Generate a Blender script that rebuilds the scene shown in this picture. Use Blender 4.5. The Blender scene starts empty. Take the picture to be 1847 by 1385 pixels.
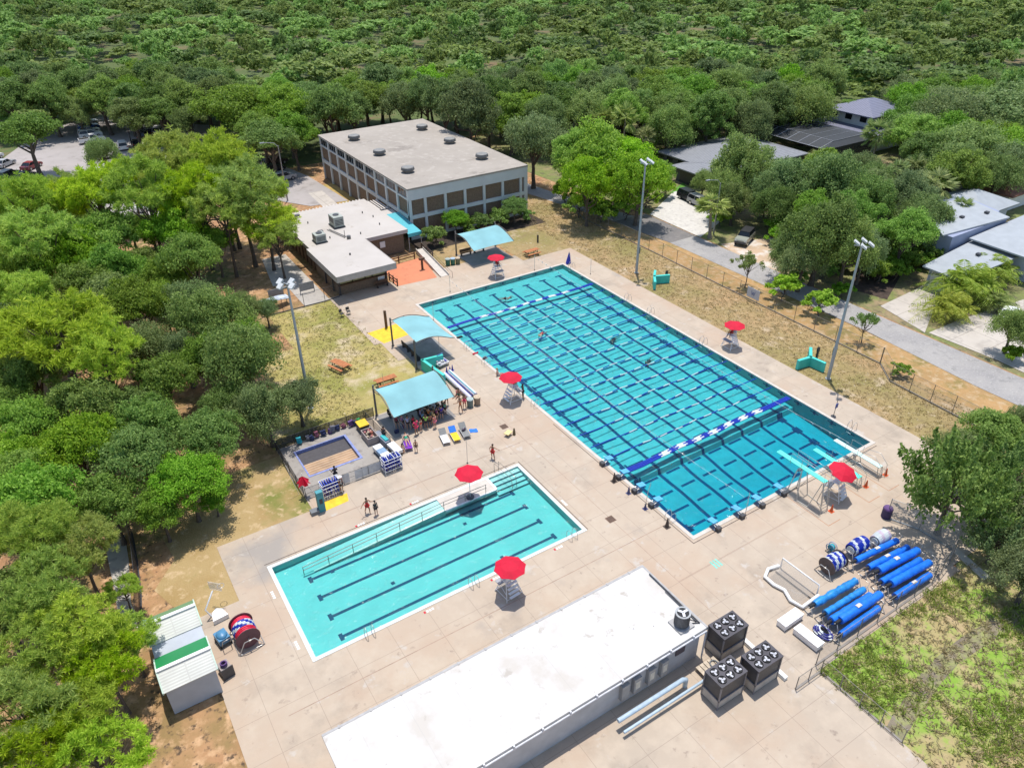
import bpy, bmesh, math, random
import numpy as np
from mathutils import Vector, Matrix
R = math.radians
PI = math.pi
random.seed(7)
scene = bpy.context.scene
COL = scene.collection

# ------------------------------------------------------------------ camera, sky, sun, exposure
cam_d = bpy.data.cameras.new('camera'); cam = bpy.data.objects.new('camera', cam_d); COL.objects.link(cam)
scene.camera = cam
cam_d.sensor_width = 36.0; cam_d.lens = 26.396; cam_d.clip_end = 3000
_yaw, _pit, _rol = 1.01187428, 0.570914227, -0.013581595
_f = Vector((math.cos(_pit)*math.cos(_yaw), math.cos(_pit)*math.sin(_yaw), -math.sin(_pit)))
_r = _f.cross(Vector((0, 0, 1))).normalized(); _u = _r.cross(_f)
_r2 = math.cos(_rol)*_r + math.sin(_rol)*_u; _u2 = -math.sin(_rol)*_r + math.cos(_rol)*_u
_m = Matrix((_r2, _u2, -_f)).transposed().to_4x4(); _m.translation = (-36.0527, -30.1172, 43.595)
cam.matrix_world = _m

world = bpy.data.worlds.new('World'); scene.world = world; world.use_nodes = True
wn = world.node_tree.nodes; wl = world.node_tree.links
bg = wn.get('Background') or wn.new('ShaderNodeBackground')
sky = wn.new('ShaderNodeTexSky'); sky.sky_type = 'NISHITA'; sky.sun_disc = False
sky.sun_elevation = R(76); sky.sun_rotation = R(34)
wl.new(sky.outputs[0], bg.inputs[0]); bg.inputs[1].default_value = 0.15
sun_d = bpy.data.lights.new('sun', 'SUN'); sun_d.energy = 3.5; sun_d.angle = R(0.5); sun_d.color = (1.0, 0.96, 0.9)
sun = bpy.data.objects.new('sun', sun_d); COL.objects.link(sun)
_s = Vector((0.55*math.cos(R(78.5)), 0.83*math.cos(R(78.5)), math.sin(R(78.5)))).normalized()
sun.rotation_euler = _s.to_track_quat('Z', 'Y').to_euler(); sun.location = (0, 0, 90)
scene.view_settings.view_transform = 'Standard'; scene.view_settings.look = 'None'
scene.view_settings.exposure = 0.36; scene.view_settings.gamma = 1.0
scene.render.engine = 'CYCLES'
scene.cycles.max_bounces = 6; scene.cycles.diffuse_bounces = 3; scene.cycles.glossy_bounces = 2
scene.cycles.transparent_max_bounces = 12; scene.cycles.transmission_bounces = 3
scene.cycles.caustics_reflective = False; scene.cycles.caustics_refractive = False

# ------------------------------------------------------------------ materials
MATS = {}
def mat(name, col=(0.5, 0.5, 0.5), rough=0.6, var=0.12, scale=3.0, metal=0.0, bump=0.0, col2=None, trans=0.0):
    """principled surface whose colour wanders a little with noise (wear, dust)"""
    if name in MATS: return MATS[name]
    m = bpy.data.materials.new(name); m.use_nodes = True; MATS[name] = m
    nt = m.node_tree; n = nt.nodes; l = nt.links
    p = n['Principled BSDF']; p.inputs['Roughness'].default_value = rough; p.inputs['Metallic'].default_value = metal
    tc = n.new('ShaderNodeTexCoord'); nz = n.new('ShaderNodeTexNoise'); nz.inputs['Scale'].default_value = scale; nz.inputs['Detail'].default_value = 5
    l.new(tc.outputs['Object'], nz.inputs['Vector'])
    r = n.new('ShaderNodeValToRGB'); l.new(nz.outputs['Fac'], r.inputs[0])
    a = r.color_ramp.elements[0]; b = r.color_ramp.elements[1]; a.position = 0.32; b.position = 0.68
    c2 = col2 if col2 else tuple(min(1, c*(1+var)) for c in col); c1 = col if col2 else tuple(c*(1-var) for c in col)
    a.color = (*c1, 1); b.color = (*c2, 1); l.new(r.outputs[0], p.inputs['Base Color'])
    if bump:
        bp = n.new('ShaderNodeBump'); bp.inputs['Strength'].default_value = bump; bp.inputs['Distance'].default_value = 0.05
        l.new(nz.outputs['Fac'], bp.inputs['Height']); l.new(bp.outputs[0], p.inputs['Normal'])
    if trans:
        tr = n.new('ShaderNodeBsdfTranslucent'); l.new(r.outputs[0], tr.inputs[0]); mx = n.new('ShaderNodeMixShader'); mx.inputs[0].default_value = trans
        l.new(p.outputs[0], mx.inputs[1]); l.new(tr.outputs[0], mx.inputs[2]); l.new(mx.outputs[0], n['Material Output'].inputs[0])
    return m

def layered(name, layers, rough=0.9, bump=0.0, bscale=8.0, base=(0.3, 0.3, 0.3)):
    """ground cover: layers of (colour, noise scale, threshold, softness, seed[, detail]) laid over each other"""
    m = bpy.data.materials.new(name); m.use_nodes = True; MATS[name] = m
    nt = m.node_tree; n = nt.nodes; l = nt.links
    p = n['Principled BSDF']; p.inputs['Roughness'].default_value = rough
    tc = n.new('ShaderNodeTexCoord'); prev = None
    for L in layers:
        col, sc, th, so, seed = L[:5]
        nz = n.new('ShaderNodeTexNoise'); nz.noise_dimensions = '4D'; nz.inputs['W'].default_value = seed
        nz.inputs['Scale'].default_value = sc; nz.inputs['Detail'].default_value = L[5] if len(L) > 5 else 6; nz.inputs['Roughness'].default_value = 0.62
        l.new(tc.outputs['Object'], nz.inputs['Vector'])
        mr = n.new('ShaderNodeMapRange'); mr.inputs['From Min'].default_value = th-so; mr.inputs['From Max'].default_value = th+so
        l.new(nz.outputs['Fac'], mr.inputs['Value'])
        mx = n.new('ShaderNodeMix'); mx.data_type = 'RGBA'; l.new(mr.outputs[0], mx.inputs[0])
        if prev is None: mx.inputs[6].default_value = (*base, 1)
        else: l.new(prev, mx.inputs[6])
        mx.inputs[7].default_value = (*col, 1); prev = mx.outputs[2]
    l.new(prev, p.inputs['Base Color'])
    if bump:
        nb = n.new('ShaderNodeTexNoise'); nb.inputs['Scale'].default_value = bscale; nb.inputs['Detail'].default_value = 5; l.new(tc.outputs['Object'], nb.inputs['Vector'])
        bp = n.new('ShaderNodeBump'); bp.inputs['Strength'].default_value = bump; bp.inputs['Distance'].default_value = 0.1
        l.new(nb.outputs['Fac'], bp.inputs['Height']); l.new(bp.outputs[0], p.inputs['Normal'])
    return m

def brick_over(m, sx, sy, mortar, col, fac=0.5, off=0.0, axis=None):
    """joint lines (slab joints, brick courses, roof seams) mixed over the base colour of m"""
    nt = m.node_tree; n = nt.nodes; l = nt.links; p = n['Principled BSDF']
    src = p.inputs['Base Color'].links[0].from_socket
    tc = n.new('ShaderNodeTexCoord'); v = tc.outputs['Object']
    if axis:
        sp = n.new('ShaderNodeSeparateXYZ'); l.new(v, sp.inputs[0]); cb = n.new('ShaderNodeCombineXYZ')
        if axis == 'wall':
            ad = n.new('ShaderNodeMath'); l.new(sp.outputs[0], ad.inputs[0]); l.new(sp.outputs[1], ad.inputs[1]); l.new(ad.outputs[0], cb.inputs[0]); l.new(sp.outputs[2], cb.inputs[1])
        v = cb.outputs[0]
    bt = n.new('ShaderNodeTexBrick'); l.new(v, bt.inputs['Vector']); bt.offset = off
    bt.inputs['Scale'].default_value = 1; bt.inputs['Brick Width'].default_value = sx; bt.inputs['Row Height'].default_value = sy
    bt.inputs['Mortar Size'].default_value = mortar; bt.inputs['Mortar Smooth'].default_value = 0.3
    bt.inputs['Color1'].default_value = (0, 0, 0, 1); bt.inputs['Color2'].default_value = (0, 0, 0, 1); bt.inputs['Mortar'].default_value = (fac, fac, fac, 1)
    mx = n.new('ShaderNodeMix'); mx.data_type = 'RGBA'; l.new(bt.outputs['Color'], mx.inputs[0]); l.new(src, mx.inputs[6]); mx.inputs[7].default_value = (*col, 1)
    l.new(mx.outputs[2], p.inputs['Base Color'])
    return m

def leaf_mat(name, dark, light, trans=0.35, rough=0.55):
    """leaves: every leaf its own shade between two greens, every tree its own tint"""
    m = bpy.data.materials.new(name); m.use_nodes = True; MATS[name] = m
    nt = m.node_tree; n = nt.nodes; l = nt.links; n.remove(n['Principled BSDF'])
    g = n.new('ShaderNodeNewGeometry'); oi = n.new('ShaderNodeObjectInfo')
    mx = n.new('ShaderNodeMix'); mx.data_type = 'RGBA'; l.new(g.outputs['Random Per Island'], mx.inputs[0]); mx.inputs[6].default_value = (*dark, 1); mx.inputs[7].default_value = (*light, 1)
    hs = n.new('ShaderNodeHueSaturation'); l.new(mx.outputs[2], hs.inputs['Color'])
    def rng(lo, hi, mul):
        a = n.new('ShaderNodeMath'); a.operation = 'MULTIPLY'; a.inputs[1].default_value = mul; l.new(oi.outputs['Random'], a.inputs[0])
        b = n.new('ShaderNodeMath'); b.operation = 'FRACT'; l.new(a.outputs[0], b.inputs[0])
        c = n.new('ShaderNodeMapRange'); c.inputs['To Min'].default_value = lo; c.inputs['To Max'].default_value = hi; l.new(b.outputs[0], c.inputs['Value']); return c.outputs[0]
    l.new(rng(0.485, 0.515, 1.0), hs.inputs['Hue']); l.new(rng(0.85, 1.1, 7.3), hs.inputs['Saturation']); l.new(rng(0.85, 1.2, 3.7), hs.inputs['Value'])
    d = n.new('ShaderNodeBsdfPrincipled'); d.inputs['Roughness'].default_value = rough; d.inputs['Specular IOR Level'].default_value = 0.25; l.new(hs.outputs[0], d.inputs['Base Color'])
    t = n.new('ShaderNodeBsdfTranslucent'); l.new(hs.outputs[0], t.inputs[0])
    ms = n.new('ShaderNodeMixShader'); ms.inputs[0].default_value = trans; l.new(d.outputs[0], ms.inputs[1]); l.new(t.outputs[0], ms.inputs[2])
    l.new(ms.outputs[0], n['Material Output'].inputs[0])
    return m

def mesh_screen(name, col, cover):
    """woven wire or screen cloth: a net of threads, the rest open"""
    m = bpy.data.materials.new(name); m.use_nodes = True; MATS[name] = m
    nt = m.node_tree; n = nt.nodes; l = nt.links; p = n['Principled BSDF']; p.inputs['Base Color'].default_value = (*col, 1); p.inputs['Roughness'].default_value = 0.7
    t = n.new('ShaderNodeBsdfTransparent'); mx = n.new('ShaderNodeMixShader')
    nz = n.new('ShaderNodeTexNoise'); nz.inputs['Scale'].default_value = 1.2; mr = n.new('ShaderNodeMapRange'); mr.inputs['To Min'].default_value = cover*0.7; mr.inputs['To Max'].default_value = cover*1.3
    l.new(nz.outputs['Fac'], mr.inputs['Value']); l.new(mr.outputs[0], mx.inputs[0]); l.new(t.outputs[0], mx.inputs[1]); l.new(p.outputs[0], mx.inputs[2]); l.new(mx.outputs[0], n['Material Output'].inputs[0])
    return m

def water_mat(name, sigma):
    m = bpy.data.materials.new(name); m.use_nodes = True; MATS[name] = m
    nt = m.node_tree; n = nt.nodes; l = nt.links; n.remove(n['Principled BSDF'])
    t = n.new('ShaderNodeBsdfTransparent'); gl = n.new('ShaderNodeBsdfGlossy'); gl.inputs['Roughness'].default_value = 0.08
    fr = n.new('ShaderNodeFresnel'); fr.inputs['IOR'].default_value = 1.33; mx = n.new('ShaderNodeMixShader')
    tc = n.new('ShaderNodeTexCoord'); nz = n.new('ShaderNodeTexNoise'); nz.inputs['Scale'].default_value = 1.6; nz.inputs['Detail'].default_value = 4; nz.inputs['Distortion'].default_value = 1.0
    l.new(tc.outputs['Object'], nz.inputs['Vector']); bp = n.new('ShaderNodeBump'); bp.inputs['Strength'].default_value = 0.8; bp.inputs['Distance'].default_value = 0.2
    l.new(nz.outputs['Fac'], bp.inputs['Height']); l.new(bp.outputs[0], gl.inputs['Normal']); l.new(bp.outputs[0], fr.inputs['Normal'])
    l.new(fr.outputs[0], mx.inputs[0]); l.new(t.outputs[0], mx.inputs[1]); l.new(gl.outputs[0], mx.inputs[2]); l.new(mx.outputs[0], n['Material Output'].inputs['Surface'])
    va = n.new('ShaderNodeVolumeAbsorption'); va.inputs['Color'].default_value = (*[1-s for s in sigma], 1); va.inputs['Density'].default_value = 1.0
    l.new(va.outputs[0], n['Material Output'].inputs['Volume'])
    return m

white = mat('white_paint', (0.78, 0.77, 0.75), 0.5, 0.06, 1.5)
grey_metal = mat('galvanised_steel', (0.36, 0.37, 0.37), 0.4, 0.15, 4, 0.5)
dark_metal = mat('dark_steel', (0.05, 0.05, 0.055), 0.5, 0.2, 4)
steel = mat('stainless_tube', (0.55, 0.53, 0.5), 0.3, 0.1, 4, 0.6)
red_cloth = mat('red_canvas', (0.62, 0.004, 0.035), 0.8, 0.12, 1.5, trans=0.15)
teal_paint = mat('turquoise_paint', (0.055, 0.54, 0.46), 0.6, 0.1, 1.2)
teal_cloth = mat('pale_teal_shade_cloth', (0.23, 0.47, 0.50), 0.8, 0.12, 0.4, trans=0.12)
blue_vinyl = mat('blue_vinyl', (0.012, 0.16, 0.68), 0.35, 0.25, 2.5, bump=0.5)
navy = mat('navy_plastic', (0.008, 0.02, 0.32), 0.4, 0.2, 5)
white_plastic = mat('white_plastic', (0.8, 0.8, 0.78), 0.4, 0.05, 5)
black_rubber = mat('black_rubber', (0.012, 0.012, 0.013), 0.7, 0.3, 6)
orange_wood = mat('orange_stained_wood', (0.42, 0.15, 0.05), 0.7, 0.2, 3)
brown_wood = mat('brown_weathered_wood', (0.11, 0.06, 0.035), 0.8, 0.3, 4)
orange_plastic = mat('orange_plastic', (0.65, 0.10, 0.02), 0.5, 0.1, 5)
yellow_paint = mat('yellow_floor_paint', (0.72, 0.46, 0.02), 0.7, 0.15, 2)
grey_plastic = mat('grey_plastic', (0.16, 0.17, 0.18), 0.5, 0.15, 4)
green_plastic = mat('green_plastic', (0.02, 0.14, 0.09), 0.5, 0.2, 4)
glass_dark = mat('dark_window_glass', (0.015, 0.02, 0.025), 0.08, 0.3, 1)
bark = mat('tree_bark', (0.11, 0.085, 0.065), 0.9, 0.35, 6, bump=0.6)
bark_pale = mat('pale_palm_bark', (0.24, 0.2, 0.16), 0.9, 0.25, 6, bump=0.6)

# ------------------------------------------------------------------ mesh builder and scene tree
class MB:
    def __init__(s): s.v = []; s.f = []; s.mi = []; s.sm = []
    def add(s, vs, fs, mi=0, smooth=False):
        o = len(s.v); s.v += [tuple(v) for v in vs]; s.f += [tuple(i+o for i in f) for f in fs]; s.mi += [mi]*len(fs); s.sm += [smooth]*len(fs); return s
    def box(s, c, d, mi=0, rz=0.0, M=None):
        x, y, z = d[0]/2, d[1]/2, d[2]/2; ca, sa = math.cos(rz), math.sin(rz); vs = []
        for a, b, e in ((-x,-y,-z),(x,-y,-z),(x,y,-z),(-x,y,-z),(-x,-y,z),(x,-y,z),(x,y,z),(-x,y,z)):
            if M is not None: p = M @ Vector((a, b, e)); vs.append((p.x+c[0], p.y+c[1], p.z+c[2]))
            else: vs.append((c[0]+a*ca-b*sa, c[1]+a*sa+b*ca, c[2]+e))
        return s.add(vs, ((3,2,1,0),(4,5,6,7),(0,1,5,4),(1,2,6,5),(2,3,7,6),(3,0,4,7)), mi)
    def bb(s, x0, x1, y0, y1, z0, z1, mi=0): return s.box(((x0+x1)/2, (y0+y1)/2, (z0+z1)/2), (x1-x0, y1-y0, z1-z0), mi)
    def tube(s, pts, r, n=6, mi=0, caps=True, smooth=True):
        pts = [Vector(p) for p in pts]; rs = r if isinstance(r, (list, tuple)) else [r]*len(pts); vs = []; fs = []; prev = None
        for i, p in enumerate(pts):
            t = (pts[min(i+1, len(pts)-1)]-pts[max(i-1, 0)])
            t = t.normalized() if t.length > 1e-9 else Vector((0, 0, 1))
            ref = prev if prev is not None and abs(prev.dot(t)) < 0.98 else (Vector((0, 0, 1)) if abs(t.z) < 0.9 else Vector((1, 0, 0)))
            a = (ref-t*ref.dot(t)).normalized(); b = t.cross(a); prev = a
            for k in range(n):
                an = 2*PI*k/n; vs.append(p+(a*math.cos(an)+b*math.sin(an))*rs[i])
        for i in range(len(pts)-1):
            for k in range(n): fs.append((i*n+k, i*n+(k+1) % n, (i+1)*n+(k+1) % n, (i+1)*n+k))
        s.add(vs, fs, mi, smooth)
        if caps: s.add(vs[:n], [tuple(range(n-1, -1, -1))], mi); s.add(vs[-n:], [tuple(range(n))], mi)
        return s
    def cyl(s, c, r, h, n=14, mi=0, r2=None): return s.tube([c, (c[0], c[1], c[2]+h)], [r, r if r2 is None else r2], n, mi, smooth=n > 8)
    def ball(s, c, r, n=10, mi=0, m=7, M=None):
        r = (r, r, r) if not isinstance(r, (tuple, list)) else r; vs = []; fs = []
        for i in range(m+1):
            th = PI*i/m
            for k in range(n):
                p = Vector((math.sin(th)*math.cos(2*PI*k/n)*r[0], math.sin(th)*math.sin(2*PI*k/n)*r[1], math.cos(th)*r[2]))
                if M is not None: p = M @ p
                vs.append((c[0]+p.x, c[1]+p.y, c[2]+p.z))
        for i in range(m):
            for k in range(n): fs.append((i*n+k, (i+1)*n+k, (i+1)*n+(k+1) % n, i*n+(k+1) % n))
        return s.add(vs, fs, mi, True)
    def prism(s, poly, z0, z1, mi=0):
        n = len(poly); z0s = z0 if isinstance(z0, (list, tuple)) else [z0]*n; z1s = z1 if isinstance(z1, (list, tuple)) else [z1]*n
        vs = [(p[0], p[1], z0s[i]) for i, p in enumerate(poly)]+[(p[0], p[1], z1s[i]) for i, p in enumerate(poly)]
        fs = [tuple(range(n-1, -1, -1)), tuple(range(n, 2*n))]+[(i, (i+1) % n, n+(i+1) % n, n+i) for i in range(n)]
        return s.add(vs, fs, mi)
    def quad(s, a, b, c, d, mi=0): return s.add([a, b, c, d], [(0, 1, 2, 3)], mi)
    def slabs(s, tops, th, mi=0):
        """thin solid under a list of quads sharing corners"""
        for q in tops:
            lo = [(p[0], p[1], p[2]-th) for p in q]; s.add(list(q)+lo, [(0,1,2,3),(7,6,5,4),(0,4,5,1),(1,5,6,2),(2,6,7,3),(3,7,4,0)], mi)
        return s
    def build(s, name, mats, parent=None, loc=(0, 0, 0), rz=0.0):
        me = bpy.data.meshes.new(name); me.from_pydata(s.v, [], s.f); ms = mats if isinstance(mats, (list, tuple)) else [mats]
        for m in ms: me.materials.append(m)
        me.polygons.foreach_set('material_index', s.mi); me.polygons.foreach_set('use_smooth', s.sm); me.update()
        o = bpy.data.objects.new(name, me); COL.objects.link(o); o.location = loc; o.rotation_euler.z = rz
        if parent is not None: o.parent = parent
        return o
def tag(o, label, cat, group=None):
    o['label'] = label; o['category'] = cat
    if group: o['group'] = group
    return o
def thing(name, label, cat, loc=(0, 0, 0), rz=0.0, group=None):
    o = bpy.data.objects.new(name, None); COL.objects.link(o); o.empty_display_size = 0.3
    o.location = loc if len(loc) == 3 else (loc[0], loc[1], 0); o.rotation_euler.z = rz
    return tag(o, label, cat, group)
def kind(o, k='structure'): o['kind'] = k; return o
def copy_thing(src, loc, rz=0.0, label=None, sc=None, group=None):
    r = src.copy(); COL.objects.link(r); r.location = loc if len(loc) == 3 else (loc[0], loc[1], 0); r.rotation_euler.z = rz
    if sc is not None: r.scale = (sc, sc, sc) if not isinstance(sc, tuple) else sc
    if label: r['label'] = label
    if group: r['group'] = group
    for ch in list(src.children):
        c = ch.copy(); COL.objects.link(c); c.parent = r
        for g in list(ch.children):
            d = g.copy(); COL.objects.link(d); d.parent = c
    return r
def sheet(name, polys, z, m, label=None):
    mb = MB()
    for p in polys:
        mb.add([(a[0], a[1], z) for a in p], [tuple(range(len(p)))])
    o = mb.build(name, m); return kind(o)
def rect(x0, x1, y0, y1): return [(x0, y0), (x1, y0), (x1, y1), (x0, y1)]
def minus(x0, x1, y0, y1, holes):
    """rectangle cut into cells that leave the holes open"""
    xs = sorted({x0, x1, *[h for H in holes for h in H[:2] if x0 < h < x1]}); ys = sorted({y0, y1, *[h for H in holes for h in H[2:] if y0 < h < y1]}); out = []
    for i in range(len(xs)-1):
        for j in range(len(ys)-1):
            cx, cy = (xs[i]+xs[i+1])/2, (ys[j]+ys[j+1])/2
            if not any(H[0] < cx < H[1] and H[2] < cy < H[3] for H in holes): out.append(rect(xs[i], xs[i+1], ys[j], ys[j+1]))
    return out
# ------------------------------------------------------------------ ground, lawns, roads
POOL = (0, 22.86, 0, 50); SMALL = (-29.99, -7.15, 5.52, 15.36); WADE = (-23.6, -18.75, 24.55, 28.6)
straw = layered('leaf_litter', [((0.390, 0.221, 0.104), 0.10, 0.5, 0.10, 1), ((0.260, 0.169, 0.065), 0.35, 0.52, 0.08, 2), ((0.169, 0.195, 0.046), 0.06, 0.60, 0.05, 3),
        ((0.546, 0.338, 0.182), 1.2, 0.58, 0.08, 4), ((0.091, 0.058, 0.033), 2.5, 0.60, 0.06, 5)], bump=0.5, bscale=5, base=(0.338, 0.169, 0.078))
dry = layered('dry_lawn', [((0.37, 0.24, 0.115), 0.12, 0.47, 0.10, 11), ((0.24, 0.20, 0.065), 0.09, 0.54, 0.07, 12), ((0.46, 0.36, 0.24), 0.4, 0.62, 0.06, 13),
        ((0.22, 0.16, 0.07), 1.6, 0.58, 0.10, 14), ((0.50, 0.42, 0.31), 3.5, 0.65, 0.05, 15)], bump=0.5, bscale=9, base=(0.33, 0.24, 0.105))
green_lawn = layered('patchy_lawn', [((0.40, 0.31, 0.12), 0.16, 0.50, 0.08, 21), ((0.24, 0.23, 0.05), 0.15, 0.54, 0.08, 22), ((0.50, 0.40, 0.26), 0.22, 0.57, 0.06, 23),
        ((0.27, 0.22, 0.075), 1.7, 0.60, 0.09, 24), ((0.54, 0.45, 0.31), 3.1, 0.66, 0.05, 25)], bump=0.5, bscale=9, base=(0.36, 0.295, 0.09))
verge = layered('dirt_verge', [((0.42, 0.25, 0.10), 0.2, 0.48, 0.08, 31), ((0.22, 0.17, 0.05), 0.4, 0.55, 0.07, 32), ((0.46, 0.33, 0.19), 1.4, 0.58, 0.08, 33)], bump=0.5, base=(0.34, 0.21, 0.085))
weeds = layered('weedy_bank', [((0.20, 0.33, 0.035), 0.13, 0.48, 0.05, 41), ((0.40, 0.30, 0.16), 0.6, 0.55, 0.08, 42), ((0.26, 0.35, 0.06), 1.5, 0.60, 0.08, 43), ((0.16, 0.12, 0.06), 2.6, 0.63, 0.06, 44)], bump=0.8, bscale=4, base=(0.36, 0.29, 0.13))
concrete = layered('deck_concrete', [((0.450, 0.357, 0.268), 0.07, 0.5, 0.14, 51), ((0.329, 0.270, 0.210), 0.22, 0.60, 0.07, 52), ((0.480, 0.395, 0.303), 0.5, 0.56, 0.10, 53), ((0.277, 0.219, 0.172), 1.3, 0.66, 0.05, 54), ((0.434, 0.321, 0.232), 0.13, 0.58, 0.09, 55), ((0.309, 0.272, 0.235), 0.09, 0.63, 0.05, 56, 9), ((0.468, 0.411, 0.349), 0.8, 0.64, 0.04, 57), ((0.253, 0.201, 0.165), 4.0, 0.70, 0.03, 58)], rough=0.85, bump=0.12, bscale=20, base=(0.412, 0.340, 0.264))
brick_over(concrete, 3.1, 3.05, 0.02, (0.22, 0.165, 0.13), 0.5)
asphalt = layered('old_asphalt', [((0.34, 0.32, 0.30), 0.25, 0.5, 0.10, 61), ((0.24, 0.23, 0.22), 1.1, 0.60, 0.07, 62), ((0.42, 0.40, 0.37), 4, 0.6, 0.06, 63)], base=(0.29, 0.275, 0.265), bump=0.2, bscale=30)
asphalt_dark = layered('patched_asphalt', [((0.19, 0.175, 0.165), 0.4, 0.5, 0.10, 64), ((0.25, 0.23, 0.21), 2.1, 0.60, 0.07, 65)], base=(0.16, 0.15, 0.145), bump=0.2, bscale=30)
lot_mat = layered('parking_asphalt', [((0.38, 0.34, 0.32), 0.12, 0.5, 0.12, 66), ((0.27, 0.24, 0.22), 0.5, 0.60, 0.07, 67)], base=(0.33, 0.30, 0.28))
pale_drive = layered('pale_driveway', [((0.50, 0.45, 0.39), 0.3, 0.5, 0.12, 71), ((0.36, 0.32, 0.28), 0.8, 0.60, 0.07, 72)], base=(0.44, 0.395, 0.345))
brick_over(pale_drive, 4.0, 3.6, 0.05, (0.2, 0.17, 0.14), 0.6)
white_drive = layered('white_paver', [((0.58, 0.55, 0.50), 0.6, 0.5, 0.12, 73), ((0.42, 0.39, 0.36), 1.8, 0.58, 0.07, 74)], base=(0.52, 0.49, 0.45))
orange_floor = layered('orange_court', [((0.60, 0.22, 0.11), 0.4, 0.5, 0.12, 75), ((0.47, 0.17, 0.09), 1.4, 0.60, 0.07, 76)], base=(0.55, 0.195, 0.10))
path_mat = layered('grey_path', [((0.46, 0.42, 0.37), 0.4, 0.5, 0.12, 77), ((0.34, 0.31, 0.28), 1.6, 0.58, 0.07, 78)], base=(0.41, 0.375, 0.335))

HOLES = [POOL, SMALL, WADE]
sheet('ground', minus(-500, 900, -300, 1000, HOLES), -0.05, straw)
# pool deck, a patchwork of slabs that leaves the pools open
deck = minus(-33.05, 27.35, -13.3, 20.0, HOLES)+minus(-25.0, 27.35, 20.0, 30.1, HOLES)+minus(-7.0, 27.35, 30.1, 38.6, HOLES)+minus(-8.2, 27.35, 38.6, 43.4, HOLES)
deck += minus(-9.0, 27.35, 43.4, 54.35, HOLES)+minus(-9.0, 18.95, 54.35, 56.6, HOLES)+[rect(-36.2, -33.05, -13.3, 13.45)]+[rect(-48, -1.9, -40, -13.3), rect(-1.9, 14.5, -13.9, -13.3)]
deck += [rect(-9.0, 0.05, 56.6, 58.3), rect(5.95, 11.9, 56.6, 58.4)]
sheet('pool_deck', deck, 0.0, concrete)
lawn_r = [rect(27.35, 36.3, -14, 54.35), rect(18.95, 36.3, 54.35, 76), rect(8.6, 18.95, 61.3, 70.3), rect(8.6, 11.9, 58.4, 61.3)]
sheet('right_lawn', lawn_r, -0.03, dry)
sheet('left_lawn', [rect(-25.2, -7.0, 30.1, 38.6), rect(-17.2, -8.2, 38.6, 43.4), rect(-17.2, -9.0, 43.4, 57.7), rect(-22, -17.2, 38.6, 48)], -0.03, green_lawn)
sheet('shaded_lawn', [rect(-33.05, -25.0, 20.0, 29), [(-33.05, 13.45), (-33.05, 25), (-35, 26.5), (-36.6, 24), (-36.2, 20.5), (-38.2, 18), (-37.3, 15.5), (-37.8, 13.45)]], -0.035, layered('worn_lawn', [((0.38, 0.27, 0.12), 0.2, 0.48, 0.08, 81), ((0.17, 0.18, 0.035), 0.15, 0.56, 0.06, 82), ((0.5, 0.36, 0.2), 1.2, 0.6, 0.06, 83)], base=(0.33, 0.22, 0.085), bump=0.6))
sheet('roadside_verge', [[(36.3, 76), (36.3, -14), (41.2, -14), (41.4, 36), (40.9, 52), (38.3, 76)]], -0.028, verge)
sheet('weedy_bank', [[(-1.9, -13.9), (14.6, -13.5), (16.4, -12.4), (60, -20), (60, -60), (-12, -60), (-1.9, -24)]], -0.028, weeds)
ditch = layered('ditch_mud', [((0.24, 0.20, 0.14), 0.5, 0.5, 0.1, 91), ((0.28, 0.30, 0.10), 1.0, 0.52, 0.07, 92)], base=(0.13, 0.105, 0.08), bump=1.0, bscale=3)
sheet('ditch', [[(15.16, -18.32), (12.00, -17.77), (8.66, -17.50), (6.36, -17.50), (3.48, -17.73), (-0.77, -18.59), (-5.22, -19.81), (-4.11, -20.53), (0.05, -19.58), (3.43, -18.94), (6.46, -18.62), (9.18, -18.78), (13.74, -19.07)]], -0.02, ditch)
sheet('road', [[(41.1, -40), (46.5, -40), (46.2, 2), (46.1, 47.5), (41.0, 47.5), (41.5, 14), (40.6, 0)]], 0.0, asphalt)
sheet('road_patch', [[(41.0, 47.5), (46.1, 47.5), (46.2, 59.2), (39.6, 59.2), (40.2, 53)]], 0.004, asphalt_dark)
sheet('lane', [[(39.6, 59.2), (44.0, 59.2), (40.2, 74.5), (37, 95), (33, 118), (29.5, 118), (32.6, 92), (36.3, 76)]], 0.0, asphalt)
sheet('white_driveway', [[(46.55, 58.46), (58.51, 65.31), (60.15, 60.91), (53.72, 49.59), (46.31, 46.61)]], 0.004, white_drive)
sheet('house_lawn', [[(56.02, 64.46), (62.47, 67.54), (60.01, 61.72), (58.25, 64.75)]], 0.008, mat('lush_grass', (0.08, 0.22, 0.02), 0.9, 0.4, 2))
sheet('jeep_yard', [[(46.96, 42.97), (57.78, 39.67), (44.55, 30.29), (44.08, 32.81)]], -0.02, layered('sandy_yard', [((0.5, 0.36, 0.24), 0.3, 0.5, 0.1, 95), ((0.58, 0.52, 0.45), 0.6, 0.55, 0.06, 96)], base=(0.42, 0.31, 0.2)))
sheet('garage_driveway', [[(48.64, 17.11), (59.48, 17.73), (59.90, 15.80), (46.86, 9.92)]], 0.004, pale_drive)
sheet('neighbour_driveway', [[(47.24, 9.66), (53.82, 9.51), (65.39, 8.18), (47.49, -1.27), (47.70, 1.68)]], 0.004, pale_drive)
sheet('parking_lot', [[(-32.19, 181.66), (-18.33, 186.43), (2.56, 159.76), (-0.19, 141.93), (-9.48, 141.64), (-21.96, 125.54), (-33.22, 125.56), (-44.12, 116.06), (-42.33, 157.07)], [(-34.91, 126.72), (-22.83, 126.14), (-19.82, 93.63), (-27.96, 99.15)]], 0.0, lot_mat)
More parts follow.
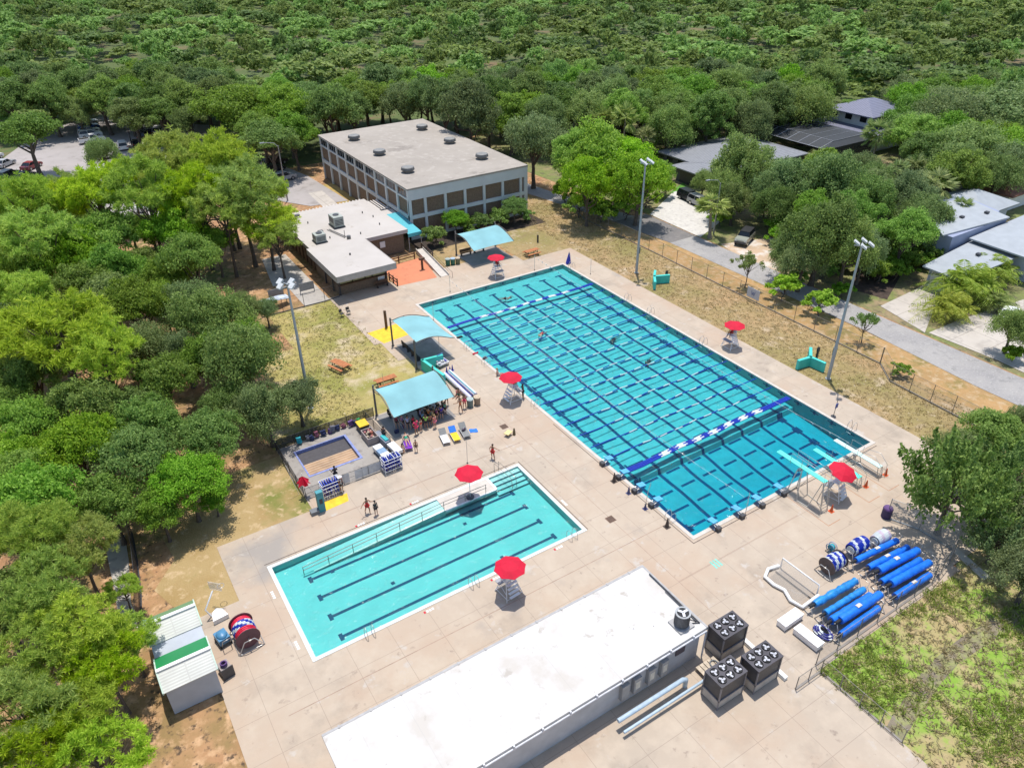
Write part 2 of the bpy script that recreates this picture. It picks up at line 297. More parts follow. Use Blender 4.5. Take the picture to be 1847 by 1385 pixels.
sheet('gym_parking', [[(3.38, 127.79), (6.82, 110.65), (7.83, 93.16), (1.35, 94.15), (-2.52, 100.23), (-2.29, 116.09)]], 0.0, lot_mat)
sheet('gym_path', [[(2.6, 84), (5.2, 84), (6.0, 101), (3.4, 101)]], 0.006, pale_drive)
sheet('gym_lawn', [rect(5.8, 9.4, 84, 104)], -0.02, layered('tan_grass', [((0.45, 0.30, 0.10), 0.2, 0.48, 0.1, 97), ((0.3, 0.24, 0.06), 0.8, 0.57, 0.06, 98)], base=(0.38, 0.24, 0.07)))
sheet('side_path', [rect(-12.4, -9.0, 57.7, 66), [(-14.0, 66), (-9.0, 66), (-9.0, 76), (-12.5, 76)]], -0.01, path_mat)
sheet('woodland_path', [[(-40.64, 25.08), (-39.09, 25.59), (-39.30, 22.40), (-39.89, 17.77), (-39.70, 14.62), (-40.92, 16.29), (-40.76, 19.94)]], -0.01, path_mat)
sheet('orange_court', [[(0.05, 56.6), (5.9, 56.1), (7.35, 63.6), (0.9, 63.4)]], 0.008, orange_floor)
sheet('hedge_bed', [rect(8.4, 30.5, 65.2, 70.3)], -0.02, mat('mulch', (0.05, 0.035, 0.025), 0.95, 0.4, 3))
sheet('gravel_patch', [[(62.82, 29.68), (64.51, 23.67), (51.00, 17.80), (49.68, 22.65)]], -0.015, mat('dark_mulch', (0.06, 0.04, 0.03), 0.95, 0.4, 1.5))
# painted pads, drains, slots and the shade slabs on the deck
sheet('yellow_shower_pad', [[(-7.9, 43.2), (-8.6, 46.6), (-4.2, 46.9), (-3.6, 43.6)]], 0.004, yellow_paint)
sheet('yellow_pad', [[(-23.82, 20.48), (-21.68, 20.47), (-21.95, 19.43), (-24.07, 19.29)]], 0.004, yellow_paint)
sheet('teal_floor_marks', [rect(-1.02+0.28*k, -0.86+0.28*k, -3.6, -2.8) for k in range(3)], 0.004, mat('teal_floor_paint', (0.2, 0.52, 0.42), 0.8))
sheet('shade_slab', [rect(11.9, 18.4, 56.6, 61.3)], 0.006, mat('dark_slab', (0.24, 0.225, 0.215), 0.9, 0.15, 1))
rust = mat('rust_streak', (0.45, 0.27, 0.19), 0.9, 0.12, 1.0)
sheet('drain_joint', [[(-33, 2.18), (0.2, 2.18), (0.2, 2.24), (-33, 2.24)], [(-4.4, -13), (-4.36, -13), (-4.36, 33), (-4.4, 33)], [(-4.4, -3.0), (9, -3.0), (9, -2.96), (-4.4, -2.96)], [(-25, 18.2), (-5, 18.2), (-5, 18.26), (-25, 18.26)]], 0.003, mat('brown_joint', (0.33, 0.23, 0.17), 0.9, 0.2, 2))  # thin brown joint lines across the deck
slot = mat('gutter_slot', (0.09, 0.065, 0.05), 0.9)
sheet('gutter_slot', [rect(-0.62, -0.55, -0.6, 19), rect(-0.62, 22.9, -0.67, -0.60), rect(-30.4, -7.0, 15.92, 15.99), rect(-6.75, -6.68, 5.3, 15.9)], 0.003, slot)
for x, y in ((-4.4, 5.2), (-4.9, 21.3), (-3.3, 0.6)):
    mb = MB(); mb.bb(-0.35, 0.35, -0.35, 0.35, 0, 0.02, 0)
    for k in range(5): mb.bb(-0.3, 0.3, -0.28+0.12*k, -0.22+0.12*k, 0.02, 0.03, 1)
    if x != -3.3: tag(mb.build('drain_grate', [mat('rusty_iron', (0.16, 0.09, 0.06), 0.8), slot], loc=(x, y, 0.0)), 'rusty square drain grate in the deck '+('beside the corner of the white roof' if y < 10 else 'beside the left long side of the large pool'), 'drain')
# coping round the pools
cop = mat('pale_coping', (0.52, 0.47, 0.41), 0.7, 0.08, 1.5)
def coping(name, b, w, m):
    mb = MB(); x0, x1, y0, y1 = b
    mb.bb(x0-w, x1+w, y0-w, y0, -0.1, 0.035); mb.bb(x0-w, x1+w, y1, y1+w, -0.1, 0.035); mb.bb(x0-w, x0, y0, y1, -0.1, 0.035); mb.bb(x1, x1+w, y0, y1, -0.1, 0.035)
    return kind(mb.build(name, m))
coping('main_pool_coping', POOL, 0.34, cop); coping('small_pool_coping', SMALL, 0.30, mat('white_coping', (0.60, 0.62, 0.59), 0.6, 0.06, 1))
# ------------------------------------------------------------------ main pool
plaster = mat('pool_plaster', (0.35, 0.575, 0.51), 0.7, 0.08, 1.4)  # mottled tone stands in for caustic light on the pool floor
tile_navy = mat('navy_tile', (0.008, 0.05, 0.14), 0.5, 0.2, 2)
tile_band = mat('waterline_tile', (0.16, 0.5, 0.55), 0.3, 0.1, 6)
def fz(y):
    if y > 8.85: return -1.0+0.4*(y-8.85)/41.15
    if y > 8.65: return -1.0-(8.85-y)/0.2*0.52
    return -1.52-(8.65-y)/8.65*0.48
def lx(k, y): return 1.62+2.72*k+(0.40-0.03*k)*y/48.0
mb = MB()
ys = [0, 8.65, 8.85, 50]
for a, b in zip(ys, ys[1:]):
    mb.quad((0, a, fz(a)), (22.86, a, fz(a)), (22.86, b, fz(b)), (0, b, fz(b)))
    mb.quad((0, b, fz(b)), (0, b, -0.1), (0, a, -0.1), (0, a, fz(a))); mb.quad((22.86, a, fz(a)), (22.86, a, -0.1), (22.86, b, -0.1), (22.86, b, fz(b)))
mb.quad((0, 0, fz(0)), (0, 0, -0.1), (22.86, 0, -0.1), (22.86, 0, fz(0))); mb.quad((22.86, 50, fz(50)), (22.86, 50, -0.1), (0, 50, -0.1), (0, 50, fz(50)))
def floor_strip(x0, x1, y0, y1):
    yy = [y0]+[v for v in ys[1:-1] if y0 < v < y1]+[y1]
    for a, b in zip(yy, yy[1:]): mb.quad((x0, a, fz(a)+0.006), (x1, a, fz(a)+0.006), (x1, b, fz(b)+0.006), (x0, b, fz(b)+0.006), 1)
RY = [11.75+2.15*k for k in range(7)]+[27.6+2.12*k for k in range(7)]
DY = [2.2, 4.3, 6.4, 8.45, 10.6]+[y+1.04*(-fz(y+.8)-.05)-.12 for y in RY]+[26.4, 45.4]
for k in range(8):
    yy_ = [2.05, 3.3, 4.6, 6, 7.3, 8.65, 8.85]+[8.85+(48.1-8.85)*q/30 for q in range(1, 31)]; wob = lambda q: .055*math.sin(q*1.1+k*1.7)+.045*math.sin(q*.43+k)
    for a, b in zip(yy_, yy_[1:]):
        xa, xb = lx(k, a)+wob(a), lx(k, b)+wob(b); mb.quad((xa-.17, a, fz(a)+.006), (xa+.17, a, fz(a)+.006), (xb+.17, b, fz(b)+.006), (xb-.17, b, fz(b)+.006), 1)
    floor_strip(lx(k, 2)-0.55, lx(k, 2)+0.55, 1.75, 2.05); floor_strip(lx(k, 48)-0.55, lx(k, 48)+0.55, 48.1, 48.4)
for y in DY:
    for i in range(7): floor_strip(lx(i, y)+0.55, lx(i+1, y)-0.5, y-0.13, y+0.13)
    for k, s_ in ((0, 1), (7, -1)):
        x = lx(k, y); floor_strip(x+0.17 if s_ > 0 else x-0.55, x+0.55 if s_ > 0 else x-0.17, y-0.14, y+0.14); floor_strip(x-0.4, x-0.17, y-0.45, y+0.45); floor_strip(x+0.17, x+0.4, y-0.45, y+0.45)
LX = [lx(k, 50) for k in range(8)]
for y in DY:
    mb.bb(22.84, 22.86, y-0.5, y+0.5, -0.36, -0.26, 1); mb.bb(22.835, 22.86, y-0.13, y+0.13, -0.52, -0.14, 1)
for x in LX: mb.bb(x-0.5, x+0.5, 49.98, 50, -0.32, -0.24, 1); mb.bb(x-0.13, x+0.13, 49.975, 50, -0.42, -0.14, 1)
for x0, x1, y0, y1 in ((0, 22.86, 49.985, 50), (22.845, 22.86, 0, 50)): mb.bb(x0, x1, y0, y1, -0.13, -0.09, 2)
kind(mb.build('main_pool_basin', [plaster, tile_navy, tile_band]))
w = MB(); w.bb(-0.03, 22.89, -0.03, 50.03, -2.3, -0.07); kind(w.build('main_pool_water', water_mat('pool_water', (0.90, 0.155, 0.068))))
# lane ropes: thin ones across the pool, two broad bulkhead ropes
rope_blue = mat('lane_rope_blue', (0.006, 0.03, 0.36), 0.4, 0.2, 5); rope_white = mat('lane_rope_white', (0.62, 0.66, 0.66), 0.4, 0.05, 5)
def lane_rope(y, broad, label, group):
    mb = MB(); ph = (0.37*y) % 0.6; x = 0.25; i = 0
    for j in range(broad):
        yy = (j-(broad-1)/2)*0.15; x = 0.25; wht = False
        while x < 22.5:
            L = 4.6 if x < 0.3 else (1.05 if wht else 1.0); L += random.uniform(-0.08, 0.08)+(0.35*(j % 2) if x < 0.3 else 0)
            if x > 17.6-0.3*(j % 2) and not wht: L = 22.55-x
            L = min(L, 22.6-x); r = 0.055 if broad == 1 else 0.078
            bow = lambda q: 0.06*math.sin(q*0.7+y)+0.04*math.sin(q*1.9+2*y)
            mb.tube([(x, yy+bow(x), 0), (x+L*0.5, yy+bow(x+L*0.5), 0), (x+L-0.03, yy+bow(x+L), 0)], r, 6, 1 if wht else 0); x += L; wht = not wht
    mb.tube([(0.0, 0, 0), (0.25, 0, 0)], 0.02, 4, 0); mb.tube([(22.55, 0, 0), (22.86, 0, 0)], 0.02, 4, 0)
    return tag(mb.build('lane_rope', [rope_blue, rope_white], loc=(0, y, -0.05)), label, 'lane rope', group)
ordn = ['first', 'second', 'third', 'fourth', 'fifth', 'sixth', 'seventh']
for k, y in enumerate(RY):
    half = 'near the dive end' if k < 7 else 'in the half near the brick pavilion'
    lane_rope(y, 1, 'blue and white lane rope across the large pool, %s %s' % (ordn[k % 7] if k < 7 else ordn[6-(k % 7)], ('from the dive-end rope' if k < 7 else 'from the far broad rope')), 'lane ropes across the large pool')
lane_rope(9.45, 4, 'broad quadruple blue and white rope closing off the dive end', 'broad ropes'); lane_rope(42.6, 3, 'broad triple blue and white rope near the far shallow end', 'broad ropes')
# ------------------------------------------------------------------ small pool
mb = MB(); x0, x1, y0, y1 = SMALL; d0 = -0.62
mb.quad((x0, y0, d0), (x1, y0, d0), (x1, y1, d0), (x0, y1, d0))
for a, b in (((x0, y0), (x1, y0)), ((x1, y0), (x1, y1)), ((x1, y1), (x0, y1)), ((x0, y1), (x0, y0))): mb.quad((a[0], a[1], d0), (a[0], a[1], -0.1), (b[0], b[1], -0.1), (b[0], b[1], d0))
for y in (13.1, 10.98, 8.8, 6.68):
    mb.bb(-27.7, -9.2, y-0.13, y+0.13, d0, d0+0.006, 1); mb.bb(-27.9, -27.6, y-0.33, y+0.33, d0, d0+0.009, 1); mb.bb(-9.3, -9.0, y-0.33, y+0.33, d0, d0+0.009, 1)
for x, y in ((-26, 13.0), (-14.6, 12), (-22.5, 9.3), (-14, 7)): mb.bb(x-.15, x+.15, y-.15, y+.15, d0, d0+.012, 1)
# corner steps and the entry ramp with its wall
for k in range(4): mb.bb(-10.38, x1, 15.36-0.5*(k+1), 15.36-0.5*k, d0, -0.16-0.11*k, 2 if k % 2 == 9 else 0); mb.bb(-10.38, x1, 15.30-0.5*(k+1), 15.36-0.5*(k+1), -0.16-0.11*k, -0.15-0.11*k, 1)
mb.prism([(-28.2, 13.9), (-15.5, 13.9), (-15.5, 15.3), (-28.2, 15.3)], d0, [d0+0.02, -0.05, -0.05, d0+0.02], 0)
mb.prism([(-27.2, 13.72), (-15.5, 13.72), (-15.5, 13.9), (-27.2, 13.9)], d0, [d0+0.05, 0.02, 0.02, d0+0.05], 3)
mb.bb(-15.5, -10.4, 13.9, 15.36, d0, -0.012, 0)
kind(mb.build('small_pool_basin', [mat('small_pool_plaster', (0.33, 0.62, 0.60), 0.7, 0.06, 0.6), mat('lane_tile', (0.006, 0.05, 0.13), 0.5), mat('step_edge', (0.05, 0.3, 0.5), 0.5), mat('ramp_wall', (0.66, 0.74, 0.68), 0.7)]))
w = MB(); w.bb(x0-.03, x1+.03, y0-.03, y1+.03, -0.9, -0.085); kind(w.build('small_pool_water', water_mat('small_pool_water_body', (1.05, 0.20, 0.19))))
mb = MB(); mb.bb(-15.5, -10.4, 13.75, 15.45, -0.012, 0.02); mb.bb(-15.5, -10.4, 13.62, 13.75, -0.3, 0.03, 1); mb.bb(-10.5, -10.3, 13.75, 15.4, -0.1, 0.03, 1)
kind(mb.build('pool_peninsula', [cop, mat('white_edge', (0.75, 0.75, 0.72), 0.6)]))
mb = MB()
for z0, z1 in ((0.85, 0.95), (0.5, 0.6)): mb.tube([(-28.0, 13.8, z0-0.55), (-15.5, 13.8, z1), (-11.4, 13.75, z1)] , 0.03, 5)
for k in range(9): xx = -28.0+k*2.07; mb.tube([(xx, 13.8, -0.55+0.48*min(1, k/6)), (xx, 13.8, 0.32+0.63*min(1, k/6))], 0.03, 5)
tag(mb.build('ramp_railing', mat('dull_rail', (0.25, 0.22, 0.19), 0.5)), 'long metal handrail beside the sloping entry ramp of the small pool', 'railing')
mb = MB()
for s_ in (0, 0.45): mb.tube([(-9.3+s_, 15.9, 0), (-9.3+s_, 15.9, 0.95), (-8.9+s_, 13.6, 0.55), (-8.85+s_, 13.5, -0.5)], 0.025, 5)
tag(mb.build('step_handrail', mat('dull_rail')), 'bent handrail over the corner steps of the small pool', 'railing')
# wading pool, drained and boarded over
mb = MB(); x0, x1, y0, y1 = WADE; d0 = -0.30; ym = 26.7
mb.quad((x0, y0, d0), (x1, y0, d0), (x1, ym, d0), (x0, ym, d0), 0); mb.quad((x0, ym, d0), (x1, ym, d0), (x1, y1, d0), (x0, y1, d0), 1)  # front half of the floor boards, back half plain dark grey
for a, b in (((x0, y0), (x1, y0)), ((x1, y0), (x1, y1)), ((x1, y1), (x0, y1)), ((x0, y1), (x0, y0))): mb.quad((a[0], a[1], d0), (a[0], a[1], 0.01), (b[0], b[1], 0.01), (b[0], b[1], d0), 2)
planks = mat('brown_pool_boards', (0.36, 0.22, 0.12), 0.7, 0.3, 0.8); brick_over(planks, 6, 0.35, 0.05, (0.6, 0.5, 0.38), 0.5)
o = kind(mb.build('wading_pool_basin', [planks, mat('dark_grey_floor', (0.07, 0.065, 0.07), 0.8), mat('violet_blue_tile', (0.20, 0.24, 0.46), 0.5, 0.2, 3)]))
cm = mat('violet_blue_tile'); mb = MB(); mb.bb(x0-.15, x1+.22, y0-.22, y0, 0, 0.04); mb.bb(x0-.15, x1+.22, y1, y1+.12, 0, 0.04); mb.bb(x0-.15, x0, y0, y1, 0, 0.04); mb.bb(x1, x1+.22, y0, y1, 0, 0.04); kind(mb.build('wading_pool_rim', cm))
sheet('wading_pool_floor', minus(-24.95, -15.9, 21.7, 29.9, [(x0-.15, x1+.22, y0-.22, y1+.12)]), 0.007, layered('grey_slab', [((0.34, 0.31, 0.275), 0.3, 0.5, 0.12, 101), ((0.22, 0.195, 0.175), 1.1, 0.58, 0.06, 102)], base=(0.29, 0.262, 0.23)))
mb = MB()
for x, y, h in ((-22.3, 16.1, 1), (-17.3, 16.1, 1), (-21.6, 4.9, 1), (-15.9, 4.9, 1), (-10.0, 4.9, 1), (-30.75, 12.6, 0), (-30.75, 7.2, 0), (-6.45, 9.0, 0)):
    for k in range(4):
        d = (k-1.5)*.22; p = (x+d, y) if h else (x, y+d); mb.box((*p, .006), (.14, .2, .004) if h else (.2, .14, .004), 1 if k == 0 and h else 0)
kind(mb.build('depth_marks', [white, red_cloth]))
sheet('wood_floor', [[(-300, 118), (700, 118), (900, 1000), (-500, 1000)], [(120, -60), (900, -60), (700, 118), (120, 118)]], -0.045, layered('understory', [((0.10, 0.14, 0.035), 0.05, 0.5, 0.1, 105), ((0.17, 0.12, 0.06), 0.12, 0.58, 0.06, 106)], base=(0.07, 0.095, 0.025)))
sheet('garden_ground', [[(46.5, -30), (118, -30), (118, 117), (40, 117), (44.2, 75), (46.5, 60)]], -0.042, layered('garden_cover', [((0.16, 0.19, 0.05), 0.14, 0.46, 0.08, 111), ((0.30, 0.22, 0.12), 0.3, 0.58, 0.06, 112), ((0.10, 0.09, 0.05), 0.9, 0.58, 0.07, 113), ((0.24, 0.25, 0.08), 2.2, 0.60, 0.06, 114)], base=(0.21, 0.165, 0.085), bump=0.5))
# ------------------------------------------------------------------ buildings
brick = mat('brown_brick', (0.17, 0.115, 0.075), 0.85, 0.22, 5); brick_over(brick, 0.42, 0.14, 0.012, (0.3, 0.25, 0.2), 0.35, 0.5, 'wall')
wall_pale = mat('pale_stucco', (0.58, 0.60, 0.585), 0.8, 0.05, 0.6); roof_grey = layered('pale_roof', [((0.363, 0.320, 0.272), 0.12, 0.5, 0.12, 111), ((0.246, 0.215, 0.181), 0.3, 0.62, 0.06, 112), ((0.406, 0.361, 0.310), 0.9, 0.6, 0.07, 113)], base=(0.319, 0.281, 0.237))
roof_low = layered('cream_roof', [((0.496, 0.456, 0.416), 0.2, 0.5, 0.12, 121), ((0.336, 0.288, 0.240), 0.5, 0.66, 0.05, 122)], base=(0.448, 0.408, 0.368))
fascia_m = mat('stained_fascia', (0.42, 0.395, 0.365), 0.8, 0.1, 1.5)
g = thing('gym_building', 'large two-storey brick hall with pale frame and six round vents on its flat roof', 'building', (9.0, 70.4, 0))
W_, D_, H_ = 21.2, 37.2, 8.0
MB().bb(0.25, W_-0.25, 0.25, D_-0.25, 0, H_-0.3).build('wall', brick, g)
mb = MB(); bay = D_/9
for k in range(10): mb.bb(0, 0.5, max(0, k*bay-0.25), min(D_, k*bay+0.25), 0, H_-0.25)
mb.bb(0.02, 0.5, 0, D_, 3.15, 3.75); mb.bb(0.03, 0.5, 0, D_, 6.1, 6.35); mb.bb(0.04, 0.5, 0, D_, 7.55, H_-0.25)
fx = [0.0, 2.6, 6.05, 9.5, 12.95, 16.4, 19.85, W_-0.3]
for x in fx: mb.bb(x, x+0.42 if x else 0.5, -0.01, 0.5, 0, H_-0.25)
mb.bb(0, W_, -0.02, 0.5, 3.2, 3.75); mb.bb(-0.02, W_+0.02, -0.05, 0.5, 6.15, H_-0.25); mb.bb(0, W_, -0.03, 0.5, 0, 0.35)
for k in range(10): mb.bb(W_-0.5, W_, max(0, k*bay-0.25), min(D_, k*bay+0.25), 0, H_-0.25)
mb.build('frame', wall_pale, g)
r = MB().bb(-0.12, W_+0.12, -0.12, D_+0.12, H_-0.25, H_).build('roof', roof_grey, g)
for k in range(9):
    y0 = k*bay+0.35; y1 = (k+1)*bay-0.35
    wd = MB().bb(0.16, 0.24, y0, y1, 6.4, 7.5).build('window', glass_dark, g)
    m2 = MB()
    for q in range(4): yy = y0+(y1-y0)*q/3; m2.bb(0.12, 0.16, yy-0.035, yy+0.035, 6.36, 7.54)
    m2.bb(0.11, 0.165, y0-.04, y1+.04, 7.48, 7.56).bb(0.11, 0.165, y0-.04, y1+.04, 6.34, 6.42).build('window_frame', mat('dull_white_frame', (0.42, 0.42, 0.40), 0.6), wd)
for x, y in ((4.1, 30.2), (4.0, 18.9), (3.7, 7.4), (17.4, 29.7), (17.2, 18.5), (17.0, 7.1)):
    v = MB().cyl((x, y, H_), 0.8, 0.42, 18).tube([(x, y, H_+0.42), (x, y, H_+0.52)], [1.08, 1.08], 18).tube([(x, y, H_+0.52), (x, y, H_+0.82)], [1.08, 1.0], 18).build('vent', mat('vent_metal', (0.13, 0.125, 0.12), 0.5, 0.2, 3, 0.2), r)
    MB().tube([(x, y, H_+0.825), (x, y, H_+0.9)], [0.92, 0.8], 18).build('cap', mat('vent_cap', (0.22, 0.215, 0.2), 0.6), v)
lb = thing('pool_house', 'low brick pool house with cream flat roof, brown side wall and a jutting pavilion', 'building', (0, 0, 0))
MB().bb(-7.2, 6.2, 67.0, 82.0, 0, 3.0).bb(-7.4, -0.6, 58.3, 67.0, 0, 1.35).bb(-7.3, -0.7, 60.2, 67.0, 1.35, 2.9).build('wall', brick, lb)
MB().bb(-7.75, 6.75, 66.5, 82.6, 2.95, 3.5).build('roof', [roof_low], lb)
pr_ = MB().bb(-8.25, 0.0, 56.05, 67.3, 2.86, 3.62).build('pavilion_roof', [roof_low], lb)
MB().bb(-8.28, 0.03, 56.02, 56.05, 2.82, 3.66).bb(-8.30, -8.25, 56.02, 67.3, 2.82, 3.66).bb(0.0, 0.05, 56.02, 66.4, 2.82, 3.66).build('fascia', fascia_m, pr_)
MB().cyl((-4.0, 62, 3.62), 0.12, 0.25, 10).build('roof_drain', dark_metal, pr_)
olive = mat('olive_shutter', (0.36, 0.34, 0.17), 0.6, 0.1, 2)
for x0, x1 in ((-7.2, -5.5), (-5.35, -3.7), (-3.55, -2.7), (-2.55, -0.7)): MB().bb(x0, x1, 58.35, 58.42, 1.5, 2.75).build('shutter', olive, lb)
MB().bb(-7.5, -0.5, 58.0, 58.4, 1.36, 1.46).build('counter', brown_wood, lb)
mb = MB()
for x, y in ((-7.35, 58.2), (-7.6, 60), (-0.65, 58.2), (-7.5, 63)): mb.bb(x-0.09, x+0.09, y-0.09, y+0.09, 0.0, 2.86)
mb.build('post', dark_metal, lb)
mb = MB()
for k in range(9): mb.bb(-7.45, -7.28, 67.5+k*1.62, 67.5+k*1.62+0.9, 0.2, 2.9)
mb.build('wood_cladding', brown_wood, lb)
mb = MB(); mb.bb(0.6, 1.3, 66.93, 67.0, 0.9, 2.2); mb.bb(2.4, 3.2, 66.93, 67.0, 1.4, 2.3); mb.build('notice_board', white, lb)
MB().bb(1.1, 2.0, 66.2, 66.85, 0, 1.0).build('cooler_cabinet', white, lb)
MB().bb(-1.9, -0.9, 58.24, 58.29, 0.75, 1.3).build('price_board', white, lb)
mb = MB()
for k in range(26): mb.bb(-7.6+k*0.56, -7.42+k*0.56, 82.6, 84.2, 2.9, 3.05)
mb.bb(-7.7, 7.0, 82.6, 82.75, 2.75, 2.9); mb.bb(-7.7, 7.0, 84.0, 84.15, 2.75, 2.9)
for x in (-7.5, -2.5, 2.5, 6.8): mb.bb(x-.08, x+.08, 83.9, 84.06, 0, 2.75)
for k in range(5): mb.bb(6.75+k*0.45, 6.95+k*0.45, 77.8, 82.5, 2.9, 3.05)
mb.bb(6.7, 9.0, 77.7, 77.8, 2.75, 3.04)
mb.build('pergola', mat('cream_slat', (0.6, 0.55, 0.5), 0.7), lb)
MB().bb(6.75, 9.0, 74.4, 77.2, 2.8, 3.0).build('covered_way', roof_low, lb)
aw = MB(); A = [(6.8, 74.3, 3.35), (8.95, 74.3, 3.35), (8.95, 66.6, 2.7), (6.8, 66.6, 2.7)]; aw.slabs([A], 0.06); aw.bb(6.78, 8.97, 66.54, 66.6, 2.2, 2.72)
aw.build('awning', mat('bright_teal_cloth', (0.08, 0.40, 0.45), 0.7, 0.06, 1), lb)
MB().tube([(8.9, 66.7, 0), (8.9, 66.7, 2.7)], 0.05, 6).tube([(6.9, 66.7, 0), (6.9, 66.7, 2.7)], 0.05, 6).build('awning_post', mat('cream_slat'), lb)
for a in ((-5.2, 80.6), (3.9, 76.5), (4.6, 74.0), (4.1, 70.5), (-0.8, 77.8), (-4.6, 77), (-4.0, 69.5), (0.3, 68.6), (-6.9, 76)): MB().cyl((a[0], a[1], 3.5), 0.09, 0.3, 8).build('roof_pipe', mat('vent_metal'), lb)
MB().bb(-5.3, -4.5, 80.8, 81.4, 3.5, 3.7).build('roof_hatch', mat('vent_metal'), lb); MB().bb(-4.6, -3.9, 72.4, 72.9, 3.5, 3.72).build('roof_hatch', mat('vent_metal'), lb); MB().cyl((-1.9, 67.6, 3.5), 0.3, 0.55, 10).build('roof_fan', mat('vent_metal'), lb)
for q in ([(-3.2, 72.8, 3.6), (-2.2, 68.4, 3.6)], [(-2.9, 72.8, 3.6), (-1.9, 68.6, 3.6)], [(-2.1, 68.6, 3.5), (-2.1, 68.6, 4.6)]): MB().tube(q, 0.045, 5).build('roof_pipe', mat('vent_metal'), lb)
def roof_unit(loc, d, label):
    t = thing('rooftop_unit', label, 'air conditioner', loc)
    MB().bb(-d[0]/2-0.12, d[0]/2+0.12, -d[1]/2-0.12, d[1]/2+0.12, 0, 0.18).build('base', dark_metal, t)
    ac = mat('weathered_green_grey', (0.34, 0.36, 0.32), 0.6, 0.15, 1.5)
    MB().bb(-d[0]/2, d[0]/2, -d[1]/2, d[1]/2, 0.18, d[2]).build('cabinet', ac, t)
    f = MB().bb(-d[0]/2-0.02, -d[0]/2, -d[1]*0.35, d[1]*0.35, d[2]*0.45, d[2]*0.85)
    for k in range(4): f.bb(-d[0]*0.4, d[0]*0.4, -d[1]/2-0.02, -d[1]/2, d[2]*(0.3+0.13*k), d[2]*(0.36+0.13*k))
    f.build('louvre', dark_metal, t)
    MB().cyl((0.05, 0.1, d[2]), min(d[:2])*0.3, 0.08, 16).build('fan', dark_metal, t)
roof_unit((-1.35, 73.6, 3.5), (1.5, 2.2, 1.65), 'tall green-grey rooftop air conditioner in the middle of the pool house roof')
roof_unit((-5.65, 69.1, 3.5), (1.5, 1.5, 1.25), 'smaller green-grey rooftop air conditioner near the edge where the pavilion roof begins')
# plant room with the white roof
wr = thing('plant_room', 'white flat-roofed plant room beside the small pool', 'building', (0, 0, 0))
white_roof = layered('white_roof_coating', [((0.56, 0.535, 0.50), 0.25, 0.5, 0.15, 131), ((0.50, 0.46, 0.41), 0.35, 0.58, 0.07, 132, 9), ((0.42, 0.38, 0.33), 1.1, 0.64, 0.04, 133), ((0.24, 0.23, 0.22), 2.0, 0.70, 0.03, 134)], base=(0.58, 0.56, 0.535))
brick_over(white_roof, 3.0, 40, 0.03, (0.42, 0.40, 0.37), 0.35)
MB().bb(-31.5, -8.05, -8.6, -2.55, 0, 2.75).build('wall', mat('grey_block_wall', (0.45, 0.45, 0.46), 0.8, 0.1, 1), wr)
MB().bb(-32, -7.75, -8.8, -2.35, 2.75, 2.95).build('roof', white_roof, wr)
mb = MB(); mb.bb(-32, -7.62, -2.35, -2.2, 2.7, 2.97); mb.bb(-7.75, -7.62, -8.8, -2.35, 2.7, 2.97)
for k in range(12): mb.bb(-31+k*2.0, -30.9+k*2.0, -2.38, -2.17, 2.97, 3.0)
mb.build('gutter', mat('grey_gutter', (0.36, 0.35, 0.34), 0.6), wr)
mb = MB(); mb.tube([(-31.5, -8.86, 2.7), (-7.8, -8.86, 2.7)], 0.07, 6)
for k in range(12): mb.bb(-31+k*2, -30.9+k*2, -8.92, -8.8, 2.6, 2.98)
mb.tube([(-7.8, -8.86, 2.7), (-7.8, -8.86, 0.1)], 0.06, 6); mb.build('edge_pipe', mat('pale_pipe', (0.6, 0.6, 0.62), 0.5), wr)
for k, x in enumerate((-11.3, -12.4, -13.6, -14.6)):
    b = MB().bb(x-0.3, x+0.3, -8.9, -8.6, 0.7, 2.1).build('electrical_box', mat('grey_cabinet', (0.33, 0.32, 0.31), 0.5, 0.1, 2), wr)
    if k < 3: MB().bb(x-0.18, x+0.18, -8.915, -8.9, 1.1, 1.8).build('panel', mat('cream_panel', (0.62, 0.57, 0.48), 0.5), b)
MB().bb(-10.2, -9.4, -8.68, -8.6, 1.6, 2.2).build('wall_sign', mat('dark_sign', (0.06, 0.05, 0.07), 0.6), wr)
t = thing('condenser_unit', 'round-cornered grey condenser with a fan on top at the corner of the white roof', 'air conditioner', (-9.0, -7.7, 2.95))
MB().bb(-0.62, 0.62, -0.62, 0.62, 0, 0.12).build('pad', mat('grey_gutter'), t)
mb = MB(); oct_ = [(0.5*math.cos(a)*(1.0 if i % 2 else 1.0), 0.5*math.sin(a)) for i, a in enumerate([PI*(k+0.5)/6 for k in range(12)])]
mb.prism(oct_, 0.14, 1.15); mb.build('body', mat('slate_case', (0.17, 0.18, 0.19), 0.5, 0.1, 2), t)
mb = MB()
for k in range(36): a = 2*PI*k/36; mb.box((0.505*math.cos(a), 0.505*math.sin(a), 0.65), (0.02, 0.03, 0.9), rz=a)
mb.build('coil_grille', dark_metal, t)
MB().cyl((0, 0, 1.15), 0.52, 0.05, 20).build('top_ring', grey_metal, t)
mb = MB().cyl((0, 0, 1.2), 0.4, 0.012, 20).build('fan_well', black_rubber, t)
mb = MB()
for k in range(3): a = 2*PI*k/3; mb.box((0.2*math.cos(a), 0.2*math.sin(a), 1.235), (0.34, 0.18, 0.012), rz=a)
mb.build('fan_blades', mat('pale_pipe'), t)
mb = MB(); mb.tube([(-8.4, -8.0, 3.0), (-7.9, -8.3, 3.02), (-7.85, -3.2, 3.05)], 0.05, 5); mb.tube([(-8.3, -7.6, 3.0), (-8.0, -8.1, 3.02), (-7.98, -5.0, 3.05)], 0.035, 5)
tag(mb.build('conduit_pipe', dark_metal), 'dark conduit pipes running along the edge of the white roof to the condenser', 'pipe')
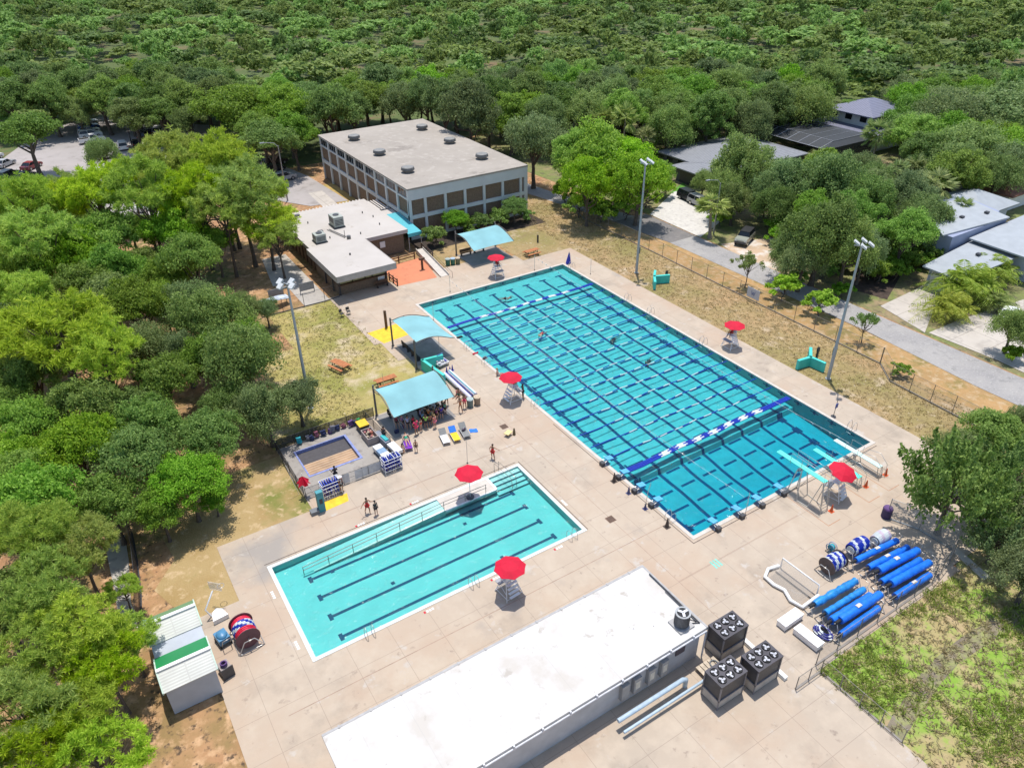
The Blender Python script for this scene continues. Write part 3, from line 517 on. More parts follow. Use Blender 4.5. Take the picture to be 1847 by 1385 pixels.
# chillers
fin = mat('chiller_fins', (0.05, 0.052, 0.058), 0.5, 0.2, 3)
def chiller(loc, label):
    t = thing('chiller', label, 'chiller', loc, 0, 'black six-fan chillers beside the plant room')
    w, d, h = 2.2, 1.4, 2.3
    MB().bb(-w/2, w/2, -d/2, d/2, 0.1, 0.85).build('lower_case', mat('cream_grey_case', (0.40, 0.37, 0.33), 0.5, 0.15, 1.5), t)
    MB().bb(-w/2+0.03, w/2-0.03, -d/2+0.03, d/2-0.03, 0.85, 2.2).build('coil', fin, t)
    mb = MB()
    for x in (-w/2, w/2): 
        for y in (-d/2, d/2): mb.bb(x-0.04, x+0.04, y-0.04, y+0.04, 0, 2.2)
    mb.bb(-w/2-0.04, w/2+0.04, -d/2-0.04, d/2+0.04, 0.83, 0.9)
    mb.build('frame', mat('chiller_frame', (0.2, 0.19, 0.2), 0.5), t)
    MB().bb(-w/2-0.05, w/2+0.05, -d/2-0.05, d/2+0.05, 2.2, 2.32).build('top_panel', mat('chiller_top', (0.055, 0.05, 0.06), 0.5, 0.2, 2), t)
    for x in (-0.7, 0, 0.7):
        for y in (-0.33, 0.33):
            f = MB()
            pts = []
            for q in range(16):
                a = 2*PI*q/16; a2 = 2*PI*(q+1)/16
                f.add([(x+0.3*math.cos(a), y+0.3*math.sin(a), 2.32), (x+0.3*math.cos(a2), y+0.3*math.sin(a2), 2.32), (x+0.27*math.cos(a2), y+0.27*math.sin(a2), 2.40), (x+0.27*math.cos(a), y+0.27*math.sin(a), 2.40)], [(0, 1, 2, 3)])
            f.cyl((x, y, 2.322), 0.26, 0.008, 16); fo = f.build('fan', black_rubber, t)
            b = MB(); ra = random.uniform(0, 2)
            for k in range(3):
                a = ra+2*PI*k/3; b.box((x+0.13*math.cos(a), y+0.13*math.sin(a), 2.36), (0.2, 0.13, 0.01), rz=a+0.3)
            b.cyl((x, y, 2.34), 0.05, 0.04, 8); b.build('blades', mat('fan_blade_grey', (0.5, 0.5, 0.52), 0.35, 0.1, 2, 0.4), fo)
chiller((-5.9, -9.1, 0), 'black six-fan chiller standing nearest the corner of the white roof')
chiller((-5.9, -12.05, 0), 'black six-fan chiller farthest right, nearest the white boxes')
chiller((-8.7, -11.6, 0), 'black six-fan chiller at the photo bottom, between the others and the wall')
mb = MB(); mb.tube([(-16, -9.9, 0.9), (-10.6, -9.9, 0.9), (-10.3, -9.9, 0.7), (-10.3, -9.9, 0)], 0.16, 8); mb.tube([(-16, -10.5, 0.5), (-9.0, -10.5, 0.5)], 0.1, 8)
tag(mb.build('water_pipe', mat('blue_grey_pipe', (0.4, 0.5, 0.58), 0.4)), 'pale blue insulated water pipe along the plant room wall', 'pipe')
t = thing('timber_pallet', 'low plank-topped box with coiled hose by the chillers', 'crate', (-8.1, -9.9, 0))
mb = MB()
for k in range(5): mb.bb(-0.8+k*0.34, -0.52+k*0.34, -0.5, 0.5, 0.3, 0.36)
mb.build('top_board', mat('pale_timber', (0.5, 0.42, 0.32), 0.8, 0.2, 3), t)
mb = MB(); mb.bb(-0.8, 0.85, -0.5, -0.42, 0, 0.3); mb.bb(-0.8, 0.85, 0.42, 0.5, 0, 0.3); mb.build('bearer', mat('pale_timber'), t)
mb = MB(); mb.tube([(0.4+0.28*math.cos(a), 0.28*math.sin(a), 0.42) for a in np.linspace(0, 6.2, 14)], 0.05, 6); mb.build('hose', grey_plastic, t)
t = thing('rock_cover', 'small tan domed pump cover between the chillers', 'pump cover', (-5.5, -10.7, 0))
MB().ball((0, 0, 0.1), (0.34, 0.3, 0.42), 8, 0, 6).build('shell', mat('tan_cover', (0.5, 0.4, 0.28), 0.8, 0.2, 4), t); MB().cyl((0, 0, 0.5), 0.09, 0.06, 8).build('cap', grey_plastic, t)
mb = MB(); mb.bb(-4.55, -4.25, -13.2, -8.2, 0, 0.3); tag(mb.build('concrete_kerb', mat('white_edge')), 'white concrete kerb along the chiller pads', 'kerb')
# two green gabled sheds
def shed(y, label, zc, by=1.32, link=0):
    t = thing('green_shed', label, 'shed', (-37.6, y, 0)); w = 1.62
    MB().bb(-w+0.1, w-0.1, -1.05, 1.05, 0, 2.35).build('wall', mat('grey_shed_wall', (0.40, 0.43, 0.47), 0.7, 0.06, 1), t)
    MB().slabs([[(-w, 0, 3.2), (w, 0, 3.2), (w, by, 2.45), (-w, by, 2.45)]], 0.06).build('green_roof_slope', zc, t)
    MB().slabs([[(-w, -1.25, 2.45), (w, -1.25, 2.45), (w, -0.02, 3.2), (-w, -0.02, 3.2)]], 0.06).build('pale_roof_slope', corr, t)
    if link: MB().bb(-w+.02, w-.02, -2.42, -1.2, 2.3, 2.38).build('grey_link_roof', mat('grey_shed_wall'), t)
    MB().bb(-w-0.05, w+0.05, -0.12, 0.12, 3.19, 3.28).build('ridge_cap', white, t)
    for s_ in (-1, 1): mb = MB(); mb.slabs([[(s_*w, -1.27, 2.5), (s_*(w+0.08), -1.27, 2.5), (s_*(w+0.08), 0, 3.25), (s_*w, 0, 3.25)]], 0.15); mb.slabs([[(s_*w, 0, 3.25), (s_*(w+0.08), 0, 3.25), (s_*(w+0.08), by+.01, 2.5), (s_*w, by+.01, 2.5)]], 0.15); mb.build('gable_trim', mat('pale_green_trim', (0.5, 0.62, 0.52), 0.6), t)
corr = mat('pale_corrugated', (0.62, 0.62, 0.56), 0.5, 0.12, 0.8); brick_over(corr, 8, 0.16, 0.05, (0.42, 0.40, 0.36), 0.5)
shed(11.55, 'pale gabled shed with dull green rear slope, farther from the photo edge', mat('dull_green_roof', (0.16, 0.27, 0.13), 0.6, 0.1, 0.5), 1.32, 1)  # greyer green than the rear slope of the other shed
shed(7.35, 'gabled shed with bright green rear slope, cut by the bottom edge of the photo', mat('bright_green_roof', (0.01, 0.22, 0.065), 0.5, 0.08, 0.5), 1.78)
# houses beyond the road
dark_tile = mat('dark_grey_tile', (0.19, 0.195, 0.21), 0.6, 0.1, 1.5); brick_over(dark_tile, 30, 0.5, 0.06, (0.33, 0.34, 0.36), 0.7)
def hip(name, parent, b, z0, z1, m, inset=None, along='x', over=0.0):
    x0, x1, y0, y1 = b; mb = MB()
    if along == 'x':
        i = inset if inset is not None else (y1-y0)/2; ym = (y0+y1)/2; P, Q = (x0+i, ym, z1), (x1-i, ym, z1)
        fs = [[(x0, y0, z0), (x1, y0, z0), Q, P], [(x1, y1, z0), (x0, y1, z0), P, Q]]; tr = [[(x0, y1, z0), (x0, y0, z0), P], [(x1, y0, z0), (x1, y1, z0), Q]]
    else:
        i = inset if inset is not None else (x1-x0)/2; xm = (x0+x1)/2; P, Q = (xm, y0+i, z1), (xm, y1-i, z1)
        fs = [[(x1, y0, z0), (x1, y1, z0), Q, P], [(x0, y1, z0), (x0, y0, z0), P, Q]]; tr = [[(x0, y0, z0), (x1, y0, z0), P], [(x1, y1, z0), (x0, y1, z0), Q]]
    for q in fs: mb.add(q, [(0, 1, 2, 3)])
    for q in tr: mb.add(q, [(0, 1, 2)])
    mb.bb(x0, x1, y0, y1, z0-0.2, z0-0.004)
    return mb.build(name, m, parent)
h = thing('grey_house', 'long single-storey house with dark grey hipped roof and a screened pool cage behind', 'house', (0, 0, 0))
MB().bb(66, 86.5, 61.5, 77, 0, 3).bb(62.5, 68.5, 63.5, 69.5, 0, 2.6).build('wall', mat('dark_grey_wall', (0.07, 0.075, 0.085), 0.7, 0.15, 1), h)
hip('roof', h, (65, 87.5, 60.5, 78), 3.0, 5.0, dark_tile, along='x'); hip('porch_roof', h, (61.6, 69, 62.8, 70.3), 2.7, 3.5, dark_tile)
for y in (64, 67, 71.5, 74.5): MB().bb(65.9, 66.0, y, y+1.4, 0.8, 2.4).build('window', glass_dark, h)
MB().bb(62.4, 62.5, 64.5, 68.5, 0, 2.2).build('garage_door', mat('charcoal_door', (0.035, 0.035, 0.04), 0.5), h)
cg = MB()
cb = (87.5, 102, 57.5, 76)
cg.slabs([[(88, 57.5, 4.2), (88, 76, 4.2), (91.5, 74, 5.0), (91.5, 59, 5.0)], [(91.5, 59, 5.0), (91.5, 74, 5.0), (101, 74, 5.0), (101, 59, 5.0)]], 0.03)
cg.bb(101.95, 102, 57.5, 76, 0, 4.2); cg.bb(88, 102, 57.45, 57.5, 0, 4.2); cg.slabs([[(88, 57.5, 4.2), (91.5, 59, 5.0), (101, 59, 5.0), (102, 57.5, 4.2)]], 0.03)
cage = cg.build('pool_cage', mesh_screen('dark_insect_screen', (0.04, 0.045, 0.05), 0.80), h)
mb = MB()
for k in range(7): y = 58.8+k*2.6; mb.tube([(88, y, 4.22), (91.5, y, 5.03)], 0.06, 4); mb.tube([(91.5, y, 5.03), (101, y, 5.03)], 0.03, 4)
mb.tube([(88, 57.5, 4.22), (88, 76, 4.22)], 0.06, 4); mb.tube([(91.5, 59, 5.03), (91.5, 74, 5.03)], 0.04, 4); mb.build('cage_frame', mat('cage_beam', (0.3, 0.31, 0.33), 0.5), cage)
h = thing('two_storey_house', 'pale two-storey house with stacked slate-blue hipped roofs near the top edge', 'house', (0, 0, 0))
slate = mat('slate_blue_tile', (0.13, 0.135, 0.19), 0.6, 0.1, 1.5); brick_over(slate, 30, 0.5, 0.06, (0.28, 0.28, 0.36), 0.7); hw = mat('white_house_wall', (0.6, 0.62, 0.62), 0.8, 0.05, 1)
MB().bb(105.5, 120, 60.5, 74.5, 0, 3.4).bb(108.5, 120, 63, 73, 3.4, 6.4).build('wall', hw, h)
hip('lower_roof', h, (104, 121, 59, 76), 3.4, 4.6, slate); hip('upper_roof', h, (107.4, 121.5, 62, 74), 6.4, 8.3, slate)
for x, y, z in ((108.4, 64, 4.9), (108.4, 67.5, 4.9), (108.4, 71, 4.9), (105.4, 62, 0.8), (105.4, 66.5, 0.8), (105.4, 71, 0.8)): MB().bb(x, x+0.1, y, y+1.5, z, z+1.4).build('window', glass_dark, h)
for x in (110.5, 114.5): MB().bb(x, x+1.5, 62.9, 63.0, 4.9, 6.1).build('window', glass_dark, h)
for y in (60.2, 64, 69): MB().bb(104.4, 104.9, y, y+0.5, 0, 3.2).build('column', hw, h)
h = thing('blue_house', 'pale blue house with three shallow pale-roofed slopes and a garage facing the driveway', 'house', (0, 0, 0))
pr2 = mat('pale_blue_roof', (0.34, 0.365, 0.385), 0.7, 0.07, 0.8); bw = mat('lavender_blue_wall', (0.28, 0.315, 0.43), 0.7, 0.06, 1); gw = mat('pale_blue_wall', (0.48, 0.52, 0.62), 0.7, 0.05, 1)
MB().prism([(66, 21), (80, 21), (80, 27), (66, 27)], 0, [4.7, 4.9, 5.6, 5.4]).build('wall', bw, h); MB().slabs([[(64.6, 20.2, 4.9), (78.5, 18.8, 5.0), (80, 27.5, 5.6), (71, 27.8, 5.6)]], 0.2).build('roof', pr2, h)
MB().bb(65.5, 79, 19.3, 21.2, 0, 4.7).build('wall', bw, h)
MB().bb(70.5, 84, 10, 18.8, 0, 3.6).build('wall', gw, h); MB().slabs([[(69.2, 18.9, 3.9), (69.2, 9.5, 3.7), (85, 9.5, 4.3), (85, 18.9, 4.5)]], 0.2).build('wing_roof', pr2, h)
MB().bb(58.8, 70.4, 13.6, 17.6, 0, 2.85).build('garage_wall', gw, h); MB().slabs([[(57.5, 18.0, 3.0), (57.5, 12.8, 2.9), (71.2, 12.6, 3.1), (71.2, 19.0, 3.3)]], 0.18).build('garage_roof', pr2, h)
MB().bb(58.72, 58.8, 14.0, 17.2, 0, 2.3).build('garage_door', white, h)
for x, y, z in ((72, 22, 5.15), (76.5, 21, 5.2), (74, 13, 4.15), (66, 15.5, 3.2)): MB().bb(x, x+.6, y, y+.5, z, z+0.25).build('roof_vent', dark_metal, h)
h = thing('pyramid_roof_house', 'small pale hipped roof behind the blue house', 'house', (0, 0, 0)); MB().bb(81, 89, 24, 31, 0, 3.6).build('wall', gw, h); hip('roof', h, (80, 90, 23, 32), 3.6, 5.4, pr2)
h = thing('brown_roof_house', 'house with brown roof and white band at the right photo edge', 'house', (0, 0, 0)); MB().bb(95, 106, 27, 36, 0, 2.8).build('wall', white, h); hip('roof', h, (94, 107, 26, 37), 2.9, 4.3, mat('terracotta_roof', (0.24, 0.11, 0.07), 0.8, 0.15, 1))
h = thing('pale_green_house', 'pale blue-green roof glimpsed among the oaks beyond the jeep', 'house', (0, 0, 0)); MB().bb(70, 78, 34, 42, 0, 3).build('wall', gw, h); hip('roof', h, (69, 79, 33, 43), 3, 4.8, mat('pale_green_roof', (0.42, 0.46, 0.44), 0.7, 0.1, 1))
# ------------------------------------------------------------------ poolside equipment
def umbrella_canopy(mb, c, r, h, tilt=0.0, n=8):
    T = Matrix.Rotation(tilt, 3, 'X'); ctr = Vector(c)
    rim = [T @ Vector((r*math.cos(2*PI*(k+.5)/n), r*math.sin(2*PI*(k+.5)/n), -h)) for k in range(n)]
    mid = [T @ Vector((r*.55*math.cos(2*PI*(k+.5)/n), r*.55*math.sin(2*PI*(k+.5)/n), -h*.38)) for k in range(n)]
    sag = [T @ Vector((r*.9*math.cos(2*PI*(k+1)/n), r*.9*math.sin(2*PI*(k+1)/n), -h*.98)) for k in range(n)]
    vs = [ctr]+[ctr+v for v in mid]+[ctr+v for v in rim]+[ctr+v for v in sag]; fs = []
    for k in range(n):
        k2 = (k+1) % n; fs += [(0, 1+k, 1+k2), (1+k, 1+n+k, 1+2*n+k), (1+k, 1+2*n+k, 1+k2), (1+k2, 1+2*n+k, 1+n+k2)]
    lo = [Vector(v)-T @ Vector((0, 0, 0.012)) for v in vs]
    mb.add(vs, fs); mb.add(lo, [tuple(reversed(f)) for f in fs])
    for k in range(n): mb.tube([ctr-T @ Vector((0, 0, 0.03)), vs[1+k]-T @ Vector((0, 0, 0.03)), vs[1+n+k]-T @ Vector((0, 0, 0.02))], 0.012, 4, 1)
def guard_stand(loc, rz, label, low=False, tilt=0.0):
    t = thing('lifeguard_stand', label, 'lifeguard stand', loc, rz, 'lifeguard stands under red umbrellas'); sh = 1.35 if low else 1.6
    mb = MB()
    for sx in (-1, 1):
        mb.tube([(sx*0.75, -0.75, 0), (sx*0.42, -0.25, sh), (sx*0.4, -0.22, sh+0.75)], 0.035, 6); mb.tube([(sx*0.75, 0.75, 0), (sx*0.4, 0.3, sh)], 0.035, 6)
        mb.tube([(sx*0.7, -0.68, 0.25), (sx*0.7, 0.68, 0.25)], 0.025, 5); mb.tube([(sx*0.42, -0.22, sh+.3), (sx*0.46, 0.35, sh+.3), (sx*0.42, 0.4, sh)], 0.025, 5)
        mb.tube([(sx*0.75, 0.75, 0.05), (sx*0.55, 0.2, 0.8), (sx*.6, -.5, .5)], 0.02, 5)
    mb.tube([(-0.72, -0.7, 0.15), (0.72, -0.7, 0.15)], 0.025, 5); mb.tube([(-0.6, 0.5, 0.8), (0.6, 0.5, 0.8)], 0.025, 5); mb.tube([(-.72, .72, .2), (.72, .72, .2)], .025, 5)
    mb.build('frame', white, t)
    MB().bb(-0.42, 0.42, -0.25, 0.38, sh, sh+0.06).build('seat', white_plastic, t); MB().bb(-0.4, 0.4, -0.28, -0.22, sh+0.2, sh+0.75).build('backrest', white_plastic, t)
    MB().bb(-0.6, 0.6, 0.35, 0.9, sh-0.55, sh-0.5).build('footboard', mat('grey_grating', (0.3, 0.3, 0.32), 0.6), t)
    mb = MB()
    for k in range(4): z = 0.25+k*0.33; mb.bb(-0.45, 0.45, -0.86+0.12*k, -0.64+0.12*k, z, z+0.04)
    mb.build('ladder_step', white, t)
    MB().tube([(0, -0.3, sh-0.1), (0, -0.3, 3.0)], 0.03, 6).build('umbrella_pole', white, t)
    mb = MB(); umbrella_canopy(mb, (0, -0.2, 3.12), 1.22, 0.38, tilt); mb.build('umbrella_canopy', [red_cloth, grey_metal], t)
    return t
guard_stand((12.95, 51.7), PI, 'lifeguard stand with red umbrella on the far deck before the shade canopy')
guard_stand((-1.6, 24.9), -PI/2, 'lifeguard stand with red umbrella on the left long side of the large pool')
guard_stand((25.2, 20.2), PI/2, 'lifeguard stand with red umbrella on the narrow deck towards the road')
guard_stand((13.6, -3.1), 0.2, 'lifeguard stand with tilted red umbrella between the diving boards', tilt=0.25)
guard_stand((-15.75, 3.2), 0.1, 'lifeguard stand with red umbrella between the small pool and the white roof', low=True)
t = thing('patio_umbrella', 'free-standing red umbrella shading the steps side of the small pool', 'umbrella', (-12.9, 14.0, 0))
MB().tube([(0, 0, 0), (0, 0, 3.0)], 0.03, 6).build('pole', white, t); MB().cyl((0, 0, 0.02), 0.35, 0.12, 14).build('base', dark_metal, t)
mb = MB(); umbrella_canopy(mb, (0, 0, 3.1), 1.25, 0.4); mb.build('canopy', [red_cloth, grey_metal], t)
t = thing('folded_umbrella', 'half-closed red umbrella hanging on white poles at the corner of the wading pool fence', 'umbrella', (-24.9, 22.0, 0))
mb = MB(); mb.tube([(0, 0, 0), (0.05, 0, 2.6)], 0.03, 5); mb.tube([(0.9, -0.5, 0), (0.05, 0, 1.6)], 0.025, 5); mb.tube([(-0.4, 0.6, 0), (-0.9, 1.0, 3.2)], 0.02, 5); mb.build('pole', white, t)
mb = MB(); n = 16; vs = [(0.05, 0, 2.3)]
for k in range(n): rr = 0.62 if k % 2 else 0.38; vs.append((0.05+rr*math.cos(2*PI*k/n), rr*math.sin(2*PI*k/n), 1.35+0.2*(k % 3)))
mb.add(vs, [(0, 1+k, 1+(k+1) % n) for k in range(n)]); mb.build('canopy', red_cloth, t)
def shade_canopy(loc, rz, L, D, label, drop=0.85, posts=None):
    t = thing('shade_canopy', label, 'shade canopy', loc, rz, 'teal shade canopies')
    f = lambda u: 3.25+0.30*math.sin(PI*min(1, u*1.15))-drop*u**1.7
    mb = MB(); nu, nv = 12, 10; vs = []
    for i in range(nu+1):
        for j in range(nv+1):
            u, v = i/nu, j/nv; pin = 0.16*math.sin(PI*v)*(u > 0.96)+0.1*math.sin(PI*v)*(u < 0.04); x = (v-0.5)*L*(1-0.06*math.sin(PI*u)); y = -D*u+(pin if u > .5 else -pin)
            vs.append((x, y, f(u)-0.12*math.sin(PI*v)*math.sin(PI*u)))
    fs = [(i*(nv+1)+j, i*(nv+1)+j+1, (i+1)*(nv+1)+j+1, (i+1)*(nv+1)+j) for i in range(nu) for j in range(nv)]
    mb.add(vs, fs, 0, True); mb.build('shade_cloth', teal_cloth, t)
    for s_ in (-1, 1):
        x = s_*(L/2-0.05)
        MB().tube([(x, 0.25, 0), (x, 0.25, 3.65)], [0.12, 0.1], 8).cyl((x, .25, 0), .2, .05, 8).build('post', mat('brown_grey_post', (0.15, 0.135, 0.12), 0.5), t)
        mb = MB(); mb.tube([(x, 0.25, 3.55)]+[(x, -D*u, f(u)+0.04) for u in np.linspace(0.0, 1.0, 10)], 0.05, 6); mb.tube([(x, 0.25, 3.0), (x, -D*.12, f(.12)-.28), (x, -D*0.32, f(0.32)-0.02)], 0.035, 5)
        mb.build('arched_arm', mat('brown_grey_post'), t)
    return t
shade_canopy((-11.35, 29.75), 0.0, 6.7, 4.3, 'teal shade canopy sheltering a crowd of swimmers beside the wading pool')
shade_canopy((-7.0, 39.0), PI/2, 6.3, 4.7, 'teal shade canopy over a dark slab at the turquoise wall')
shade_canopy((15.3, 61.3), 0.0, 6.8, 5.0, 'teal shade canopy on the grass at the far end before the hedge')
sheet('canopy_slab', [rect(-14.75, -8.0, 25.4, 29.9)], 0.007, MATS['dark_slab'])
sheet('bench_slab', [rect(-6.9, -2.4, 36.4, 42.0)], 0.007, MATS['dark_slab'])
def light_pole(x, y, h, label, rz):
    t = thing('light_pole', label, 'light pole', (x, y, 0), rz, 'tall floodlight poles')
    MB().tube([(0, 0, 0), (0, 0, h)], [0.19, 0.10], 10).cyl((0, 0, 0), 0.3, 0.06, 10).build('mast', mat('pale_mast', (0.38, 0.40, 0.40), 0.5, 0.08, 0.5), t)
    MB().bb(-0.9, 0.9, -0.05, 0.05, h-0.15, h-0.05).bb(-0.05, 0.05, -0.7, 0.7, h-0.3, h-0.2).build('crossarm', grey_metal, t)
    for dx, dy in ((-0.85, 0), (0.85, 0), (0, 0.65), (0, -0.65)):
        fl = MB(); T = Matrix.Rotation(R(35), 3, 'X'); fl.box((dx, dy-0.15, h+0.05), (0.55, 0.6, 0.16), M=T); fo = fl.build('floodlight', mat('lamp_housing', (0.55, 0.56, 0.55), 0.5), t)
        MB().box((dx, dy-0.2, h-0.03), (0.45, 0.5, 0.02), M=T).build('lens', mat('lamp_lens', (0.75, 0.78, 0.8), 0.15), fo)
    MB().bb(0.15, 0.45, -0.2, 0.2, 2.8 if h > 15 else 2.2, 3.7 if h > 15 else 2.9).build('control_box', mat('control_case', (0.12, 0.16, 0.15), 0.6), t)
light_pole(29.67, 42.0, 15.4, 'tall pale floodlight pole on the right lawn nearest the far end of the pool', 0.6)
light_pole(28.9, 9.56, 15.4, 'tall pale floodlight pole beside the turquoise wall near the diving end', 0.6)
light_pole(-19.8, 35.0, 14.0, 'tall pale floodlight pole rising from the trees at the left lawn', -1.2)
def lamp_post(xy, h, label, cobra=False):
    t = thing('street_lamp', label, 'street lamp', xy, 0)
    m_ = grey_metal if cobra else dark_metal
    MB().tube([(0, 0, 0), (0, 0, h)], [0.14, 0.08], 8).build('post', m_, t)
    if cobra: MB().tube([(0, 0, h-0.2), (-0.6, 0, h+0.5), (-2.2, 0.2, h+0.75)], 0.05, 6).build('arm', m_, t); MB().box((-2.5, 0.22, h+0.75), (0.75, 0.3, 0.14)).build('lamp_head', m_, t)
    else: MB().bb(-0.5, 0.5, -0.25, 0.25, h, h+0.25).build('lamp_head', m_, t)
lamp_post((-17.49, 153.99), 9.5, 'thin black lamp post among the parking lot trees'); lamp_post((-0.98, 99.18), 9.5, 'thin pale lamp pole at the small car park by the gym', True); lamp_post((48.97, 46.46), 8.0, 'street lamp with curved arm leaning out of the palm by the road', True)
# walls, benches, tables
def y_wall(c, ends, label, h=1.15):
    mb = MB()
    for e in ends:
        d = Vector((e[0]-c[0], e[1]-c[1])); L = d.length; a = math.atan2(d.y, d.x); mb.box(((c[0]+e[0])/2, (c[1]+e[1])/2, h/2), (L+0.2, 0.32, h), rz=a)
    o = mb.build('equipment_wall', teal_paint); return tag(o, label, 'wall')
y_wall((29.3, 38.0), [(28.2, 36.6), (31.2, 37.2), (30.6, 39.3)], 'low turquoise block wall on the right lawn near the far light pole')
y_wall((29.4, 12.5), [(27.7, 12.7), (29.6, 10.8), (31.0, 13.8)], 'low turquoise block wall on the right lawn near the diving end')
y_wall((-6.70, 35.34), [(-4.41, 35.11), (-6.23, 31.30)], 'turquoise block wall behind the stacked swim gear between two canopies', 1.3)
def picnic(loc, rz, label):
    t = thing('picnic_table', label, 'picnic table', loc, rz, 'orange wooden picnic tables')
    mb = MB()
    for k in range(5): mb.bb(-1.15, 1.15, -0.4+k*0.165, -0.25+k*0.165, 0.72, 0.77)
    mb.build('table_top', orange_wood, t)
    for s_ in (-1, 1):
        mb = MB()
        for k in range(2): mb.bb(-1.15, 1.15, s_*0.72-0.14+k*0.15, s_*0.72-0.01+k*0.15, 0.42, 0.46)
        mb.build('bench_seat', orange_wood, t)
        mb = MB(); x = s_*0.8
        mb.tube([(x, -0.65, 0), (x, -0.25, 0.72)], 0.05, 4); mb.tube([(x, 0.65, 0), (x, 0.25, 0.72)], 0.05, 4); mb.bb(x-0.04, x+0.04, -0.85, 0.85, 0.36, 0.42); mb.build('leg', brown_wood, t)
picnic((-14.34, 40.64), R(-70), 'orange picnic table alone on the left lawn'); picnic((-11.38, 34.85), R(0), 'orange picnic table half hidden behind the crowded canopy'); picnic((21.10, 55.34), R(2), 'orange picnic table on the far lawn by the deck corner')
def bench(loc, rz, label, m1, w=1.6):
    t = thing('bench', label, 'bench', loc, rz)
    MB().bb(-w/2, w/2, -0.2, 0.2, 0.42, 0.47).build('seat', m1, t); MB().bb(-w/2, w/2, 0.18, 0.24, 0.5, 0.95).build('backrest', m1, t)
    for s_ in (-1, 1): MB().bb(s_*w*0.4-0.04, s_*w*0.4+0.04, -0.2, 0.22, 0, 0.9 if False else 0.42).build('leg', dark_metal, t)
bench((-1.6, 57.6), 0, 'brown wooden bench against the pavilion wall under the counter', brown_wood, 1.8)
bench((-6.3, 40.4), PI/2, 'dark bench under the middle canopy, nearer the shower pole', black_rubber, 1.6); bench((-6.3, 38.0), PI/2, 'dark bench under the middle canopy, nearer the turquoise wall', black_rubber, 1.7)
bench((13.1, 60.7), 0, 'brown bench at the left side of the far canopy', brown_wood, 1.9); bench((15.3, 60.7), 0, 'brown bench at the middle of the far canopy', brown_wood, 1.9)
def lounger(loc, rz, label, seat, back, cat='lounger'):
    t = thing('sun_lounger', label, cat, loc, rz); w = 0.34
    MB().bb(-w, w, -0.95, 0.35, 0.32, 0.37).build('seat', seat, t)
    MB().add([(-w, 0.35, 0.34), (w, 0.35, 0.34), (w, 0.95, 0.75), (-w, 0.95, 0.75), (-w, 0.35, 0.39), (w, 0.35, 0.39), (w, 0.92, 0.79), (-w, 0.92, 0.79)], [(3,2,1,0),(4,5,6,7),(0,1,5,4),(1,2,6,5),(2,3,7,6),(3,0,4,7)]).build('backrest', back, t)
    mb = MB()
    for x in (-w, w): mb.tube([(x, -0.95, 0.33), (x, 0.4, 0.33)], 0.025, 5); mb.tube([(x, -0.8, 0.33), (x, -0.85, 0)], 0.02, 5); mb.tube([(x, 0.4, 0.33), (x, 0.5, 0)], 0.02, 5)
    mb.build('frame', white, t)
gf = mat('grey_sling', (0.2, 0.2, 0.19), 0.7); wt = mat('white_towel', (0.78, 0.76, 0.75), 0.9); yt = mat('yellow_towel', (0.75, 0.5, 0.03), 0.9); bt = mat('blue_towel', (0.03, 0.17, 0.6), 0.9); pt = mat('purple_towel', (0.17, 0.03, 0.36), 0.9)
lounger((-10.85, 22.6), R(-12), 'grey lounger with a white towel over its foot end, left of the row of three', wt, gf)
lounger((-9.85, 22.4), R(-10), 'lounger with blue towel on the back and yellow towel on the seat, middle of three', yt, bt)
lounger((-8.75, 22.4), R(-10), 'bare grey lounger with a bag on it, beside the blue towel on the deck', gf, gf)
lounger((-14.25, 23.72), R(-14), 'lounger with a purple towel where a sunbather lies', pt, gf)
vs = []; fs = []
for i in range(7):
    for j in range(4): vs.append((-0.4+i*0.13+0.03*math.sin(j*2), -0.3+j*0.2+0.05*math.sin(i), 0.03+0.02*math.sin(i*1.7+j*2)))
fs = [(i*4+j, (i+1)*4+j, (i+1)*4+j+1, i*4+j+1) for i in range(6) for j in range(3)]; mb = MB(); mb.add(vs, fs, 0, True); tag(mb.build('beach_towel', bt, loc=(-7.75, 22.35, 0.0), rz=-0.3), 'crumpled blue towel spread on the deck beside the loungers', 'towel')
t = thing('sports_bag', 'dark striped bag lying on the bare grey lounger', 'bag', (-8.75, 22.5, 0.37), 0.4); MB().ball((0, 0, 0.12), (0.28, 0.16, 0.14), 10, 0, 6).build('body', mat('dark_bag', (0.06, 0.04, 0.06), 0.8), t); MB().tube([(-.15, 0, .2), (0, 0, .34), (.15, 0, .2)], .015, 4).build('strap', white, t)
# kickboard racks
def rack(loc, rz, label, n):
    t = thing('kickboard_rack', label, 'rack', loc, rz)
    mb = MB(); w, d, h = 0.85, 0.45, 1.45
    for x in (-w, w):
        for y in (-d, d): mb.tube([(x, y, 0), (x, y, h)], 0.03, 5)
    for z in (0.25, 0.7, 1.1, h):
        for y in (-d, d): mb.tube([(-w, y, z), (w, y, z)], 0.028, 5)
        for x in (-w, w): mb.tube([(x, -d, z), (x, d, z)], 0.028, 5)
    mb.build('frame', white_plastic, t)
    bl = [navy, mat('royal_foam', (0.02, 0.06, 0.45), 0.7), mat('pale_foam', (0.62, 0.64, 0.75), 0.7), mat('violet_foam', (0.08, 0.03, 0.25), 0.7)]
    for z in (0.28, 0.73, 1.13):
        for k in range(n):
            mb = MB(); x = -w+0.1+k*(2*w-0.2)/(n-1); c = random.choice((0, 0, 1, 1, 2, 3) if z < 1.1 else (0, 2, 1)); mb.box((x, random.uniform(-0.05, 0.05), z+0.17), (0.06, 0.75, 0.32), rz=random.uniform(-0.15, 0.15)); mb.build('kickboard', bl[c], t)
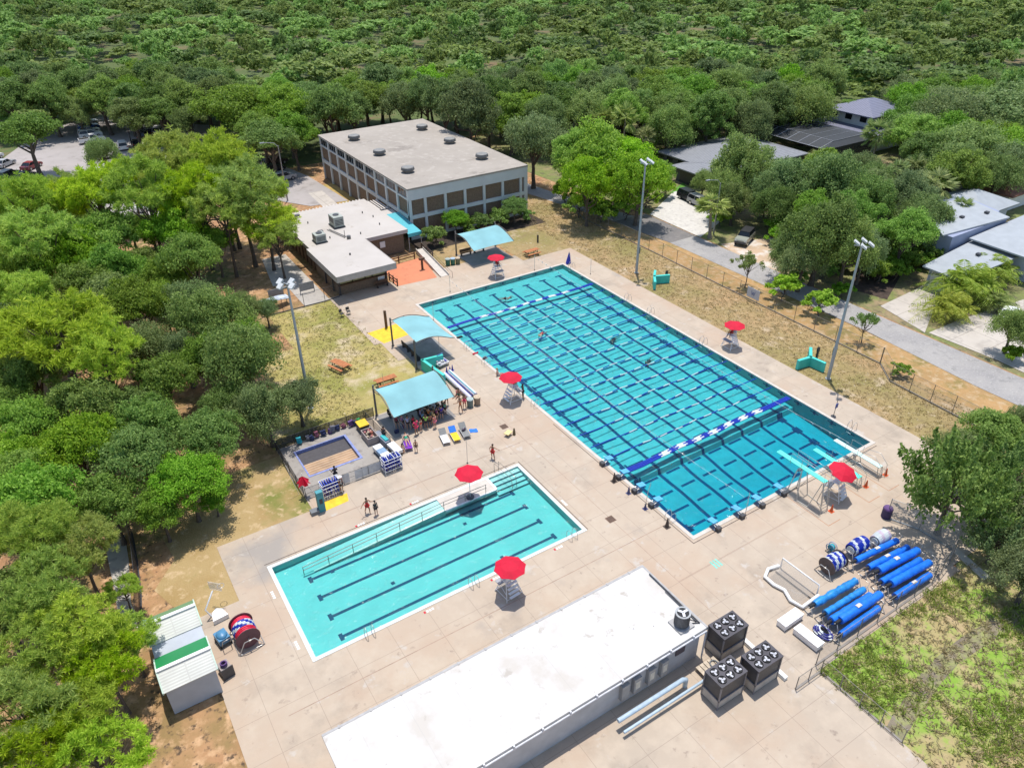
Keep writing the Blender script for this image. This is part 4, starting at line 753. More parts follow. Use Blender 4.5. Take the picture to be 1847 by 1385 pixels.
rack((-16.95, 21.35), 0.03, 'white pipe rack full of blue kickboards at the right corner of the wading pool fence', 9); rack((-22.85, 21.15), 0.03, 'white pipe rack of violet and blue floats near the yellow pad', 8)
def crate(name, loc, d, m1, label, cat, lid=None, rz=0):
    t = thing(name, label, cat, loc, rz); x, y, z = d
    mb = MB(); mb.bb(-x/2, x/2, -y/2, y/2, 0.02, z); mb.build('body', m1, t)
    if lid: MB().bb(-x/2-0.03, x/2+0.03, -y/2-0.03, y/2+0.03, z, z+0.09).build('lid', lid, t)
    mb = MB()
    for a in (-1, 1):
        for b in (-1, 1): mb.bb(a*x*.42-.05, a*x*.42+.05, b*y*.42-.05, b*y*.42+.05, 0, 0.02)
    mb.bb(-x*0.2, x*0.2, -y/2-0.02, -y/2, z*0.6, z*0.7); mb.build('handle', dark_metal, t)
    return t
crate('storage_box', (-16.77, 28.48), (0.95, 1.1, 0.75), dark_metal, 'dark storage box with bright yellow lid inside the wading pool fence', 'box', yellow_paint)
t = thing('toy_bin', 'open grey-brown bin heaped with pool toys beside the wading pool', 'bin', (-16.83, 26.57), 0)
mb = MB(); mb.bb(-0.55, 0.55, -0.9, -0.82, 0, 0.8); mb.bb(-0.55, 0.55, 0.82, 0.9, 0, 0.8); mb.bb(-0.55, -0.47, -0.82, 0.82, 0, 0.8); mb.bb(0.47, 0.55, -0.82, 0.82, 0, 0.8); mb.bb(-.47, .47, -.82, .82, 0, .05); mb.build('body', mat('taupe_bin', (0.32, 0.27, 0.25), 0.7, 0.1, 2), t)
mb = MB()
for k in range(16): mb.ball((random.uniform(-.38, .38), random.uniform(-.72, .72), random.uniform(.5, .78)), random.uniform(.1, .18), 6, k % 3, 5)
mb.build('toys', [mat('rust_toy', (0.3, 0.1, 0.06), 0.7), mat('pink_toy', (0.5, 0.2, 0.2), 0.7), mat('tan_cover')], t)
def mat_stack(loc, d, rz, mats_, label):
    t = thing('foam_mat_stack', label, 'foam mats', loc, rz); x, y, z = d; n = len(mats_)
    for k in range(n): MB().box((0, -y/2+(k+0.5)*y/n, z/2), (x, y/n-0.02, z)).build('mat', mats_[k], t)
    MB().bb(-x/2+.05, x/2-.05, -y/2+.05, y/2-.05, -0.3, 0.0).build('trolley', dark_metal, t)
pw = mat('off_white_foam', (0.68, 0.66, 0.64), 0.8, 0.05, 2); pb = mat('dusty_blue_foam', (0.2, 0.31, 0.45), 0.7)
mat_stack((*(-16.92, 23.53), 0.3), (0.8, 2.2, 0.4), 0.08, [pw, pb, pw], 'white and dusty blue foam mats stacked inside the wading pool fence'); mat_stack((*(-15.63, 23.49), 0.32), (0.75, 1.7, 0.3), 0.1, [pw], 'plain white foam slab on a trolley by the kickboard rack')
t = thing('float_tub', 'long grey tub with a teal float sticking out beside the crowded canopy', 'tub', (-15.94, 25.57), 0.1); mb = MB(); mb.bb(-.3, .3, -1.1, 1.1, 0, .65); mb.build('tub', mat('blue_grey_tub', (0.2, 0.22, 0.27), 0.6), t); MB().bb(-.18, .18, -.9, .1, .65, .78).build('float', mat('teal_float', (0.03, 0.4, 0.42), 0.6), t)
# fences
chain = mesh_screen('chain_link_mesh', (0.20, 0.19, 0.17), 0.13); windscreen = mesh_screen('black_windscreen', (0.02, 0.02, 0.025), 0.7)
def fence(name, pts, h, label, post_m, mesh_m=None, step=3.0, mid=False, base=True, pr=0.035):
    t = thing(name, label, 'fence', (*pts[0], 0)); o = Vector((*pts[0], 0)); P = [Vector((*p, 0))-o for p in pts]
    mm = MB(); rails = MB(); posts = []
    for a, b in zip(P, P[1:]):
        L = (b-a).length; n = max(1, round(L/step))
        for k in range(n): posts.append(a+(b-a)*(k/n))
        mm.quad(a+Vector((0, 0, .05)), b+Vector((0, 0, .05)), b+Vector((0, 0, h-.03)), a+Vector((0, 0, h-.03)))
        rails.tube([a+Vector((0, 0, h-.04)), b+Vector((0, 0, h-.04))], 0.022, 4)
        if mid: rails.tube([a+Vector((0, 0, h*.45)), b+Vector((0, 0, h*.45))], 0.018, 4)
        if base: rails.box(((a.x+b.x)/2, (a.y+b.y)/2, 0.02), (L, 0.14, 0.1), rz=math.atan2((b-a).y, (b-a).x))
    posts.append(P[-1])
    for p in posts: MB().tube([p, p+Vector((0, 0, h))], pr, 5).build('post', post_m, t)
    rails.build('rail', post_m, t)
    if mesh_m: mm.build('mesh', mesh_m, t)
    return t
fence('chain_link_fence', [(38.0, 68.6), (36.4, 63), (36.55, 47.3), (36.3, 8.5)], 2.0, 'long chain-link fence between the right lawn and the road verge', mat('rust_grey_post', (0.2, 0.17, 0.13), 0.6), chain)
fence('chain_link_fence', [(36.25, 8.4), (34.0, 5.7), (33.65, -3.8), (32.2, -5.6), (25, -9.5)], 2.1, 'chain-link fence run with a kink round the shrub near the diving end', mat('rust_grey_post'), chain, 2.6, True)
fence('chain_link_fence', [(-1.8, -13.5), (11.4, -13.5), (14.8, -12.9)], 1.9, 'chain-link fence behind the blue cover rolls along the weedy bank', mat('dull_rail'), chain, 2.2)
fence('chain_link_fence', [(14.8, -12.85), (16.0, -12.3), (15.9, -9.5), (14.9, -7.2)], 2.1, 'chain-link fence corner hung with pale cloth at the concrete spillway', grey_metal, mesh_screen('pale_cloth_mesh', (0.4, 0.4, 0.38), 0.35), 2.4)
fence('chain_link_fence', [(-4.4, -14), (-1.9, -14), (-1.9, -20)], 1.3, 'low rail fence at the bottom of the photo beside the chillers', mat('dull_rail'), chain, 1.5)
fence('chain_link_fence', [(-18, 57.8), (-9.7, 57.7), (-7.6, 58.0)], 1.9, 'dark chain-link fence joining the pavilion to the trees', dark_metal, chain, 3.3)
fence('windscreen_fence', [(-38.55, 25.47), (-38.75, 22.04), (-39.12, 18.22), (-39.75, 14.36)], 1.9, 'black screened fence along the grey path in the pine shade', dark_metal, windscreen)
f1 = fence('enclosure_fence', [(-24.95, 21.7), (-17.9, 21.7)], 1.15, 'waist-high fence with pale infill panels in front of the wading pool', dark_metal, mesh_screen('grey_infill', (0.4, 0.4, 0.4), 0.3), 1.75, True, False)
for x, m_ in ((5.35, mat('pale_panel', (0.5, 0.52, 0.53), 0.6)), (3.5, mat('pale_panel')), (6.6, mat('pale_panel'))): MB().bb(x-0.75, x+0.55, -0.03, -0.01, 0.1, 1.05).build('panel', m_, f1)
fence('enclosure_fence', [(-25.0, 22.0), (-25.0, 29.9), (-16.0, 29.95), (-15.0, 29.9)], 1.2, 'dark fence round the back of the wading pool hung with bags and towels', dark_metal, windscreen, 2.0, True, False)
fence('enclosure_fence', [(-15.9, 29.8), (-15.6, 24.5)], 1.1, 'short fence between the wading pool and the crowded canopy', dark_metal, mesh_screen('dark_infill', (0.1, 0.1, 0.11), 0.5), 1.8, False, False)
bagc = [mat('bag_navy', (0.02, 0.03, 0.09), 0.8), mat('bag_violet', (0.12, 0.06, 0.18), 0.8), mat('bag_teal', (0.02, 0.3, 0.35), 0.8), mat('bag_pink', (0.22, 0.07, 0.10), 0.8), mat('bag_green', (0.05, 0.4, 0.12), 0.8), mat('bag_grey', (0.14, 0.14, 0.17), 0.8)]
bagn = ['navy', 'violet', 'teal', 'pink', 'green', 'grey']
bagw = ['first from the yellow-lidded box', 'second from the yellow-lidded box', 'third', 'fourth', 'fifth', 'sixth', 'seventh', 'eighth', 'ninth', 'tenth', 'eleventh', 'farthest from the yellow-lidded box']
for k in range(12):
    c = (4, 0, 1, 3, 0, 5, 1, 0, 3, 0, 5, 2)[k]
    t = thing('swim_bag', '%s swim bag on the fence behind the wading pool, %s' % (bagn[c], bagw[k]+(' from the box' if 1 < k < 11 else '')), 'bag', (-16.6-0.55*k+random.uniform(-.2, .2), 29.7+random.uniform(-.12, .08), 0), random.uniform(-.2, .2), 'bags hung along the wading pool fence')
    MB().box((0, 0, .3+.1*(k%3)), (random.uniform(.3, .55), random.uniform(.16, .26), random.uniform(.4, .7)), M=Matrix.Rotation(random.uniform(-.35, .35), 3, 'Y')).ball((.05, -.05, .3), (.24, .16, .22), 8, 0, 5).build('body', bagc[c], t); MB().tube([(-0.1, 0.05, 0.8), (-0.05, 0.15, 1.15), (0.1, 0.1, 0.8)], 0.015, 4).build('strap', dark_metal, t)
def rail_fence(pts, label):
    t = thing('rail_fence', label, 'fence', (*pts[0], 0)); o = Vector((*pts[0], 0))
    P = [Vector((*p, 0))-o for p in pts]
    for a, b in zip(P, P[1:]):
        for z in (0.45, 0.85): MB().box((*((a+b)/2).xy, z), ((b-a).length, 0.05, 0.14), rz=math.atan2((b-a).y, (b-a).x)).build('rail', brown_wood, t)
    for p in P: MB().bb(p.x-.07, p.x+.07, p.y-.07, p.y+.07, 0, 1.05).build('post', brown_wood, t)
rail_fence([(1.0, 63.4), (3.6, 63.5), (6.2, 63.7)], 'brown two-rail fence at the back of the orange court'); rail_fence([(0.15, 59.2), (0.15, 57.9), (0.2, 56.7)], 'brown two-rail fence along the pavilion side of the orange court'); rail_fence([(8.6, 66.2), (8.6, 64.2), (8.5, 62.4)], 'brown two-rail fence beside the teal awning')
t = thing('wooden_sign_post', 'brown T-topped wooden post on the orange court', 'post', (5.45, 59.68)); MB().bb(-.12, .12, -.12, .12, 0, 1.5).build('post', brown_wood, t); MB().bb(-.4, .4, -.2, .2, 1.5, 1.75).build('cap', brown_wood, t)
t = thing('access_ramp', 'pale concrete ramp with low side walls and pipe rails beside the orange court', 'ramp', (0, 0, 0))
MB().prism([(6.4, 55.9), (7.6, 55.9), (8.4, 65.5), (7.4, 65.5)], 0.01, [0.03, 0.03, 0.5, 0.5]).build('ramp_floor', cop, t)
mb = MB(); mb.prism([(6.3, 55.9), (6.4, 55.9), (7.4, 65.5), (7.3, 65.5)], 0.0, [0.2, 0.2, 0.7, 0.7]); mb.prism([(7.6, 55.9), (7.7, 55.9), (8.5, 65.5), (8.4, 65.5)], 0.0, [0.2, 0.2, 0.7, 0.7]); mb.build('side_wall', cop, t)
mb = MB(); mb.tube([(7.65, 54.8, 0), (7.6, 54.8, .9), (7.65, 56, .95), (8.45, 65.4, 1.5)], .025, 5); mb.tube([(7.65, 56, .55), (8.45, 65.4, 1.1)], .02, 5); mb.build('handrail', dark_metal, t)
# bins, showers, poles and cones
def bin_(loc, label, m1, m2):
    t = thing('litter_bin', label, 'litter bin', loc); mb = MB(); mb.cyl((0, 0, 0), 0.3, 0.85, 16, r2=0.34); mb.build('drum', m1, t); MB().cyl((0, 0, 0.85), 0.37, 0.1, 16).cyl((0, 0, .95), .2, .03, 12).build('lid', m2, t)
bin_((-5.94, 26.20), 'grey-green drum bin with flat lid, nearer the woman in pink', mat('slate_green_bin', (0.12, 0.17, 0.16), 0.6), mat('pale_lid', (0.35, 0.42, 0.4), 0.5)); bin_((-5.12, 26.14), 'tan ribbed drum bin nearest the pool', mat('tan_bin', (0.3, 0.21, 0.14), 0.7), mat('tan_cover'))
bin_((9.18, 59.03), 'green bin with white bag on the far grass edge, leftmost of three', green_plastic, mat('pale_lid')); bin_((9.87, 58.80), 'dark green bin on the far grass edge, middle of three', green_plastic, mat('blue_grey_pipe')); bin_((10.55, 58.57), 'olive bin on the far grass edge, rightmost of three', mat('olive_bin', (0.14, 0.15, 0.08), 0.7), mat('tan_cover'))
t = thing('shower_pillar', 'teal shower pillar with a dark niche beside the yellow pad', 'shower', (-24.32, 19.54)); MB().bb(-.28, .28, -.22, .22, 0, 2.1).build('pillar', mat('deep_teal', (0.06, 0.27, 0.30), 0.6, 0.1, 1.5), t); MB().bb(-.14, .14, -.235, -.22, 0.9, 1.4).build('niche', dark_metal, t); MB().bb(-1.0, -0.3, -0.3, 0.25, 0, 0.35).build('basin', grey_plastic, t)
t = thing('shower_post', 'brown shower post standing on the yellow painted pad', 'shower', (-6.03, 46.62)); MB().bb(-.13, .13, -.13, .13, 0, 2.3).build('post', brown_wood, t); MB().tube([(0, -.13, 2.1), (0, -.4, 2.15)], .03, 5).build('shower_head', steel, t)
def cone(loc, label, m1, h=0.75, w=0.2):
    t = thing('traffic_cone', label, 'cone', loc); MB().bb(-w, w, -w, w, 0, 0.04).build('base', m1, t); MB().tube([(0, 0, 0.04), (0, 0, h)], [w*0.75, 0.035], 12).build('body', m1, t); return t
cone((19.75, -3.75, 0), 'orange cone behind the white diving board', orange_plastic); cone((16.9, -3.8, 0), 'orange cone behind the low turquoise diving board', orange_plastic); cone((11.75, -4.2, 0), 'orange cone behind the high turquoise diving board', orange_plastic)
db = mat('dull_brown_rubber', (0.07, 0.05, 0.04), 0.7); cone((-1.1, 8.85, 0), 'slim dark delineator cone beside the broad dive-end rope', db, 1.0, 0.24); cone((-1.1, 1.95, 0), 'slim dark delineator cone near the front corner of the large pool', db, 1.0, 0.24)
db2 = mat('slate_blue_rubber', (0.05, 0.06, 0.16), 0.6); cone((-1.05, 6.9, 0), 'small slate-blue cone between the dark delineators', db2, 0.75, 0.19); cone((-1.15, 4.6, 0), 'small slate-blue cone holding a bent flag pole', db2, 0.5, 0.19)
def flag_pole(xy, h, label, bend=0.0):
    t = thing('flag_post', label, 'post', xy); MB().tube([(0, 0, 0), (0.02+bend*.3, 0, h*.6), (bend, 0, h)], 0.028, 5).build('pole', steel, t); MB().cyl((0, 0, 0), .09, .04, 8).build('base', dark_metal, t)
for xy, h, lb_ in (((-0.29, 45.23), 2.3, 'thin flag post by the far left pool corner'), ((-3.55, 37.44), 2.6, 'thin flag post rising behind the turquoise wall'), ((5.27, 51.17), 2.3, 'thin flag post between the ramp and the far pool edge'), ((18.47, 50.70), 2.3, 'thin flag post on the far deck right of the lifeguard'), ((5.40, -0.54), 2.4, 'thin flag post at the front pool edge by the starting blocks'), ((24.19, 45.28), 2.2, 'thin flag post on the right deck near the blue cover'), ((-12.13, 33.77), 2.2, 'thin pole behind the crowded canopy'), ((-10.75, 18.30), 2.6, 'thin flag post behind the free-standing umbrella')): flag_pole(xy, h, lb_)
flag_pole((-1.15, 4.6, .5), 2.2, 'bent flag pole standing in the slate-blue cone', 0.35)
def flag_line(x, label):
    t = thing('backstroke_flags', label, 'pennants', (x, 0, 0))
    zf = lambda y: 2.15-0.55*(1-((y-25)/25.5)**2)
    MB().tube([(0.03*math.sin(y), y, zf(y)) for y in np.linspace(-0.5, 50.5, 40)], 0.012, 4).build('line', white_plastic, t)
    for k in range(52):
        y = 0.6+k*0.96; z = zf(y); MB().add([(0, y-0.13, z), (0, y+0.13, z), (0.08, y, z-0.3), (0.006, y-0.13, z), (0.006, y+0.13, z), (0.086, y, z-0.3)], [(0, 1, 2), (5, 4, 3)]).build('pennant', white_plastic if k % 2 else mat('pale_blue_pennant', (0.3, 0.6, 0.75), 0.6), t)
flag_line(4.9, 'line of white pennants over the pool on the lifeguard and canopy side'); flag_line(18.3, 'line of white pennants over the pool on the road side')
def ladder(loc, rz, label):
    t = thing('pool_ladder', label, 'pool ladder', loc, rz, 'pool grab rails')
    for s_ in (-1, 1): MB().tube([(s_*0.27, 0.65, 0), (s_*0.27, 0.6, 0.5), (s_*.27, 0.4, 0.86), (s_*0.27, 0.1, 0.86), (s_*0.27, -0.12, 0.55), (s_*0.27, -0.14, -0.5)], 0.025, 6).build('handrail', steel, t)
    MB().bb(-.25, .25, -.18, -.1, -.3, -.27).build('step', white_plastic, t)
for xy, lb_ in (((24.06, 48.32), 'by the blue folded cover'), ((23.37, 36.09), 'near the far turquoise wall'), ((23.26, 31.67), 'second from the far turquoise wall'), ((23.36, 22.49), 'just beyond the road-side lifeguard stand'), ((23.46, 2.35), 'nearest the white diving board')): ladder((22.95, xy[1], 0), -PI/2, 'steel rails on the road side of the large pool, '+lb_)
for xy, lb_ in (((0.06, 36.57), 'by the red rescue tube'), ((0.10, 32.51), 'by the black bag'), ((-0.22, 22.55), 'beside the dark-clad standing swimmer'), ((-0.27, 2.44), 'nearest the front corner')): ladder((-.05, xy[1], 0), PI/2, 'steel grab rails on the left side of the large pool, '+lb_)
ladder((-26.1, 5.45, 0), PI, 'steel grab rails at the front left corner of the small pool'); ladder((-17.6, 5.45, 0), PI, 'steel grab rails midway on the front side of the small pool'); ladder((-8.4, 5.45, 0), PI, 'steel grab rails at the right end of the small pool front')
def block(loc, rz, label):
    t = thing('starting_block', label, 'starting block', loc, rz, 'starting blocks round the dive end')
    MB().bb(-.22, .22, -.75, -.4, 0, .4).build('pedestal', dark_metal, t); MB().bb(-.3, .3, -.5, .15, .05, .12).build('lower_plate', mat('steel_blue_plate', (0.15, 0.17, 0.22), 0.5), t)  # steel-blue plate set low under the platform
    MB().box((0, 0.15, .58), (.55, .75, .07), M=Matrix.Rotation(R(-8), 3, 'X')).build('platform', mat('sky_blue_platform', (0.10, 0.38, 0.62), 0.4, 0.1, 3), t)
    MB().tube([(-.2, -.45, .4), (-.2, .1, .55)], .03, 5).tube([(.2, -.45, .4), (.2, .1, .55)], .03, 5).tube([(-.24, .4, .35), (.24, .4, .35)], .02, 5).build('bracket', steel, t)
for k, y in enumerate((11.2, 8.9, 6.7, 4.5)): block((0.0, y, 0), -PI/2, 'blue starting block on the left edge of the dive end, %s from the front corner' % ('fourth', 'third', 'second', 'first')[k])
for k, x in enumerate((2.1, 4.85, 7.3, 10.0)): block((x, -0.1, 0), 0, 'blue starting block on the front edge of the dive end, %s from the left' % ('first', 'second', 'third', 'fourth')[k])
# diving boards
def diving_board(x, h, L, m1, label, y_back, y_front):
    t = thing('diving_board', label, 'diving board', (x, 0, 0))
    MB().bb(-0.26, 0.26, y_back, y_front, h-0.05, h).build('board', m1, t)
    mb = MB(); r = 0.035
    if h > 2:
        for s_ in (-1, 1):
            mb.tube([(s_*0.7, -0.55, 0), (s_*0.35, -0.9, h-0.25)], r+.01, 6); mb.tube([(s_*0.7, -1.7, 0), (s_*0.35, -1.3, h-0.25)], r+.01, 6); mb.tube([(s_*0.65, -0.9, .5), (s_*0.5, -1.4, 1.4)], r, 5)
            mb.tube([(s_*0.45, y_back-0.5, 0), (s_*0.32, y_back, h)], r+.01, 6); mb.tube([(s_*0.6, y_back+.7, 0), (s_*0.32, y_back+.1, h-.1)], r, 6); mb.tube([(s_*.7, -1.7, .05), (s_*.55, y_back+.2, .05)], r, 5)
        for k in range(9): mb.tube([(-0.4, y_back-0.48+.05*k, 0.3*k+.2), (0.4, y_back-.48+.05*k, .3*k+.2)], 0.025, 5)
        mb.tube([(-.7, -.55, .05), (.7, -.55, .05)], r, 5); mb.tube([(-.35, -.9, h-.3), (.35, -.9, h-.3)], .06, 6)
    else:
        for s_ in (-1, 1):
            mb.tube([(s_*0.4, -0.6, 0), (s_*0.3, -0.9, h-0.1)], r, 6); mb.tube([(s_*0.4, -1.4, 0), (s_*0.3, -1.1, h-0.1)], r, 6); mb.tube([(s_*.35, y_back-.1, 0), (s_*.3, y_back+.1, h)], r, 6); mb.tube([(s_*.35, y_back-.1, .05), (s_*.4, -.6, .05)], .03, 5)
        for k in range(3): mb.tube([(-.33, y_back-.12, .25+.3*k), (.33, y_back-.12, .25+.3*k)], .025, 5)
    mb.build('stand', mat('pale_steel_stand', (0.5, 0.48, 0.43), 0.4, 0.1, 3, 0.3), t)
    mb = MB()
    for s_ in (-1, 1):
        xx = s_*0.42
        if h > 2: mb.tube([(xx, y_back-.45, .9), (xx, y_back, h+.95), (xx, -0.1, h+.95), (xx, -.1, h-.1)], .022, 5); mb.tube([(xx, y_back, h+.5), (xx, -.1, h+.5)], .018, 5); mb.tube([(xx, -1.2, h-.2), (xx, -1.2, h+.95)], .02, 5)
        else: mb.tube([(xx, y_back-.3, 0), (xx, y_back-.25, 1.3), (xx, y_back+.6, 2.0), (xx, -1.9, 1.75), (xx, -1.5, 1.1)], .022, 5); mb.tube([(xx, -1.3, h+.7), (xx, -.05, h+.7), (xx, -.05, h-.1)], .02, 5); mb.tube([(xx, -1.3, h+.7), (xx, -1.3, h-.1)], .02, 5)
    mb.build('handrail', steel, t)
    MB().tube([(-.4, -1.1, h-.12), (.4, -1.1, h-.12)], .08, 8).ball((-.45, -1.1, h-.12), (.06, .16, .16), 8, 0, 6).build('fulcrum_wheel', grey_metal, t)
    return t
tb = mat('turquoise_board', (0.10, 0.66, 0.53), 0.6, 0.06, 2)
diving_board(11.1, 3.0, 4.9, tb, 'high turquoise three-metre diving board on a pale steel tower', -3.45, 1.55); diving_board(16.35, 1.05, 4.8, tb, 'low turquoise diving board in the middle of the three', -3.4, 1.45); diving_board(19.1, 1.05, 4.8, mat('pale_mint_board', (0.5, 0.66, 0.6), 0.6, 0.06, 2), 'low pale mint diving board nearest the right pool corner', -3.5, 1.35)
sheet('board_pad_edges', [r_ for x in (11.1, 16.35, 19.1) for r_ in (rect(x-1.0, x-.95, -5.2, -.7), rect(x-1.0, x+.5, -5.25, -5.2))], 0.003, mat('rusty_joint', (0.38, 0.17, 0.08), 0.9))
# cover rolls
def cover_roll(a, b, z, r, label, lumpy=0.05, tag_=True, m_=None):
    A = Vector((*a, 0)); B = Vector((*b, 0)); L = (B-A).length; rz = math.atan2((B-A).y, (B-A).x)
    r *= 1.16; t = thing('pool_cover_roll', label, 'pool cover', (*A.xy, 0), rz, 'blue pool covers rolled on reels'); mb = MB(); n = 16
    rs = [r*(0.92+lumpy*random.uniform(-1, 1)) for _ in range(n+1)]
    mb.tube([(0.05+(L-0.1)*k/n, random.uniform(-.012, .012), z+random.uniform(-.012, .012)) for k in range(n+1)], rs, 18); mb.build('cover', m_ or blue_vinyl, t)
    MB().tube([(-0.55, 0, z), (L+0.35, 0, z)], 0.05, 8).build('axle', steel, t)
    MB().tube([(-0.45, 0, z), (0.06, 0, z)], r*.42, 10).build('core_tube', black_rubber, t)
    for x in (-0.4, L+0.25):
        mb = MB(); mb.tube([(x, -0.42, 0.04), (x, -0.1, z+.02), (x, .1, z+.02), (x, 0.42, 0.04)], 0.028, 5); mb.tube([(x, -.42, .04), (x, .42, .04)], .025, 5); mb.build('stand', steel, t)
    MB().tube([(-.4, .4, .04), (L+.25, .4, .04)], .025, 5).tube([(L+.3, 0, z), (L+.5, 0, z+.3), (L+.45, .3, z+.3)], .02, 5).build('tie_bar', steel, t)
    if tag_: mb = MB(); c = L*random.uniform(.42, .55); n8 = 5; pts8 = [(math.cos(PI*(.32+.07*q))*r*1.05, math.sin(PI*(.32+.07*q))*r*1.05) for q in range(n8)]; [mb.quad((c-.25, pts8[q][0], z+pts8[q][1]), (c+.2, pts8[q][0], z+pts8[q][1]), (c+.2, pts8[q+1][0], z+pts8[q+1][1]), (c-.25, pts8[q+1][0], z+pts8[q+1][1])) for q in range(n8-1)]; mb.build('tape', mat('label_tape', (0.55, 0.52, 0.45), 0.7, 0.2, 6), t)
CR = [((7.83,-9.26),(12.49,-9.67),.75,.24,'farthest from the fence in the far bank, beside the striped reels',True), ((8.08,-10.22),(12.56,-10.56),.7,.25,'second row of the far bank, with a pale taped label',True), ((8.35,-10.85),(12.8,-11.2),.78,.31,'thick one in the middle of the far bank',True), ((7.67,-11.62),(12.24,-11.86),.65,.24,'fourth row of the far bank behind a bare pipe',False), ((7.99,-12.15),(12.45,-12.45),.75,.28,'wrinkled one next to last before the fence',False), ((7.45,-12.95),(11.6,-13.1),.5,.25,'half shaded against the fence in the far bank',True),
      ((1.75,-10.33),(6.21,-10.55),.7,.26,'bound with straps beside the water polo goal',False), ((1.75,-11.27),(6.12,-11.36),.65,.24,'paler one in the near bank with its end unwound',False), ((1.5,-11.95),(5.9,-12.05),.72,.28,'third row of the near bank, partly under the thick one',False), ((2.0,-12.3),(6.5,-12.38),.8,.29,'thick one with a white tag in the near bank',True), ((1.3,-12.98),(5.65,-12.95),.45,.23,'lowest one against the fence in the near bank',False)]
pale_vinyl = mat('paler_blue_vinyl', (0.02, 0.22, 0.55), 0.35, 0.3, 2.5, bump=0.5)
for k, c in enumerate(CR): cover_roll(c[0], c[1], c[2], c[3], 'blue pool cover roll, '+c[4], 0.14 if k in (6, 7) else 0.04, c[5], pale_vinyl if k in (6, 7) else None)
def rope_reel(loc, rz, r, L, cols, disc, label, pat='stripe'):
    t = thing('lane_rope_reel', label, 'rope reel', loc, rz, 'reels wound with lane ropes'); z = r+0.12
    for s_ in (-1, 1):
        MB().tube([(s_*L/2, 0, z), (s_*(L/2+.05), 0, z)], r*(1 if disc is not rope_white else .55), 24).build('end_disc', disc, t)
        x = s_*(L/2+.3); mb = MB(); mb.tube([(x, -r*1.05, .03), (x, -.35, z+.05), (x, .35, z+.05), (x, r*1.05, .03)], .035, 6); mb.tube([(x, -r*1.05, .04), (x, r*1.05, .04)], .03, 5); mb.build('stand', steel, t)
    MB().tube([(-L/2-.35, 0, z), (L/2+.35, 0, z)], .045, 8).tube([(-L/2-.3, -r*1.05, .04), (L/2+.3, -r*1.05, .04)], .03, 5).tube([(-L/2-.3, r*1.05, .04), (L/2+.3, r*1.05, .04)], .03, 5).build('axle', steel, t)
    mb = MB(); nt = int(L/0.13); rr = r*0.8
    for k in range(nt):
        x = -L/2+0.07+k*(L-0.14)/(nt-1); seg = 20; base_r = rr*(1-0.08*math.cos(PI*2*k/nt))
        for q in range(seg):
            a0, a1 = 2*PI*q/seg, 2*PI*(q+1)/seg; c = cols[((q+2*k)//4) % len(cols)] if pat == 'stripe' else cols[min(len(cols)-1, int(len(cols)*k/nt))]
            if pat == 'mixed': c = 2 if (k < nt*.3 or k > nt*.72) else ((q+k)//2) % 2
            am = (a0+a1)/2
            mb.tube([(x, base_r*math.cos(a0), z+base_r*math.sin(a0)), (x, base_r*1.0*math.cos(am), z+base_r*math.sin(am)), (x, base_r*math.cos(a1), z+base_r*math.sin(a1))], 0.07, 5, c, caps=False)
    mb.build('wound_rope', [rope_blue, rope_white, mat('red_rope', (0.7, 0.02, 0.06), 0.5), mat('pale_pink_rope', (0.6, 0.5, 0.58), 0.5)], t)
brown_disc = mat('brown_disc', (0.10, 0.07, 0.065), 0.6, 0.15, 2)
rope_reel((6.25, -8.5, 0), 0.0, 0.72, 1.5, [0, 1], brown_disc, 'big reel of blue and white lane rope with dark end discs, nearest the pool')
rope_reel((9.4, -8.35, 0), 0.0, 0.62, 1.75, [0, 0, 1], rope_white, 'reel of deep blue and white rope behind the far cover rolls'); rope_reel((11.7, -8.75, 0), 0.0, 0.58, 1.5, [3, 1, 1], rope_white, 'reel of pale faded rope in the shade of the tree')
rope_reel((-33.55, 9.6, 0), PI/2+.05, 0.85, 1.6, [0, 1, 2], mat('maroon_disc', (0.12, 0.05, 0.06), 0.6), 'reel of red, white and blue rope with maroon discs beside the green sheds', 'mixed')
t = thing('hose_reel', 'small spoked wheel hose reel on a cart beside the big rope reel', 'hose reel', (7.8, -7.2, 0)); mb = MB()
for x in (-.18, .18): mb.tube([(x, .36*math.cos(a), .5+.36*math.sin(a)) for a in np.linspace(0, 2*PI, 15)], .035, 5)
for k in range(6): a = PI*k/3; mb.tube([(-.18, 0, .5), (-.18, .36*math.cos(a), .5+.36*math.sin(a))], .02, 4)
mb.build('wheel', mat('dusty_blue_foam'), t); MB().tube([(-.16, 0, .5), (.16, 0, .5)], .26, 12).build('hose', mat('bag_teal'), t); MB().tube([(-.25, -.3, 0), (-.25, 0, .5), (-.25, .3, 0)], .03, 5).tube([(.25, -.3, 0), (.25, 0, .5), (.25, .3, 0)], .03, 5).build('stand', dark_metal, t)
# water polo goal, white boxes, rope heap
t = thing('water_polo_goal', 'white floating water polo goal with grey net lying on the deck', 'goal', (0, 0, 0)); mb = MB()
mb.tube([(3.2, -6.2, .1), (3.2, -6.2, 1.0), (3.3, -9.5, 1.0), (3.3, -9.5, .1)], .06, 6); mb.build('goal_frame', white, t)
mb = MB(); mb.tube([(3.1, -6.1, .15), (2.1, -5.9, .2), (1.3, -6.3, .18), (1.25, -7.2, .18), (1.5, -8.0, .18), (1.1, -8.9, .18), (1.3, -9.8, .18), (3.2, -9.7, .18)], .14, 8); mb.build('float', white_plastic, t)
MB().add([(3.2, -6.2, 1.0), (3.3, -9.5, 1.0), (1.4, -9.5, .2), (1.4, -6.4, .2)], [(0, 1, 2, 3)]).build('net', mesh_screen('goal_net', (0.35, 0.32, 0.28), 0.3), t); MB().tube([(2.5, -6.3, .1), (2.6, -9.6, .1)], .04, 5).build('base_bar', dark_metal, t)
